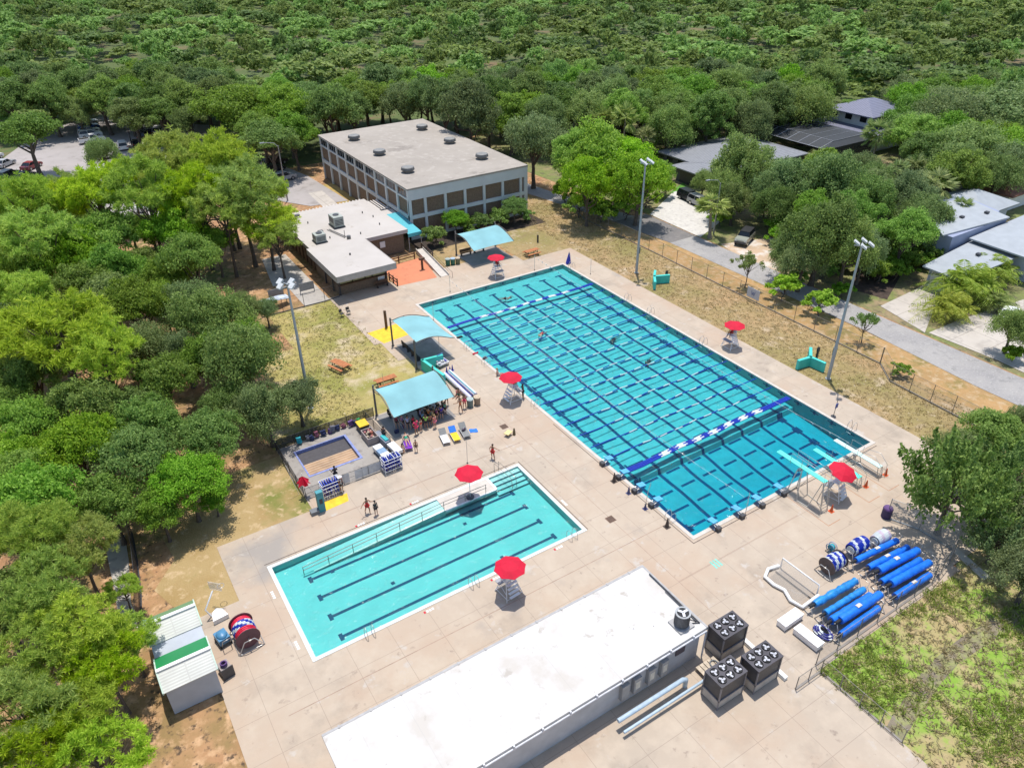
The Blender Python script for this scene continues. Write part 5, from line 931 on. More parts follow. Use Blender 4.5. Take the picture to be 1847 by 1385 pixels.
def wbox(loc, d, rz, label):
    t = thing('white_box', label, 'box', loc, rz); MB().bb(-d[0]/2, d[0]/2, -d[1]/2, d[1]/2, .04, d[2]).build('body', mat('bright_white_box', (0.8, 0.78, 0.77), 0.5, 0.04, 2), t); MB().bb(-d[0]/2-.03, d[0]/2+.03, -d[1]/2-.03, d[1]/2+.03, d[2], d[2]+.05).build('lid', mat('bright_white_box'), t); MB().bb(-d[0]/2+.05, d[0]/2-.05, -d[1]/2+.05, d[1]/2-.05, 0, .04).build('skid', dark_metal, t)
wbox((-0.4, -10.1, 0), (1.95, .72, .5), 0.03, 'white box on the deck in line with the goal'); wbox((-0.6, -11.85, 0), (.72, 1.95, .5), 0.04, 'white box lying parallel to the deck edge by the heap of rope')
mb = MB()
for k in range(26): a = k*.8; mb.tube([(.5*math.cos(a+q)*(1-k*.02), .75*math.sin(a+q)*(1-k*.02), .1+.014*k+.05*math.sin(q*3+k)) for q in np.linspace(0, 2.2, 6)], .065, 5, k % 3 == 1)
tag(mb.build('rope_heap', [mat('indigo_rope', (0.02, 0.02, 0.2), 0.5), rope_white], loc=(0.75, -12.1, 0)), 'tangled heap of navy and white lane rope between the white box and the covers', 'rope')
mb = MB(); mb.prism([(15.9, -12.3), (16.6, -12.0), (15.7, -15.6), (15.0, -15.4)], -.04, .06); tag(mb.build('spillway_slab', cop), 'pale concrete slab strip running from the fence corner into the weeds', 'slab')
t = thing('dark_tarp_bin', 'dark purple covered bin in the tree shade at the fence', 'bin', (15.0, -7.1, 0)); MB().cyl((0, 0, 0), .4, .9, 12).build('drum', mat('dark_purple', (0.03, 0.02, 0.09), 0.6), t); MB().ball((0, 0, .9), (.42, .42, .25), 12, 0, 6).build('cover', mat('bag_violet'), t)
# odds and ends along the deck
t = thing('folded_cover', 'royal blue folded cover standing at the far right corner of the pool', 'cover', (23.60, 49.56)); mb = MB(); mb.add([(-.35, 0, 0), (.45, .1, 0), (.35, .25, 1.5), (.1, .2, 1.75), (-.3, .35, .2), (.4, .45, .1)], [(0, 1, 2, 3), (4, 3, 2, 5), (0, 3, 4), (1, 5, 2), (0, 4, 5, 1)]); mb.build('cloth', mat('royal_cloth', (0.012, 0.03, 0.4), 0.6, 0.1, 2), t); MB().tube([(.3, .2, 0), (.2, .22, 1.8)], .03, 5).build('pole', steel, t)
tag(MB().tube([(0, 0, .06), (.25, .05, .08), (.5, 0, .06), (.7, .1, .05)], .11, 8).build('rescue_tube', red_cloth, loc=(*(-0.48, 35.10), 0)), 'red rescue tube lying on the left deck edge', 'rescue tube')
tag(MB().ball((0, 0, .15), (.3, .22, .18), 8, 0, 6).tube([(-.1, 0, .3), (0, 0, .42), (.1, 0, .3)], .02, 4).build('gear_bag', mat('dark_bag'), loc=(*(0.17, 33.48), 0)), 'black bag on the left deck edge by the grab rails', 'bag')
tag(MB().bb(-.35, .35, -.18, .18, .0, .12).bb(-.3, .3, -.12, .12, .12, .16).build('black_case', black_rubber, loc=(*(0.21, 39.48), 0)), 'flat black case on the far left deck edge', 'case')
t = thing('lidded_cooler', 'yellow-topped broken stool and dark cone beside a drain', 'stool', (-5.12, 19.73)); MB().box((-.2, .1, .35), (.75, .55, .06), rz=.4).build('top', mat('pale_yellow_top', (0.7, 0.55, 0.25), 0.7), t); MB().tube([(-.4, 0, 0), (-.35, .05, .32)], .04, 5).tube([(0, .2, 0), (-.05, .15, .32)], .04, 5).build('leg', brown_wood, t); MB().tube([(.35, -.1, 0), (.35, -.1, .75)], [.16, .07], 10).build('cone', mat('olive_brown', (0.12, 0.09, 0.04), 0.7), t)
for k, (a, b) in enumerate((((-5.40, 32.64), (-5.39, 26.93)), ((-4.77, 32.77), (-4.69, 27.22)))):
    A = Vector((*a, .42)); B = Vector((*b, .42)); L = (B-A).length; t = thing('foam_roll', 'long white foam roll on blocks beside the crowded canopy, %s' % ('nearer the canopy' if k == 0 else 'nearer the pool'), 'foam roll', (A.x, A.y, 0), math.atan2((B-A).y, (B-A).x)); MB().tube([(0, 0, .42), (L, 0, .42)], .24, 12).build('roll', mat('lilac_white_foam', (0.66, 0.64, 0.72), 0.7, 0.06, 2), t)
    MB().tube([(0, .1*(1-2*k), .64), (L, .1*(1-2*k), .64)], .05, 5).build('strap', mat('teal_float') if k else navy, t)
    for x in (.4, L/2, L-.4): MB().bb(x-.1, x+.1, -.25, .25, 0, .2).build('block', dark_metal, t)
t = thing('towel_trolley', 'trolley with blue board and white towels at the turquoise wall', 'trolley', (-4.55, 34.87), .2); MB().bb(-.7, .7, -.4, .4, .35, .5).build('tray', white_plastic, t); MB().box((0, .35, .95), (.8, .06, .9)).build('board', mat('steel_blue_board', (0.1, 0.22, 0.45), 0.5), t)
mb = MB()
for k in range(14): mb.box((random.uniform(-.6, .6), random.uniform(-.3, .3), .6+random.uniform(0, .15)), (.22, .16, .12), k % 3, random.uniform(0, 3))
mb.bb(-.6, .6, -.3, .3, .5, .62); mb.build('towels', [pw, navy, mat('lilac_white_foam')], t); mb = MB()
for x in (-.6, .6):
    for y in (-.3, .3): mb.tube([(x, y, 0), (x, y, .36)], .05, 6)
mb.build('wheel', dark_metal, t)
for k, (xy, lb_) in enumerate((((-4.81, 33.35), 'leftmost'), ((-4.45, 33.25), 'middle'), ((-4.07, 33.42), 'rightmost'))): cone((*xy, 0), 'small navy cone in front of the towel trolley, %s of three' % lb_, navy, .7, .16)
t = thing('poolside_hoop', 'white poolside basketball hoop with clear backboard by the green shed', 'basketball hoop', (-34.64, 12.69), .1); MB().prism([(-.6, -.5), (.5, -.5), (.35, .35), (0, .8), (-.4, .35)], 0, [.4, .4, .35, .2, .35]).build('base', white_plastic, t); MB().tube([(-.5, .1, .3), (-.75, .3, 1.0), (.2, 1.0, 1.75)], .06, 6).build('arm', white, t); MB().box((.45, 1.2, 1.85), (1.0, .05, .75), rz=-.9).build('backboard', mesh_screen('clear_board', (0.75, 0.75, 0.75), 0.3), t)
MB().tube([(.85+.25*math.cos(a), 1.3+.25*math.sin(a), 1.55) for a in np.linspace(0, 2*PI, 13)], .02, 5).build('rim', steel, t)
t = thing('pool_cleaner_cart', 'blue pool cleaner on a wheeled cart beside the maroon reel', 'cleaner', (-35.0, 10.3, 0), .2); MB().bb(-.4, .4, -.5, .5, .3, .75).ball((0, 0, .75), (.38, .48, .2), 10, 0, 6).build('body', mat('steel_blue_case', (0.07, 0.22, 0.38), 0.4), t); mb = MB()
for x in (-.38, .38):
    for y in (-.4, .4): mb.tube([(x-.04, y, .15), (x+.04, y, .15)], .15, 10)
mb.build('wheel', black_rubber, t); MB().tube([(-.3, -.5, .2), (-.3, -.9, 1.0), (.3, -.9, 1.0), (.3, -.5, .2)], .03, 5).build('handle', steel, t)
t = thing('robot_trolley', 'grey bin trolley with purple hose against the near green shed', 'trolley', (-35.5, 7.6, 0), .2); MB().bb(-.35, .35, -.45, .45, .1, .8).build('body', mat('taupe_bin'), t); MB().tube([(.1*math.cos(a*3)*2, .2*math.sin(a*3), .85+a*.04) for a in np.linspace(0, 6, 30)], .05, 5).build('hose', mat('bag_violet'), t); MB().bb(-.4, .4, -.5, -.45, 0, 1.0).build('handle', dark_metal, t)
for k, (xy, rz) in enumerate((((-9.47, 52.41), .4), ((-8.54, 52.52), .1))):
    t = thing('folding_chair', 'dark folding chair at the lawn edge by the pavilion, %s of two' % ('left' if k == 0 else 'right'), 'chair', xy, rz); MB().bb(-.22, .22, -.22, .22, .42, .46).build('seat', dark_metal, t); MB().bb(-.22, .22, .2, .24, .55, .95).build('backrest', dark_metal, t); mb = MB()
    for x in (-.2, .2): mb.tube([(x, -.25, 0), (x, .22, .95)], .02, 5); mb.tube([(x, .3, 0), (x, -.2, .44)], .02, 5)
    mb.build('leg', dark_metal, t)
tag(MB().bb(-.1, .1, -.1, .1, 0, 1.1).cyl((0, 0, 1.1), .09, .06, 8).build('bollard', dark_metal, loc=(*(24.58, 58.89), 0)), 'black bollard on the far lawn above the picnic table', 'bollard')
for xy, lb_ in (((31.24, 37.72), 'behind the far turquoise wall'), ((31.17, 12.93), 'behind the near turquoise wall')): tag(MB().bb(-.12, .12, -.08, .08, 0, 1.5).bb(-.16, .16, -.1, .1, 1.0, 1.5).build('utility_post', dark_metal, loc=(*xy, 0)), 'dark utility post '+lb_, 'post')
t = thing('warning_stand', 'dark post with a blue oval notice on the right deck near the diving end', 'sign', (23.49, 4.69)); MB().tube([(0, 0, 0), (.05, 0, 2.0)], .03, 5).build('post', dark_metal, t); MB().box((.04, -.05, 1.3), (.35, .06, .5)).build('notice', mat('navy_notice', (0.05, 0.08, 0.3), 0.5), t); MB().cyl((0, 0, 0), .25, .05, 10).build('base', dark_metal, t)
t = thing('fence_banner', 'white banner with a blue W mark tied to the road-side fence', 'sign', (36.1, 26.9, 0), PI/2); MB().bb(-1.0, 1.0, -.02, .02, .5, 1.85).build('banner', mat('pale_banner', (0.55, 0.55, 0.57), 0.7, 0.06, 2), t); mb = MB()
for a, b in (((-.3, 1.5), (-.15, .9)), ((-.15, .9), (0, 1.35)), ((0, 1.35), (.15, .9)), ((.15, .9), (.3, 1.5))): mb.tube([(a[0], .03, a[1]), (b[0], .03, b[1])], .035, 4)
mb.build('mark', mat('navy_notice'), t)
t = thing('sheeted_panel', 'folded white and navy canopy panel lying on the back fence by the light pole', 'panel', (-15.2, 60.0, .0)); MB().slabs([[(-2.2, -.7, .9), (0, -1.0, 1.2), (.2, .6, 1.1), (-2.0, .7, .9)], [(0, -1.0, 1.2), (1.6, -.4, .8), (1.4, .8, .9), (.2, .6, 1.1)]], .04).build('cloth', mat('blue_white_sheet', (0.5, 0.55, 0.62), 0.7, 0.3, 1.2), t); MB().tube([(-1.8, 0, 0), (-1.8, 0, .9)], .05, 5).tube([(1.2, 0, 0), (1.2, 0, .8)], .05, 5).build('leg', dark_metal, t)
for xy, lb_ in (((-10.73, 61.47), 'nearer the pavilion'), ((-14.77, 61.78), 'nearer the trees')): tag(MB().bb(-1.0, 1.0, -.03, .03, .4, 1.5).bb(-1.0, -.9, -.03, .03, 0, .4).bb(.9, 1.0, -.03, .03, 0, .4).build('leaning_board', mat('grey_board', (0.27, 0.27, 0.26), 0.7), loc=(*xy, 0)), 'grey board leaning behind the back fence, '+lb_, 'board')
for k, (x, y) in enumerate(((-22.5, 16.2), (-17.2, 16.2), (-21.5, 4.75), (-16.9, 4.75), (-10.2, 4.75), (-30.9, 13.4), (-30.9, 7.2), (-6.3, 8.4))):
    pass
# ------------------------------------------------------------------ vehicles
def car(loc, rz, col, label, cat='car', kind_='suv', group=None, roofcol=None):
    t = thing({'suv': 'parked_suv', 'pickup': 'parked_pickup', 'jeep': 'parked_jeep', 'sedan': 'parked_car'}[kind_], label, cat, loc, rz, group)
    m_ = mat('car_paint_%02d' % (int(col[0]*9)*100+int(col[1]*9)*10+int(col[2]*9)), col, 0.25, 0.03, 1)
    if kind_ == 'sedan': low = [(-2.2, .3), (2.25, .3), (2.3, .65), (2.0, .82), (1.0, .92), (-1.6, .95), (-2.2, .85)]; cab = [(-1.7, .93), (.95, .91), (.3, 1.4), (-1.0, 1.42)]
    elif kind_ == 'pickup': low = [(-2.7, .45), (2.6, .45), (2.65, .95), (2.4, 1.08), (1.1, 1.15), (-2.7, 1.15)]; cab = [(-.5, 1.14), (1.15, 1.14), (.6, 1.8), (-.4, 1.82)]
    elif kind_ == 'jeep': low = [(-2.1, .5), (2.1, .5), (2.15, 1.0), (2.0, 1.15), (.7, 1.18), (-2.1, 1.18)]; cab = [(-2.05, 1.17), (.75, 1.17), (.4, 1.8), (-2.0, 1.82)]
    else: low = [(-2.4, .4), (2.35, .4), (2.4, .85), (2.2, 1.0), (1.1, 1.08), (-2.4, 1.1)]; cab = [(-2.35, 1.09), (1.15, 1.07), (.45, 1.68), (-2.1, 1.72)]
    w = .93; mb = MB()
    def prof(mb, P, w0, w1, mi=0):
        zt = max(p[1] for p in P); zb = min(p[1] for p in P); n = len(P); ww = [w0+(w1-w0)*(p[1]-zb)/(zt-zb) for p in P]
        vs = [(p[0], -ww[i], p[1]) for i, p in enumerate(P)]+[(p[0], ww[i], p[1]) for i, p in enumerate(P)]
        mb.add(vs, [tuple(range(n)), tuple(range(2*n-1, n-1, -1))]+[(i, n+i, n+(i+1) % n, (i+1) % n) for i in range(n)], mi)
    prof(mb, low, w, w-.03); 
    if kind_ == 'pickup': mb.bb(-2.6, -.6, -.78, .78, 1.1, 1.155, 1)
    mb.build('body', [m_, black_rubber], t)
    mb = MB(); prof(mb, cab, w-.06, w-.24); mb.build('cabin_glass', glass_dark, t)
    mb = MB(); tz = max(p[1] for p in cab); xs = [p[0] for p in cab if p[1] > tz-.1]; mb.bb(min(xs)-.02, max(xs)+.02, -w+.22, w-.22, tz-.03, tz+.025)
    for s_ in (-1, 1):
        for a, b in ((cab[1], cab[2]), (cab[0], cab[3])): mb.tube([(a[0], s_*(w-.07), a[1]), (b[0], s_*(w-.23), b[1])], .045, 4)
        if kind_ != 'pickup': xm = (cab[0][0]+cab[1][0])/2; mb.tube([(xm, s_*(w-.07), cab[0][1]), (xm, s_*(w-.23), tz)], .05, 4)
    mb.build('roof', mat('car_roof_black', (0.015, 0.015, 0.017), 0.5) if roofcol else m_, t)
    for x in (-1.45, 1.45):
        for s_ in (-1, 1):
            wo = MB().tube([(x, s_*(w-.2), .36), (x, s_*(w+.02), .36)], .36, 16).build('wheel', black_rubber, t); MB().tube([(x, s_*(w+.02), .36), (x, s_*(w+.035), .36)], .22, 12).build('rim', steel, wo)
    for s_ in (-1, 1):
        MB().bb(low[2][0]-.12, low[2][0]+.01, s_*.72-.16, s_*.72+.16, low[2][1]-.16, low[2][1]-.02).build('headlight', mat('headlight_glass', (0.7, 0.7, 0.68), 0.1), t); MB().bb(low[0][0]-.02, low[0][0]+.05, s_*.76-.1, s_*.76+.1, .75, .95).build('tail_light', mat('tail_light_red', (0.4, 0.01, 0.01), 0.2), t)
    MB().bb(low[2][0]-.02, low[2][0]+.06, -.85, .85, low[0][1]+.02, low[0][1]+.25).build('bumper', dark_metal, t)
    return t
wc = (.72, .72, .7); bc = (.05, .12, .42); dk = (.03, .032, .035); sv = (.42, .42, .42)
car((-23.4, 175.3), .05, bc, 'blue-backed car at the far end of the parked row in the lot', kind_='sedan'); car((-23.8, 171.0), .05, wc, 'white car second in the parked row, behind the blue one', kind_='sedan'); car((-24.0, 166.4), .05, wc, 'white van-like car third in the parked row, next to the pickup', kind_='suv'); car((-24.3, 161.2), .05, wc, 'white pickup nearest in the parked row of the lot', 'pickup', 'pickup')
car((-14.02, 158.20), 1.1, dk, 'dark grey car under the trees beside the black lamp post', kind_='suv'); car((-12.33, 161.06), 1.1, (.02, .03, .08), 'navy car half hidden under the lot trees behind the dark grey one', kind_='sedan')
car((-41.59, 151.89), .9, sv, 'silver car at the left photo edge under the oak', kind_='sedan'); car((-41.31, 142.11), .9, dk, 'dark car at the left photo edge, closest of the shaded ones', kind_='suv'); car((-38.91, 140.05), .9, dk, 'dark sedan in the tree shade right of the silver car', kind_='sedan')
car((2.07, 110.63), .25, sv, 'silver pickup with cap in the small car park by the gym', 'pickup', 'suv'); car((2.35, 117.55), .25, dk, 'dark car in shade behind the silver pickup by the gym', kind_='sedan'); car((4.09, 121.68), .25, (.05, .05, .09), 'second dark car deeper in the shade by the gym', kind_='suv'); car((-22.27, 108.58), .6, wc, 'white car glimpsed between the pine trunks', kind_='sedan')
car((56.62, 59.82), R(-95), (.012, .012, .014), 'black suv on the white driveway of the grey house', kind_='suv'); car((56.12, 56.78), R(-95), sv, 'grey suv beside the black one, under the palm', kind_='suv'); car((50.32, 41.48), R(-155), (.30, .31, .26), 'silver off-roader with a black soft top beside the oak', 'off-roader', 'jeep', roofcol=1); car((58.6, 6.6), R(20), wc, 'white car under the tree at the right photo edge', kind_='sedan')
for k, (x, y, rz, c_, w_) in enumerate(((-19.5, 152, 1.5, wc, 'white car nose-in by the black lamp post'), (-16.6, 152.5, 1.5, dk, 'dark car next to the nose-in white one by the lamp post'), (-10.5, 161, 1.2, sv, 'silver car under the lot trees beyond the dark grey one'), (-23.0, 180.0, .05, sv, 'silver car beyond the blue one at the end of the parked row'), (-43.5, 158, .9, wc, 'white car at the left photo edge beyond the silver one'), (-37.2, 147, .9, (.3, .05, .05), 'dark red car in the oak shade at the left'))):
    car((x, y), rz, c_, w_, kind_='sedan' if k % 2 else 'suv')
for x, y, rz, lb_ in ((-12.9, 28.9, 0, 'at the back left of the crowded canopy'), (-10.6, 28.9, 0, 'at the back right of the crowded canopy')): bench((x, y), rz, 'dark bench '+lb_, black_rubber, 1.9)
for k in range(6): tag(MB().box((0, 0, .16), (.42, .26, .3), rz=k).ball((.05, 0, .3), (.2, .13, .12), 7, 0, 5).build('gear_bag', bagc[k], loc=(-14.2+k*1.05, 26.2+.5*(k % 2), 0)), '%s bag on the slab under the crowded canopy' % bagn[k], 'bag')
# ------------------------------------------------------------------ people
def skin_mesh(vs, es, rad, root=0, sub=1):
    me = bpy.data.meshes.new('tmp'); me.from_pydata(vs, es, []); o = bpy.data.objects.new('tmp', me); COL.objects.link(o)
    sk = o.modifiers.new('s', 'SKIN'); sk.use_smooth_shade = True; sk.branch_smoothing = 0.6
    for i, d in enumerate(me.skin_vertices[0].data): d.radius = rad[i]; d.use_root = (i == root)
    sb = o.modifiers.new('u', 'SUBSURF'); sb.levels = sub; sb.render_levels = sub
    ev = o.evaluated_get(bpy.context.evaluated_depsgraph_get()); m2 = bpy.data.meshes.new_from_object(ev)
    bpy.data.objects.remove(o); bpy.data.meshes.remove(me); return m2
def V(*a): return Vector(a)
SKIN = {'fair': mat('fair_skin', (0.50, 0.29, 0.20), 0.6, 0.05, 8), 'tan': mat('tanned_skin', (0.34, 0.17, 0.10), 0.6, 0.05, 8), 'dark': mat('dark_skin', (0.085, 0.045, 0.03), 0.6, 0.05, 8)}
eye_m = mat('eye_dark', (0.02, 0.02, 0.02), 0.3); lip_m = mat('lips', (0.3, 0.09, 0.08), 0.5)
def person(loc, rz, label, pose='stand', skin='fair', top=None, bottom=None, hair='brown', hat=None, sc=1.0, z=0.0, group=None):
    t = thing('person', label, 'person', (loc[0], loc[1], z), rz, group); t.scale = (sc, sc, sc)
    dn = V(0, 0, -1)
    arm = {s: (V(s*.22, 0, -1), V(s*.08, -.25, -1)) for s in (-1, 1)}; leg = {s: (V(s*.08, -.05, -1), V(s*.02, .05, -1)) for s in (-1, 1)}; lean = V(0, 0, 1); ph = None
    if pose == 'point': arm[1] = (V(.9, -.3, .05), V(1, -.2, .05)); arm[-1] = (V(-.5, 0, -.9), V(.4, -.5, -.4)); leg = {1: (V(.22, -.2, -1), V(.1, .15, -1)), -1: (V(-.2, .2, -1), V(-.02, .2, -1))}
    if pose == 'walk': leg = {1: (V(.05, -.4, -1), V(0, 0.05, -1)), -1: (V(-.05, .3, -1), V(0, .45, -1))}; arm[1] = (V(.6, -.2, -.8), V(.9, -.5, -.2)); arm[-1] = (V(-.6, .2, -.8), V(-.7, -.4, -.3))
    if pose == 'hips': arm = {s: (V(s*.6, .15, -.8), V(-s*.55, -.3, -.55)) for s in (-1, 1)}
    if pose == 'talk': arm[1] = (V(.3, -.2, -.9), V(0, -.9, .3)); arm[-1] = (V(-.4, -.1, -.9), V(.1, -.8, -.4))
    if pose == 'sit': leg = {s: (V(s*.15, -1, -.05), V(s*.02, -.12, -1)) for s in (-1, 1)}; arm = {s: (V(s*.2, -.25, -.9), V(-s*.05, -.85, -.4)) for s in (-1, 1)}; lean = V(0, .08, 1); ph = .56
    if pose == 'kneel': leg = {s: (V(s*.15, -.9, -.35), V(s*.25, .9, -.25)) for s in (-1, 1)}; lean = V(0, -.25, 1); arm = {s: (V(s*.2, -.6, -.8), V(0, -.9, -.3)) for s in (-1, 1)}; ph = .36
    if pose == 'floor': leg = {s: (V(s*.2, -1, .35), V(s*.05, -.8, -.55)) for s in (-1, 1)}; lean = V(0, .2, 1); arm = {s: (V(s*.3, .3, -.9), V(s*.1, .2, -1)) for s in (-1, 1)}; ph = .14
    if pose == 'lie': leg = {s: (V(s*.1, -1, -.02), V(s*.03, -1, .0)) for s in (-1, 1)}; lean = V(0, .82, .55); arm = {s: (V(s*.5, -.7, -.35), V(-s*.1, -1, 0)) for s in (-1, 1)}; ph = .12
    if pose == 'swim': leg = {s: (V(s*.2, 1, -.12), V(s*.1, 1, -.1)) for s in (-1, 1)}; lean = V(0, -1, .06); arm[1] = (V(.35, -.8, .5), V(.2, -.9, -.35)); arm[-1] = (V(-.4, .6, -.2), V(-.2, .9, -.1)); ph = -.06
    lean = lean.normalized(); side = V(1, 0, 0); fw = lean.cross(side).normalized() if True else None
    for d in (arm, leg):
        for s in d: d[s] = tuple(v.normalized() for v in d[s])
    if ph is None:
        low = min((leg[s][0]*.43+leg[s][1]*.42).z for s in (-1, 1)); ph = -low+.12
    P = V(0, 0, ph); vs = [P, P+lean*.2, P+lean*.4, P+lean*.55, P+lean*.63+V(0, -.01, 0), P+lean*.76+V(0, -.02, 0)]; rad = [(.135, .105), (.118, .095), (.145, .105), (.055, .055), (.075, .085), (.07, .08)]; es = [(0, 1), (1, 2), (2, 3), (3, 4), (4, 5)]
    ends = []
    for s in (-1, 1):
        sh = P+lean*.47+side*s*.17; i = len(vs); el = sh+arm[s][0]*.29; wr = el+arm[s][1]*.25; vs += [sh, (sh+el)/2, el, (el+wr)/2, wr]; rad += [(.058,)*2, (.05,)*2, (.04,)*2, (.038,)*2, (.028,)*2]; es += [(2, i), (i, i+1), (i+1, i+2), (i+2, i+3), (i+3, i+4)]; ends.append((wr, arm[s][1], s))
        hp = P+side*s*.09-lean*.06; i = len(vs); kn = hp+leg[s][0]*.42; an = kn+leg[s][1]*.40; toe_d = V(s*.15, -1, -.1).normalized() if pose not in ('lie', 'swim') else (leg[s][1]+V(0, 0, .4)).normalized()
        vs += [hp, (hp+kn)/2, kn, kn+(an-kn)*.35, an, an+toe_d*.17-V(0, 0, .045)]; rad += [(.088,)*2, (.075,)*2, (.054,)*2, (.056,)*2, (.036,)*2, (.035, .028)]; es += [(0, i), (i, i+1), (i+1, i+2), (i+2, i+3), (i+3, i+4), (i+4, i+5)]
    bm = skin_mesh([tuple(v) for v in vs], es, rad)
    body = bpy.data.objects.new('body', bm); COL.objects.link(body); body.parent = t; bm.materials.clear()
    for m_ in (SKIN[skin], eye_m, lip_m): bm.materials.append(m_)
    # hands, face: joined into the body mesh
    mb = MB(); hc = (vs[4]+vs[5])/2; up = lean if pose not in ('swim',) else V(0, -.3, 1).normalized(); face = V(0, -1, 0) if abs(lean.y) < .7 else V(0, -lean.z, lean.y*1.0).normalized() if lean.y > 0 else V(0, -.5, -.6).normalized()
    rt = up.cross(face).normalized()
    mb.tube([hc+face*.085+up*.03, hc+face*.125-up*.01], [.008, .018], 6); mb.tube([hc+face*.098-up*.045-rt*.022, hc+face*.098-up*.045+rt*.022], .007, 4, 2)
    for s in (-1, 1): mb.ball(hc+face*.088+up*.022+rt*s*.034, .011, 6, 1, 4); mb.ball(hc+rt*s*.085, (.014, .022, .032), 6, 0, 5)
    for wr, d, s in ends:
        d = d.normalized(); a = d.cross(V(0, 0, 1)) if abs(d.z) < .8 else d.cross(V(0, 1, 0)); a.normalize(); b = d.cross(a)
        mb.tube([wr-d*.01, wr+d*.04, wr+d*.09], [.026, .034, .03], 8)
        for q, ln in enumerate((.065, .078, .072, .055)):
            r0 = wr+d*.085+a*(q-1.5)*.018; mb.tube([r0, r0+d*ln*.5+b*.008, r0+d*ln*.85+b*.03], [.0095, .009, .007], 5)
        r0 = wr+d*.03+a*.03*-s; mb.tube([r0, r0+(d*.5-a*s).normalized()*.035+d*.01, r0+(d*.5-a*s).normalized()*.04+d*.035], [.011, .01, .008], 5)
    tmp = bmesh.new(); tmp.from_mesh(bm); base = len(tmp.verts); nv = [tmp.verts.new(v) for v in mb.v]
    for f, mi in zip(mb.f, mb.mi):
        try: ff = tmp.faces.new([nv[i] for i in f]); ff.material_index = mi; ff.smooth = True
        except ValueError: pass
    tmp.to_mesh(bm); tmp.free()
    def cloth(name, idx, edges, grow, m_):
        k = {o: n for n, o in enumerate(idx)}
        cm = skin_mesh([tuple(vs[i]) if not isinstance(i, tuple) else None for i in idx], [(k[a], k[b]) for a, b in edges], [tuple(r+grow for r in rad[i]) for i in idx]); cm.materials.clear(); cm.materials.append(m_)
        o = bpy.data.objects.new(name, cm); COL.objects.link(o); o.parent = t
    # indices: 0 pelvis 1 spine 2 chest 3 neck; arms start at 6 and 17, legs at 11 and 22
    if top: cloth(top[0], [0, 1, 2, 6, 7, 17, 18] if top[0] != 'swimsuit' else [0, 1, 2], [(0, 1), (1, 2), (2, 6), (6, 7), (2, 17), (17, 18)] if top[0] != 'swimsuit' else [(0, 1), (1, 2)], .034 if top[0] != 'swimsuit' else .026, mat(top[1], top[2], .8))
    if bottom: cloth(bottom[0], [0, 11, 12, 22, 23], [(0, 11), (11, 12), (0, 22), (22, 23)], .03, mat(bottom[1], bottom[2], .8))
    hcol = {'brown': (.05, .025, .012), 'black': (.012, .01, .009), 'blonde': (.36, .24, .1)}[hair]
    hm = MB(); hm.ball(hc+up*.035-face*.022, (.098, .108, .105), 10, 0, 7); hm.tube([hc-face*.09+up*.02, hc-face*.11-up*.1], [.05, .02], 6); hm.build('hair', mat('hair_'+hair, hcol, .6), t)
    if hat: MB().tube([hc+up*.06, hc+up*.15], [.115, .09], 12).tube([hc+up*.06, hc+up*.07], [.19, .19], 14).build('hat', mat(*hat), t)
    return t
RS = ('swimsuit', 'red_swimsuit', (.6, .02, .02)); RB = ('shorts', 'red_shorts', (.55, .02, .02)); PK = ('shirt', 'hot_pink_shirt', (.75, .04, .14)); BK = ('shorts', 'black_shorts', (.015, .015, .018)); NV = ('shorts', 'navy_shorts', (.02, .03, .1))
person((-8.48, 17.50), R(-60), 'person in a red swimsuit pointing across the deck by the free-standing umbrella', 'point', 'tan', RS, RB, 'brown')
person((-21.18, 17.00), R(10), 'person in red swimwear striding with arms out beside the small pool', 'walk', 'tan', RS, RB, 'brown'); person((-20.67, 16.42), R(20), 'person in a dark wetsuit next to the striding person in red', 'stand', 'fair', ('shirt', 'dark_rash_top', (.02, .025, .03)), BK, 'black', sc=.92)
person((-0.58, 24.51), R(80), 'bare-chested person in dark shorts standing at the pool edge by the left-side stand', 'hips', 'dark', None, BK, 'black')
person((-22.00, 20.85), R(30), 'person with a white hat and backpack beside the violet float rack', 'stand', 'tan', ('shirt', 'brown_shirt', (.2, .1, .08)), BK, 'black', ('white_sunhat', (.75, .7, .68), .8))
person((-21.88, 22.48), R(190), 'person in dark clothes bending over behind the violet float rack', 'talk', 'dark', ('shirt', 'charcoal_shirt', (.04, .04, .05)), BK, 'black')
person((-12.72, 24.84), R(15), 'person in a hot pink shirt and shorts at the front edge of the crowded canopy', 'hips', 'tan', PK, ('shorts', 'hot_pink_shorts', (.7, .04, .12)), 'brown', sc=1.08)
person((-12.09, 25.08), R(200), 'child in a red patterned swimsuit behind the person in hot pink', 'stand', 'fair', RS, None, 'brown', sc=.85)
person((-11.47, 25.22), R(150), 'person in a lime green shirt at the canopy edge', 'talk', 'tan', ('shirt', 'lime_shirt', (.25, .6, .1)), BK, 'brown', sc=.95)
person((-10.93, 25.31), R(170), 'slim child in dark trunks between the green and coral shirts', 'stand', 'tan', None, BK, 'black', sc=.82); person((-10.70, 24.82), R(200), 'person in a coral pink swimsuit at the right end of the front row', 'stand', 'fair', ('shirt', 'coral_top', (.75, .25, .2)), ('shorts', 'coral_shorts', (.75, .2, .25)), 'blonde', sc=.92)
person((-9.44, 25.80), R(140), 'person in a violet shirt standing in the canopy shade', 'hips', 'fair', ('shirt', 'violet_shirt', (.06, .03, .3)), NV, 'black', sc=.95); person((-7.85, 27.70), R(160), 'person with bare shoulders at the back right post of the crowded canopy', 'stand', 'tan', ('swimsuit', 'dark_red_suit', (.25, .03, .03)), BK, 'brown', ('white_sunhat', (.75, .7, .68), .8))
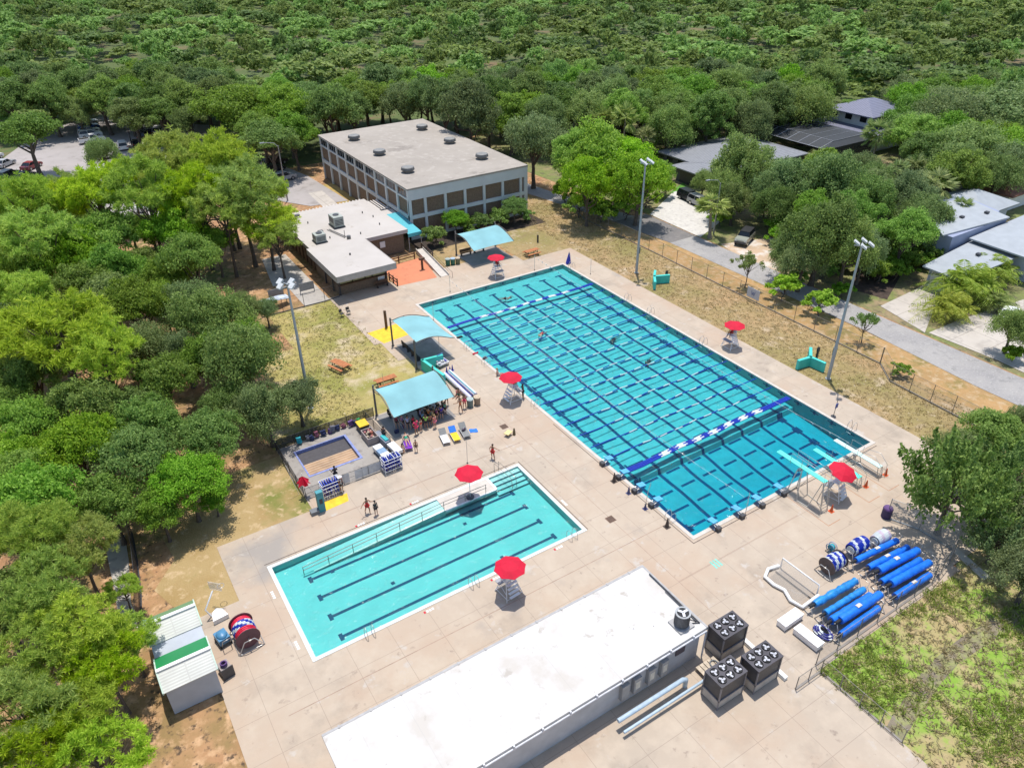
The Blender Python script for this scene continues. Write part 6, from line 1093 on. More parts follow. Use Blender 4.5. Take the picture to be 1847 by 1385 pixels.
shade = [(760, 762, 'lavender', (.4, .34, .55)), (768, 757, 'charcoal', (.04, .04, .05)), (777, 752, 'grey', (.3, .3, .3)), (783, 757, 'olive', (.12, .12, .05)), (790, 748, 'black', (.02, .02, .02)), (755, 752, 'teal', (.03, .2, .2)), (799, 744, 'brown', (.2, .1, .08)), (770, 745, 'white', (.65, .65, .65))]
for k, (x, y, cn, cc) in enumerate(shade):
    person({760: (-11.42, 26.42), 768: (-10.83, 26.60), 777: (-10.19, 26.75), 783: (-10.13, 26.14), 790: (-9.40, 26.70), 755: (-11.22, 27.43), 799: (-8.79, 26.77), 770: (-10.21, 27.58)}[x], random.uniform(0, 6), 'person in a %s top in the shade under the crowded canopy' % cn, ('stand', 'talk', 'hips')[k % 3], ('tan', 'fair', 'dark')[k % 3], ('shirt', cn+'_crowd_top', cc), BK if k % 2 else NV, ('black', 'brown', 'blonde')[k % 3], sc=random.uniform(.85, 1))
for xy, cn, cc, lb_ in (((-13.70, 27.24), 'maroon', (.2, .03, .06), 'nearest the wading pool'), ((-13.24, 26.94), 'mauve', (.35, .2, .35), 'between maroon and pale blue'), ((-12.86, 26.47), 'pale blue', (.5, .52, .7), 'next to the person in hot pink')):
    rz = R(random.uniform(-20, 40)); c = thing('camp_chair', 'grey camp chair of the person in %s' % cn, 'chair', xy, rz); MB().bb(-.26, .26, -.26, .26, .40, .43).build('seat', mat('grey_sling'), c); MB().bb(-.26, .26, .26, .3, .45, .95).build('backrest', mat('grey_sling'), c)
    mb = MB()
    for a in (-.26, .26): mb.tube([(a, -.3, 0), (a, .28, .95)], .02, 5); mb.tube([(a, .32, 0), (a, -.26, .42)], .02, 5); mb.tube([(a, -.28, .62), (a, .28, .62)], .02, 5)
    mb.build('frame', white, c)
    person(xy, rz, 'person in %s sitting in a camp chair, %s' % (cn, lb_), 'sit', 'fair', ('shirt', cn.replace(' ', '_')+'_chair_top', cc), BK, 'brown')
person((-15.70, 25.72), R(120), 'thin person in dark clothes beside the teal float tub', 'stand', 'tan', ('shirt', 'charcoal_shirt', (.04, .04, .05)), BK, 'black', sc=.95)
person((-7.28, 25.78), R(170), 'person in an orange bikini beside the grey-green bin', 'walk', 'tan', ('swimsuit', 'orange_bikini', (.6, .2, .08)), None, 'brown'); person((-6.61, 26.16), R(150), 'person in a pink swimsuit right behind the one in orange', 'stand', 'tan', ('swimsuit', 'bright_pink_suit', (.75, .05, .15)), ('shorts', 'hot_pink_shorts', (.7, .04, .12)), 'brown')
person((-6.35, 27.81), R(100), 'child in dark green trunks near the ends of the foam rolls', 'talk', 'tan', None, ('shorts', 'green_trunks', (.04, .12, .08)), 'black', sc=.85)
person((-6.09, 28.64), R(-60), 'person in a rose top seated by the foam rolls', 'floor', 'fair', ('shirt', 'rose_top', (.6, .2, .2)), BK, 'brown')
person((-14.14, 24.06), R(-14), 'person in a green swimsuit lying on the purple towel', 'lie', 'fair', ('swimsuit', 'green_swimsuit', (.03, .35, .2)), None, 'brown', z=.37)
person((-15.18, 23.10), R(80), 'person kneeling beside the purple lounger', 'kneel', 'tan', ('swimsuit', 'dark_swimsuit', (.03, .02, .03)), None, 'black', sc=.9); person((-13.96, 22.40), R(-30), 'child in brown trunks standing right of the purple lounger', 'stand', 'tan', None, ('shorts', 'brown_trunks', (.12, .08, .05)), 'black', sc=.8)
person((-0.37, 29.72), R(60), 'person sitting on the deck edge left of the left-side lifeguard stand', 'floor', 'fair', None, ('shorts', 'grey_trunks', (.3, .3, .3)), 'blonde')
GS = [((-15.8, 3.1), .1, 1.20, 'small pool'), ((-1.55, 24.95), -PI/2, 1.45, 'left long side of the large pool'), ((25.1, 20.2), PI/2, 1.45, 'road side'), ((13.0, 51.8), PI, 1.45, 'far deck')]
for xy, rz, zz, w_ in GS: person(xy, rz+PI, 'lifeguard in red sitting on the stand at the '+w_, 'sit', 'tan', RS if zz > 1.3 else ('shirt', 'red_guard_shirt', (.4, .02, .04)), RB, 'brown', z=zz-.02)
person((10.53, 45.65), R(60), 'swimmer with raised arm before the broad rope at the shallow end', 'swim', 'tan', None, BK, 'black', z=-.12); person((9.03, 35.09), R(-60), 'swimmer with pale skin between the lane ropes near the white splash', 'swim', 'fair', None, RB, 'blonde', z=-.12); person((15.86, 23.52), R(-70), 'dark underwater swimmer in mid pool on the road side', 'swim', 'tan', ('shirt', 'dark_rash_top', (.02, .025, .03)), BK, 'black', z=-.42); person((15.75, 29.63), R(-70), 'dark swimmer below the surface farther up the pool', 'swim', 'tan', ('shirt', 'dark_rash_top', (.02, .025, .03)), BK, 'black', z=-.42)

for xy, cn, cc, ps in (((-11.45, 25.99), 'sky blue', (.2, .4, .6), 'stand'), ((-10.68, 26.16), 'orange', (.6, .2, .05), 'talk'), ((-10.45, 25.78), 'pale yellow', (.65, .55, .2), 'hips'), ((-9.94, 25.90), 'plum', (.2, .04, .15), 'stand'), ((-9.44, 26.26), 'cream', (.6, .52, .42), 'talk'), ((-12.48, 26.00), 'crimson', (.5, .02, .06), 'stand'), ((-8.79, 26.30), 'mint', (.2, .5, .35), 'stand')):
    person(xy, random.uniform(0, 6), 'person in a %s top among the crowd under the canopy' % cn, ps, random.choice(('tan', 'fair', 'dark')), ('shirt', cn.replace(' ', '_')+'_crowd_shirt', cc), BK, random.choice(('black', 'brown')), sc=random.uniform(.82, .98))
# ------------------------------------------------------------------ trees and plants
rng = np.random.default_rng(11)
def quads_mesh(name, V4, m, extra=None):
    n = V4.shape[0]; me = bpy.data.meshes.new(name); me.vertices.add(n*4); me.vertices.foreach_set('co', V4.reshape(-1).astype(np.float32))
    me.loops.add(n*4); me.loops.foreach_set('vertex_index', np.arange(n*4, dtype=np.int32)); me.polygons.add(n)
    me.polygons.foreach_set('loop_start', np.arange(0, n*4, 4, dtype=np.int32)); me.polygons.foreach_set('loop_total', np.full(n, 4, dtype=np.int32))
    me.materials.append(m); me.update(); return me
def unit(v): return v/np.maximum(np.linalg.norm(v, axis=1, keepdims=True), 1e-9)
def leaf_quads(C, N, s, asp=0.6, jit=0.9):
    """one small bent-free leaf per centre C, facing roughly along N"""
    n = len(C); nn = unit(N+jit*rng.normal(size=(n, 3))); a = unit(np.cross(nn, rng.normal(size=(n, 3)))); b = np.cross(nn, a); s = s.reshape(-1, 1)
    return np.stack([C-a*s*.5, C+b*s*asp*.5, C+a*s*.5, C-b*s*asp*.5], 1)
def blade_quads(C, D, L, w):
    n = len(C); a = unit(np.cross(D, rng.normal(size=(n, 3)))); L = L.reshape(-1, 1); w = w.reshape(-1, 1); M = C+D*L*.5+np.array([0, 0, -.04])*L
    return np.stack([C, M-a*w*.5, C+D*L+np.array([0, 0, -.12])*L, M+a*w*.5], 1)
def crown_oak(Rr, H, nc, per, ls, flat=0.75, spread=0.85, droop=0.0, low=-0.25, nsub=10):
    # a crown is a union of uneven domes, one per main limb, each dome a shell of leaf clumps
    az0 = rng.uniform(0, 6.28); S = []
    for i in range(nsub):
        az = az0+i*2.4+rng.normal()*.35; q = math.sqrt((i+.3)/nsub)*rng.uniform(.75, 1.1); S.append((math.cos(az)*q*.68, math.sin(az)*q*.68, (1-q**2)*.55+rng.uniform(-.22, .12)))
    S = np.array(S); sr = rng.uniform(.3, .5, nsub)*1.05; out = []; CC = []
    for k in range(nc):
        i = k % nsub; d = unit(rng.normal(size=(1, 3))+np.array([0, 0, .25]))[0]
        if d[2] < low: d[2] = -d[2]*.5
        c = (S[i]+d*sr[i]*rng.uniform(.75, 1.08)*np.array([1, 1, .85]))*np.array([Rr, Rr, H*flat]); CC.append(c); r = rng.uniform(.5, 1.2)*Rr*.19*spread; m_ = int(per*rng.uniform(.7, 1.3))
        u = unit(rng.normal(size=(m_, 3))+np.array([0, 0, .35])); p = c+u*(r*rng.uniform(.3, 1.15, (m_, 1)))*np.array([1.2, 1.2, .75]); p[:, 2] -= droop*rng.random(m_)**2*r*2.4
        out.append(leaf_quads(p, u*.7+d*.5+np.array([0, 0, .45]), ls*rng.uniform(.55, 1.3, m_), jit=1.15))
    return np.concatenate(out), np.array(CC)
def crown_pine(Rr, H, npad, L):
    d = unit(rng.normal(size=(npad*4, 3))*np.array([1, 1, .7])); d = d[d[:, 2] > -.22][:npad]; rad = np.where(rng.random(npad) < .35, rng.uniform(.35, .75, npad), rng.uniform(.78, 1.05, npad)); C = d*rad[:, None]*np.array([Rr, Rr, H*.6]); out = []
    for c in C:
        n_ = int(rng.integers(9, 17)); o = rng.normal(size=(n_, 3))*np.array([.62, .62, .26])*Rr/5
        for p in c+o:
            k = 26; u = unit(rng.normal(size=(k, 3))*np.array([1, 1, .55])+np.array([0, 0, .5])+.35*c/np.linalg.norm(c)); out.append(blade_quads(np.repeat(p[None], k, 0)+rng.normal(size=(k, 3))*.05, u, L*rng.uniform(.7, 1.2, k), np.full(k, .11)))
    return np.concatenate(out), C
def fronds_fan(n, Rr, up=.5):
    out = []
    for i in range(n):
        az = rng.uniform(0, 2*PI); el = rng.uniform(-.75, 1.25); d = np.array([math.cos(az)*math.cos(el), math.sin(az)*math.cos(el), math.sin(el)]); base = d*Rr*.45; side = unit(np.cross(d, np.array([0, 0, 1.]))[None])[0]; nb = 11
        out.append(blade_quads(np.zeros((1, 3)), d[None], np.array([Rr*.5]), np.array([.07])))
        for k in range(nb):
            a = (k-(nb-1)/2)/nb*2.5; dd = unit((d*math.cos(a)+side*math.sin(a)+np.array([0, 0, -.22*abs(a)]))[None]); out.append(blade_quads(base[None], dd, np.array([Rr*.62*(1-.12*abs(a))]), np.array([.22])))
    return np.concatenate(out)
def fronds_feather(n, Rr, clump=0.0):
    out = []
    for i in range(n):
        az = rng.uniform(0, 2*PI); el = rng.uniform(.35, 1.35); L = Rr*rng.uniform(.75, 1.15); h = np.array([math.cos(az), math.sin(az), 0]); side = np.array([-math.sin(az), math.cos(az), 0]); b0 = rng.normal(size=3)*np.array([clump, clump, 0]); K = 22; tt = np.linspace(0.1, 1, K)
        P = b0+np.outer(tt*L*math.cos(el)*(.6+.5*tt), h)+np.outer(tt*L*math.sin(el)-tt**2*L*.75*(1.25-el*.5), np.array([0, 0, 1]))
        T = unit(np.gradient(P, axis=0))
        for s in (-1, 1): out.append(blade_quads(P, unit(T*.55+s*side+np.array([0, 0, -.25])), L*.24*np.sin(np.clip(tt, .08, .97)*PI)**.5+.05, np.full(K, .085)))
        out.append(blade_quads(P[:-1], T[:-1], np.full(K-1, L/K*1.3), np.full(K-1, .05)))
    return np.concatenate(out)
def trunk_mesh(name, h, r, C, m, lean=.25, nl=9, straight=False):
    mb = MB(); top = Vector((random.uniform(-lean, lean)*2, random.uniform(-lean, lean)*2, h)); n = 6; pts = [Vector((0, 0, -.1))+(top*(k/n))+Vector((random.uniform(-.1, .1), random.uniform(-.1, .1), 0))*(0 if straight else k/n*2) for k in range(n+1)]
    mb.tube(pts, [r*(1.35 if k == 0 else 1-.55*k/n) for k in range(n+1)], 8)
    if C is not None:
        idx = rng.choice(len(C), min(nl, len(C)), replace=False)
        for i in idx:
            e = Vector(C[i]); e.z += h; s = pts[random.choice((2, 3, 4, 5))].lerp(pts[-1], .3); m_ = s.lerp(e, .5)+Vector((random.uniform(-.4, .4), random.uniform(-.4, .4), random.uniform(-.6, .2))); mb.tube([s, m_, s.lerp(e, .92)], [r*.42, r*.26, r*.07], 5)
    me_o = mb.build(name, m); return me_o
LM = {'oak': leaf_mat('oak_leaves', (0.12, 0.20, 0.032), (0.32, 0.46, 0.085), .5), 'moss': leaf_mat('grey_green_leaves', (0.15, 0.225, 0.07), (0.35, 0.46, 0.15), .5), 'lime': leaf_mat('lime_leaves', (0.20, 0.37, 0.03), (0.45, 0.64, 0.07), .5), 'pine': leaf_mat('pine_needles', (0.27, 0.40, 0.04), (0.57, 0.70, 0.09), .5),
      'mid': leaf_mat('fresh_leaves', (0.15, 0.28, 0.035), (0.37, 0.57, 0.09), .5), 'palm': leaf_mat('palm_fronds', (0.18, 0.26, 0.06), (0.44, 0.5, 0.17), .4), 'areca': leaf_mat('yellow_palm_fronds', (0.22, 0.31, 0.045), (0.50, 0.55, 0.12), .4), 'dark': leaf_mat('dark_leaves', (0.10, 0.17, 0.045), (0.26, 0.36, 0.10), .45), 'flower': leaf_mat('pink_blossom', (0.25, 0.10, 0.05), (0.5, 0.12, 0.22), .3)}
PROTO = {}
def proto(key, nm, crown, trunk_h, trunk_r, C, leafm, barkm=bark, cat='tree', nl=9, lean=.25, straight=False):
    t = bpy.data.objects.new(nm, None)
    cm = quads_mesh('crown', crown+np.array([0, 0, trunk_h]), leafm); c = bpy.data.objects.new('crown', cm); c.parent = t
    tr = trunk_mesh('trunk', trunk_h, trunk_r, C, barkm, lean, nl, straight); COL.objects.unlink(tr); tr.parent = t
    t['category'] = cat; PROTO.setdefault(key, []).append((t, c, tr))
for v in range(4): q, C = crown_oak(5.0, 5.2, 190, 125, .30); proto('oak', 'oak_tree', q, 5.0, .38, C, LM['oak'])
for v in range(3): q, C = crown_oak(5.0, 4.9, 200, 125, .25, droop=.8); proto('moss', 'mossy_oak_tree', q, 4.6, .36, C, LM['moss'], nl=14)
for v in range(3): q, C = crown_oak(5.0, 5.2, 180, 130, .29); proto('mid', 'broadleaf_tree', q, 4.6, .3, C, LM['mid'], nl=12)
for v in range(2): q, C = crown_oak(5.0, 6.2, 210, 120, .28, low=-.9, nsub=13); proto('lime', 'lime_green_tree', q, 4.4, .3, C, LM['lime'])
for v in range(4): q, C = crown_pine(5.0, 5.4, 44, .72); proto('pine', 'pine_tree', q, 9.0, .3, C, LM['pine'], nl=26, lean=.3)
for v in range(2): q, C = crown_oak(5.0, 7.0, 190, 115, .32, low=-.6); proto('dark', 'dark_evergreen_tree', q, 6.0, .35, C, LM['dark'])
for v in range(2): q, C = crown_oak(4.5, 4.0, 34, 75, .36, spread=.8); proto('sparse', 'thin_young_tree', q, 4.0, .16, C, LM['moss'], nl=16)
for v in range(2): proto('palm', 'fan_palm', fronds_fan(34, 2.5), 6.0, .24, None, LM['palm'], bark_pale, 'palm', straight=True)
for v in range(2): proto('areca', 'feather_palm', fronds_feather(95, 3.6, .8), 1.4, .16, None, LM['areca'], bark_pale, 'palm', straight=True)
for v in range(2): q, C = crown_oak(1.5, 1.5, 40, 90, .24, low=-.4); proto('shrub', 'shrub', q, .9, .06, C, LM['mid'], cat='shrub')
q, C = crown_oak(1.5, 1.6, 44, 90, .22, low=-.6); proto('limebush', 'lime_bush', q, 1.1, .06, C, LM['lime'], cat='bush')
q, C = crown_oak(1.5, 1.4, 40, 90, .2, low=-.4); proto('hedge', 'hedge_shrub', q, .9, .06, C, LM['oak'], cat='shrub')
q, C = crown_oak(1.5, 1.2, 30, 90, .2, low=-.4); proto('flower', 'blossom_shrub', q, .9, .06, C, LM['flower'], cat='shrub')
# feathery spreading tree at the lower right: upright plumes
pl = []; PC = []
for k in range(85):
    d = unit(rng.normal(size=(1, 3))*np.array([1, 1, .7])); d[0, 2] = abs(d[0, 2])*.9-.15; c = d[0]*np.array([4.6, 4.6, 4.2])*rng.uniform(.45, 1.0); PC.append(c); n_ = 125; tt = rng.random(n_); ax = unit((c+np.array([0, 0, 3.0]))[None])[0]; p = c+np.outer((tt-.35)*3.0, ax)+rng.normal(size=(n_, 3))*(.34*(1.15-tt))[:, None]; pl.append(leaf_quads(p, np.repeat(ax[None], n_, 0)+rng.normal(size=(n_, 3))*.6, .34*rng.uniform(.7, 1.2, n_)))
proto('plume', 'feathery_tree', np.concatenate(pl), 3.6, .3, np.array(PC), leaf_mat('feathery_leaves', (.11, .19, .045), (.36, .47, .14), .42), nl=16)
NT = [0]
def plant(key, xy, Rr, label, group=None, hs=1.0, z=0.0):
    base = {'shrub': 1.5, 'hedge': 1.5, 'flower': 1.5, 'limebush': 1.5, 'palm': 2.6, 'areca': 3.4, 'sparse': 4.5}.get(key, 5.0)
    t, c, tr = random.choice(PROTO[key]); s = Rr/base; NT[0] += 1
    r = t.copy(); COL.objects.link(r); r.location = (*xy, z-.05); r.rotation_euler.z = random.uniform(0, 6.28); r.scale = (s*random.uniform(.93, 1.07), s*random.uniform(.93, 1.07), s*hs)
    r['label'] = label
    if group: r['group'] = group
    for q in (c, tr): k = q.copy(); COL.objects.link(k); k.parent = r
    return r
def lst(key, items, label, group, hs=1.0):
    for it in items: plant(key, it[0], it[1], it[2] if len(it) > 2 else label, group if len(it) <= 2 else None, hs)
plant('oak', (-36.2, 140.0), 6.9, 'broad dark oak at the left edge of the parking lot', 'oaks round the parking lot', 1.02)
plant('oak', (-36.6, 175.0), 6.7, 'dark green oak round the parking lot at the upper left, first from the left', 'oaks round the parking lot', 1.04)
plant('oak', (-16.2, 150.5), 5.8, 'open-crowned oak standing in the parking lot beside the black lamp post', 'oaks round the parking lot', 1.03)
plant('oak', (-10.9, 148.4), 5.9, 'dark green oak round the parking lot at the upper left, third from the left', 'oaks round the parking lot', 1.02)
plant('oak', (-7.3, 143.5), 4.2, 'dark green oak round the parking lot at the upper left, fourth from the left', 'oaks round the parking lot', 1.19)
plant('oak', (-0.1, 131.5), 8.0, 'big oak at the corner of the lot nearest the gym', 'oaks round the parking lot', 1.00)
plant('oak', (8.8, 124.1), 7.3, 'big oak between the small car park and the wood behind', 'oaks round the parking lot', 1.10)
plant('oak', (15.9, 119.1), 5.9, 'oak whose crown touches the far left corner of the gym roof', 'oaks round the parking lot', 1.35)
plant('oak', (1.3, 151.3), 6.1, 'dark green oak round the parking lot at the upper left, fifth from the left', 'oaks round the parking lot', 1.14)
plant('oak', (-23.4, 173.4), 5.7, 'dark green oak round the parking lot at the upper left, second from the left', 'oaks round the parking lot', 0.88)
plant('pine', (-18.2, 90.7), 5.1, 'tall yellow-green pine by the pale lot, farthest of its stand', 'pines between the parking lot and the pool house', 1.31)
plant('pine', (-14.0, 82.1), 4.7, 'yellow-green pine in the stand between lot and pool house, eleventh from the left', 'pines between the parking lot and the pool house', 1.48)
plant('pine', (-14.0, 74.0), 5.1, 'tall pine with bare trunk rising from the orange soil left of the pool house', 'pines between the parking lot and the pool house', 1.20)
plant('pine', (-30.3, 83.8), 4.2, 'yellow-green pine in the stand between lot and pool house, fifth from the left', 'pines between the parking lot and the pool house', 1.46)
plant('pine', (-25.1, 78.5), 4.4, 'yellow-green pine in the stand between lot and pool house, seventh from the left', 'pines between the parking lot and the pool house', 1.49)
plant('pine', (-19.4, 76.6), 4.2, 'yellow-green pine in the stand between lot and pool house, ninth from the left', 'pines between the parking lot and the pool house', 1.45)
plant('pine', (-39.4, 84.1), 4.2, 'yellow-green pine in the stand between lot and pool house, first from the left', 'pines between the parking lot and the pool house', 1.46)
plant('pine', (-35.7, 87.4), 3.6, 'yellow-green pine in the stand between lot and pool house, third from the left', 'pines between the parking lot and the pool house', 1.43)
plant('pine', (-12.2, 71.2), 3.8, 'yellow-green pine in the stand between lot and pool house, fourteenth from the left', 'pines between the parking lot and the pool house', 1.03)
plant('pine', (-11.8, 67.7), 2.7, 'yellow-green pine in the stand between lot and pool house, sixteenth from the left', 'pines between the parking lot and the pool house', 1.24)
plant('pine', (-39.2, 73.6), 4.2, 'yellow-green pine in the stand between lot and pool house, second from the left', 'pines between the parking lot and the pool house', 1.34)
plant('pine', (-17.2, 72.1), 3.7, 'yellow-green pine in the stand between lot and pool house, twelfth from the left', 'pines between the parking lot and the pool house', 1.43)
plant('pine', (-21.5, 86.2), 3.7, 'yellow-green pine in the stand between lot and pool house, eighth from the left', 'pines between the parking lot and the pool house', 1.37)
plant('pine', (-16.9, 88.3), 4.1, 'yellow-green pine in the stand between lot and pool house, tenth from the left', 'pines between the parking lot and the pool house', 1.44)
plant('pine', (-14.9, 81.7), 3.7, 'yellow-green pine in the stand between lot and pool house, thirteenth from the left', 'pines between the parking lot and the pool house', 1.37)
plant('pine', (-8.5, 81.8), 3.0, 'yellow-green pine in the stand between lot and pool house, fifteenth from the left', 'pines between the parking lot and the pool house', 1.39)
plant('pine', (-32.6, 96.2), 3.3, 'yellow-green pine in the stand between lot and pool house, fourth from the left', 'pines between the parking lot and the pool house', 1.43)
plant('pine', (-25.0, 98.4), 3.4, 'yellow-green pine in the stand between lot and pool house, sixth from the left', 'pines between the parking lot and the pool house', 1.40)
plant('mid', (-31.0, 77.9), 5.1, 'fresh green tree below the pines left of the pool house, third from the left', 'fresh green trees below the pines', 1.27)
plant('mid', (-22.9, 75.2), 4.5, 'fresh green tree below the pines left of the pool house, sixth from the left', 'fresh green trees below the pines', 1.46)
plant('mid', (-23.5, 64.1), 4.3, 'fresh green tree below the pines left of the pool house, seventh from the left', 'fresh green trees below the pines', 1.49)
plant('mid', (-36.2, 75.2), 4.4, 'fresh green tree below the pines left of the pool house, second from the left', 'fresh green trees below the pines', 1.49)
plant('mid', (-40.4, 73.6), 4.1, 'fresh green tree below the pines left of the pool house, first from the left', 'fresh green trees below the pines', 1.48)
plant('mid', (-31.7, 68.3), 3.8, 'fresh green tree below the pines left of the pool house, fourth from the left', 'fresh green trees below the pines', 1.44)
plant('mid', (-26.9, 65.7), 3.1, 'fresh green tree below the pines left of the pool house, fifth from the left', 'fresh green trees below the pines', 1.39)
plant('mid', (-18.9, 73.0), 3.0, 'fresh green tree below the pines left of the pool house, eighth from the left', 'fresh green trees below the pines', 1.47)
plant('pine', (-39.3, 45.4), 4.8, 'large bright pine near the left photo edge, mid height', 'bright pines in the middle of the left wood', 1.16)
plant('pine', (-41.7, 60.5), 3.1, 'bright pine in the middle of the left wood, first from the left', 'bright pines in the middle of the left wood', 1.47)
plant('pine', (-36.2, 41.4), 3.2, 'bright pine in the middle of the left wood, third from the left', 'bright pines in the middle of the left wood', 1.48)
plant('pine', (-42.9, 49.2), 2.7, 'bright pine in the middle of the left wood, second from the left', 'bright pines in the middle of the left wood', 1.41)
plant('oak', (-31.6, 54.1), 3.8, 'dark green oak in the middle of the left wood, fourth from the left', 'oaks in the middle of the left wood', 1.48)
plant('oak', (-32.0, 38.8), 3.3, 'dark green oak in the middle of the left wood, fifth from the left', 'oaks in the middle of the left wood', 1.45)
plant('oak', (-42.7, 46.9), 3.3, 'dark green oak in the middle of the left wood, first from the left', 'oaks in the middle of the left wood', 1.46)
plant('oak', (-35.0, 36.9), 2.9, 'dark green oak in the middle of the left wood, third from the left', 'oaks in the middle of the left wood', 1.43)
plant('oak', (-38.8, 37.9), 3.6, 'dark green oak in the middle of the left wood, second from the left', 'oaks in the middle of the left wood', 1.43)
plant('moss', (-25.4, 47.4), 4.4, 'grey-green oak with drooping moss in front of the back fence', 'mossy oaks near the left lawn', 1.46)
plant('moss', (-24.8, 36.9), 4.5, 'mossy oak standing left of the left-lawn light pole', 'mossy oaks near the left lawn', 1.46)
plant('moss', (-21.5, 32.4), 2.6, 'mossy oak beside the left-lawn light pole base', 'mossy oaks near the left lawn', 1.28)
plant('moss', (-25.0, 30.8), 3.4, 'mossy oak overhanging the back of the wading pool', 'mossy oaks near the left lawn', 1.31)
plant('moss', (-29.0, 45.8), 3.0, 'grey-green oak near the left lawn, first from the left', 'mossy oaks near the left lawn', 1.46)
plant('moss', (-27.6, 34.7), 2.6, 'grey-green oak near the left lawn, second from the left', 'mossy oaks near the left lawn', 1.44)
plant('moss', (-20.6, 54.3), 2.4, 'grey-green oak near the left lawn, third from the left', 'mossy oaks near the left lawn', 1.47)
plant('moss', (-18.0, 54.6), 1.7, 'grey-green oak near the left lawn, fourth from the left', 'mossy oaks near the left lawn', 1.48)
plant('moss', (-25.5, 128.8), 3.5, 'small airy tree at the pickup end of the parked row', None, 1.49)
plant('moss', (-25.2, 167.5), 4.4, 'small round tree beyond the parked row', None, 1.23)
plant('shrub', (-31.1, 31.8), 1.7, 'round leafy bush on the bare soil left of the wading pool', None, 1.00)
plant('mid', (-43.4, 38.1), 3.5, 'leafy green tree in the lower left wood, first from the left', 'leafy green trees in the lower left wood', 1.41)
plant('mid', (-40.1, 31.4), 3.8, 'leafy green tree in the lower left wood, third from the left', 'leafy green trees in the lower left wood', 1.42)
plant('mid', (-36.3, 28.3), 3.8, 'leafy green tree in the lower left wood, fifth from the left', 'leafy green trees in the lower left wood', 1.29)
plant('mid', (-33.5, 24.0), 3.3, 'leafy tree leaning over the worn grass beside the wading pool corner', 'leafy green trees in the lower left wood', 1.22)
plant('mid', (-32.0, 23.7), 1.4, 'leafy branch tip tree above the worn grass near the small pool', 'leafy green trees in the lower left wood', 1.24)
plant('mid', (-39.3, 24.5), 3.1, 'leafy green tree in the lower left wood, fourth from the left', 'leafy green trees in the lower left wood', 1.30)
plant('mid', (-44.1, 30.2), 3.2, 'leafy green tree in the lower left wood, second from the left', 'leafy green trees in the lower left wood', 1.39)
plant('mid', (-36.1, 22.8), 2.2, 'leafy green tree in the lower left wood, sixth from the left', 'leafy green trees in the lower left wood', 1.38)
plant('pine', (-44.0, 20.3), 2.8, 'bright pine in the lower left corner, second from the left', 'bright pines in the lower left corner', 1.37)
plant('pine', (-41.7, 18.8), 2.4, 'bright pine in the lower left corner, seventh from the left', 'bright pines in the lower left corner', 1.33)
plant('pine', (-43.9, 14.9), 2.6, 'bright pine in the lower left corner, fifth from the left', 'bright pines in the lower left corner', 1.35)
plant('pine', (-42.3, 10.1), 2.5, 'bright pine in the lower left corner, eighth from the left', 'bright pines in the lower left corner', 1.34)
plant('pine', (-40.2, 10.4), 1.6, 'pine whose boughs touch the near green shed', 'bright pines in the lower left corner', 1.34)
plant('pine', (-45.1, 10.3), 2.4, 'bright pine in the lower left corner, third from the left', 'bright pines in the lower left corner', 1.33)
plant('pine', (-41.6, 8.0), 2.1, 'bright pine in the lower left corner, tenth from the left', 'bright pines in the lower left corner', 1.35)
plant('pine', (-45.9, 5.9), 2.5, 'bright pine in the lower left corner, first from the left', 'bright pines in the lower left corner', 1.34)
plant('pine', (-43.7, 5.1), 2.2, 'bright pine in the lower left corner, sixth from the left', 'bright pines in the lower left corner', 1.31)
plant('pine', (-40.0, 16.6), 1.1, 'bright pine in the lower left corner, eleventh from the left', 'bright pines in the lower left corner', 1.30)
plant('pine', (-45.7, 2.6), 2.3, 'bright pine in the lower left corner, fourth from the left', 'bright pines in the lower left corner', 1.33)
plant('pine', (-42.8, 1.6), 2.1, 'bright pine in the lower left corner, ninth from the left', 'bright pines in the lower left corner', 1.30)
plant('dark', (33.8, 94.5), 5.3, 'dark pointed tree behind the far right corner of the gym roof', 'dark evergreens behind the gym', 1.41)
plant('dark', (35.9, 109.3), 5.0, 'dark evergreen behind the gym, second from the left', 'dark evergreens behind the gym', 1.50)
plant('dark', (37.0, 119.0), 4.7, 'dark evergreen behind the gym, first from the left', 'dark evergreens behind the gym', 1.47)
plant('dark', (44.4, 106.2), 5.0, 'dark evergreen behind the gym, third from the left', 'dark evergreens behind the gym', 1.49)
plant('moss', (38.2, 80.4), 5.6, 'grey-green oak brushing the right corner of the gym', 'grey-green oaks behind the lane', 1.49)
plant('moss', (67.6, 95.9), 5.7, 'grey-green oak behind the lane', 'grey-green oaks behind the lane', 1.50)
plant('lime', (55.7, 99.8), 3.9, 'small lime green tree top behind the grey-green oak', None, 1.33)
plant('lime', (42.0, 67.0), 6.8, 'large lime green tree over the lane beyond the gym', None, 1.17)
plant('lime', (40.0, 71.0), 4.7, 'lime green tree nearest the gym corner', None, 1.46)
plant('lime', (44.3, 63.5), 5.4, 'lime green tree in the middle of the clump by the fence gate', None, 1.25)
plant('lime', (41.3, 56.0), 5.3, 'lime green tree at the edge of the white driveway', None, 1.28)
plant('lime', (34.8, 60.2), 4.3, 'lime green tree overhanging the fence gate', None, 1.49)
plant('lime', (53.9, 64.5), 2.5, 'lime sapling before the grey house', None, 1.43)
plant('lime', (111.7, 71.4), 3.1, 'lime green tree in front of the two-storey house', None, 1.46)
plant('lime', (117.5, 60.5), 3.6, 'tall lime tree right of the two-storey house', None, 1.36)
plant('limebush', (36.0, 63.7), 2.7, 'lime bush at the fence, nearest the gate', None, 1.00)
plant('limebush', (37.7, 60.2), 2.7, 'lime bush at the fence, second from the gate', None, 1.00)
plant('limebush', (41.6, 59.0), 3.0, 'lime bush at the fence, third from the gate', None, 1.00)
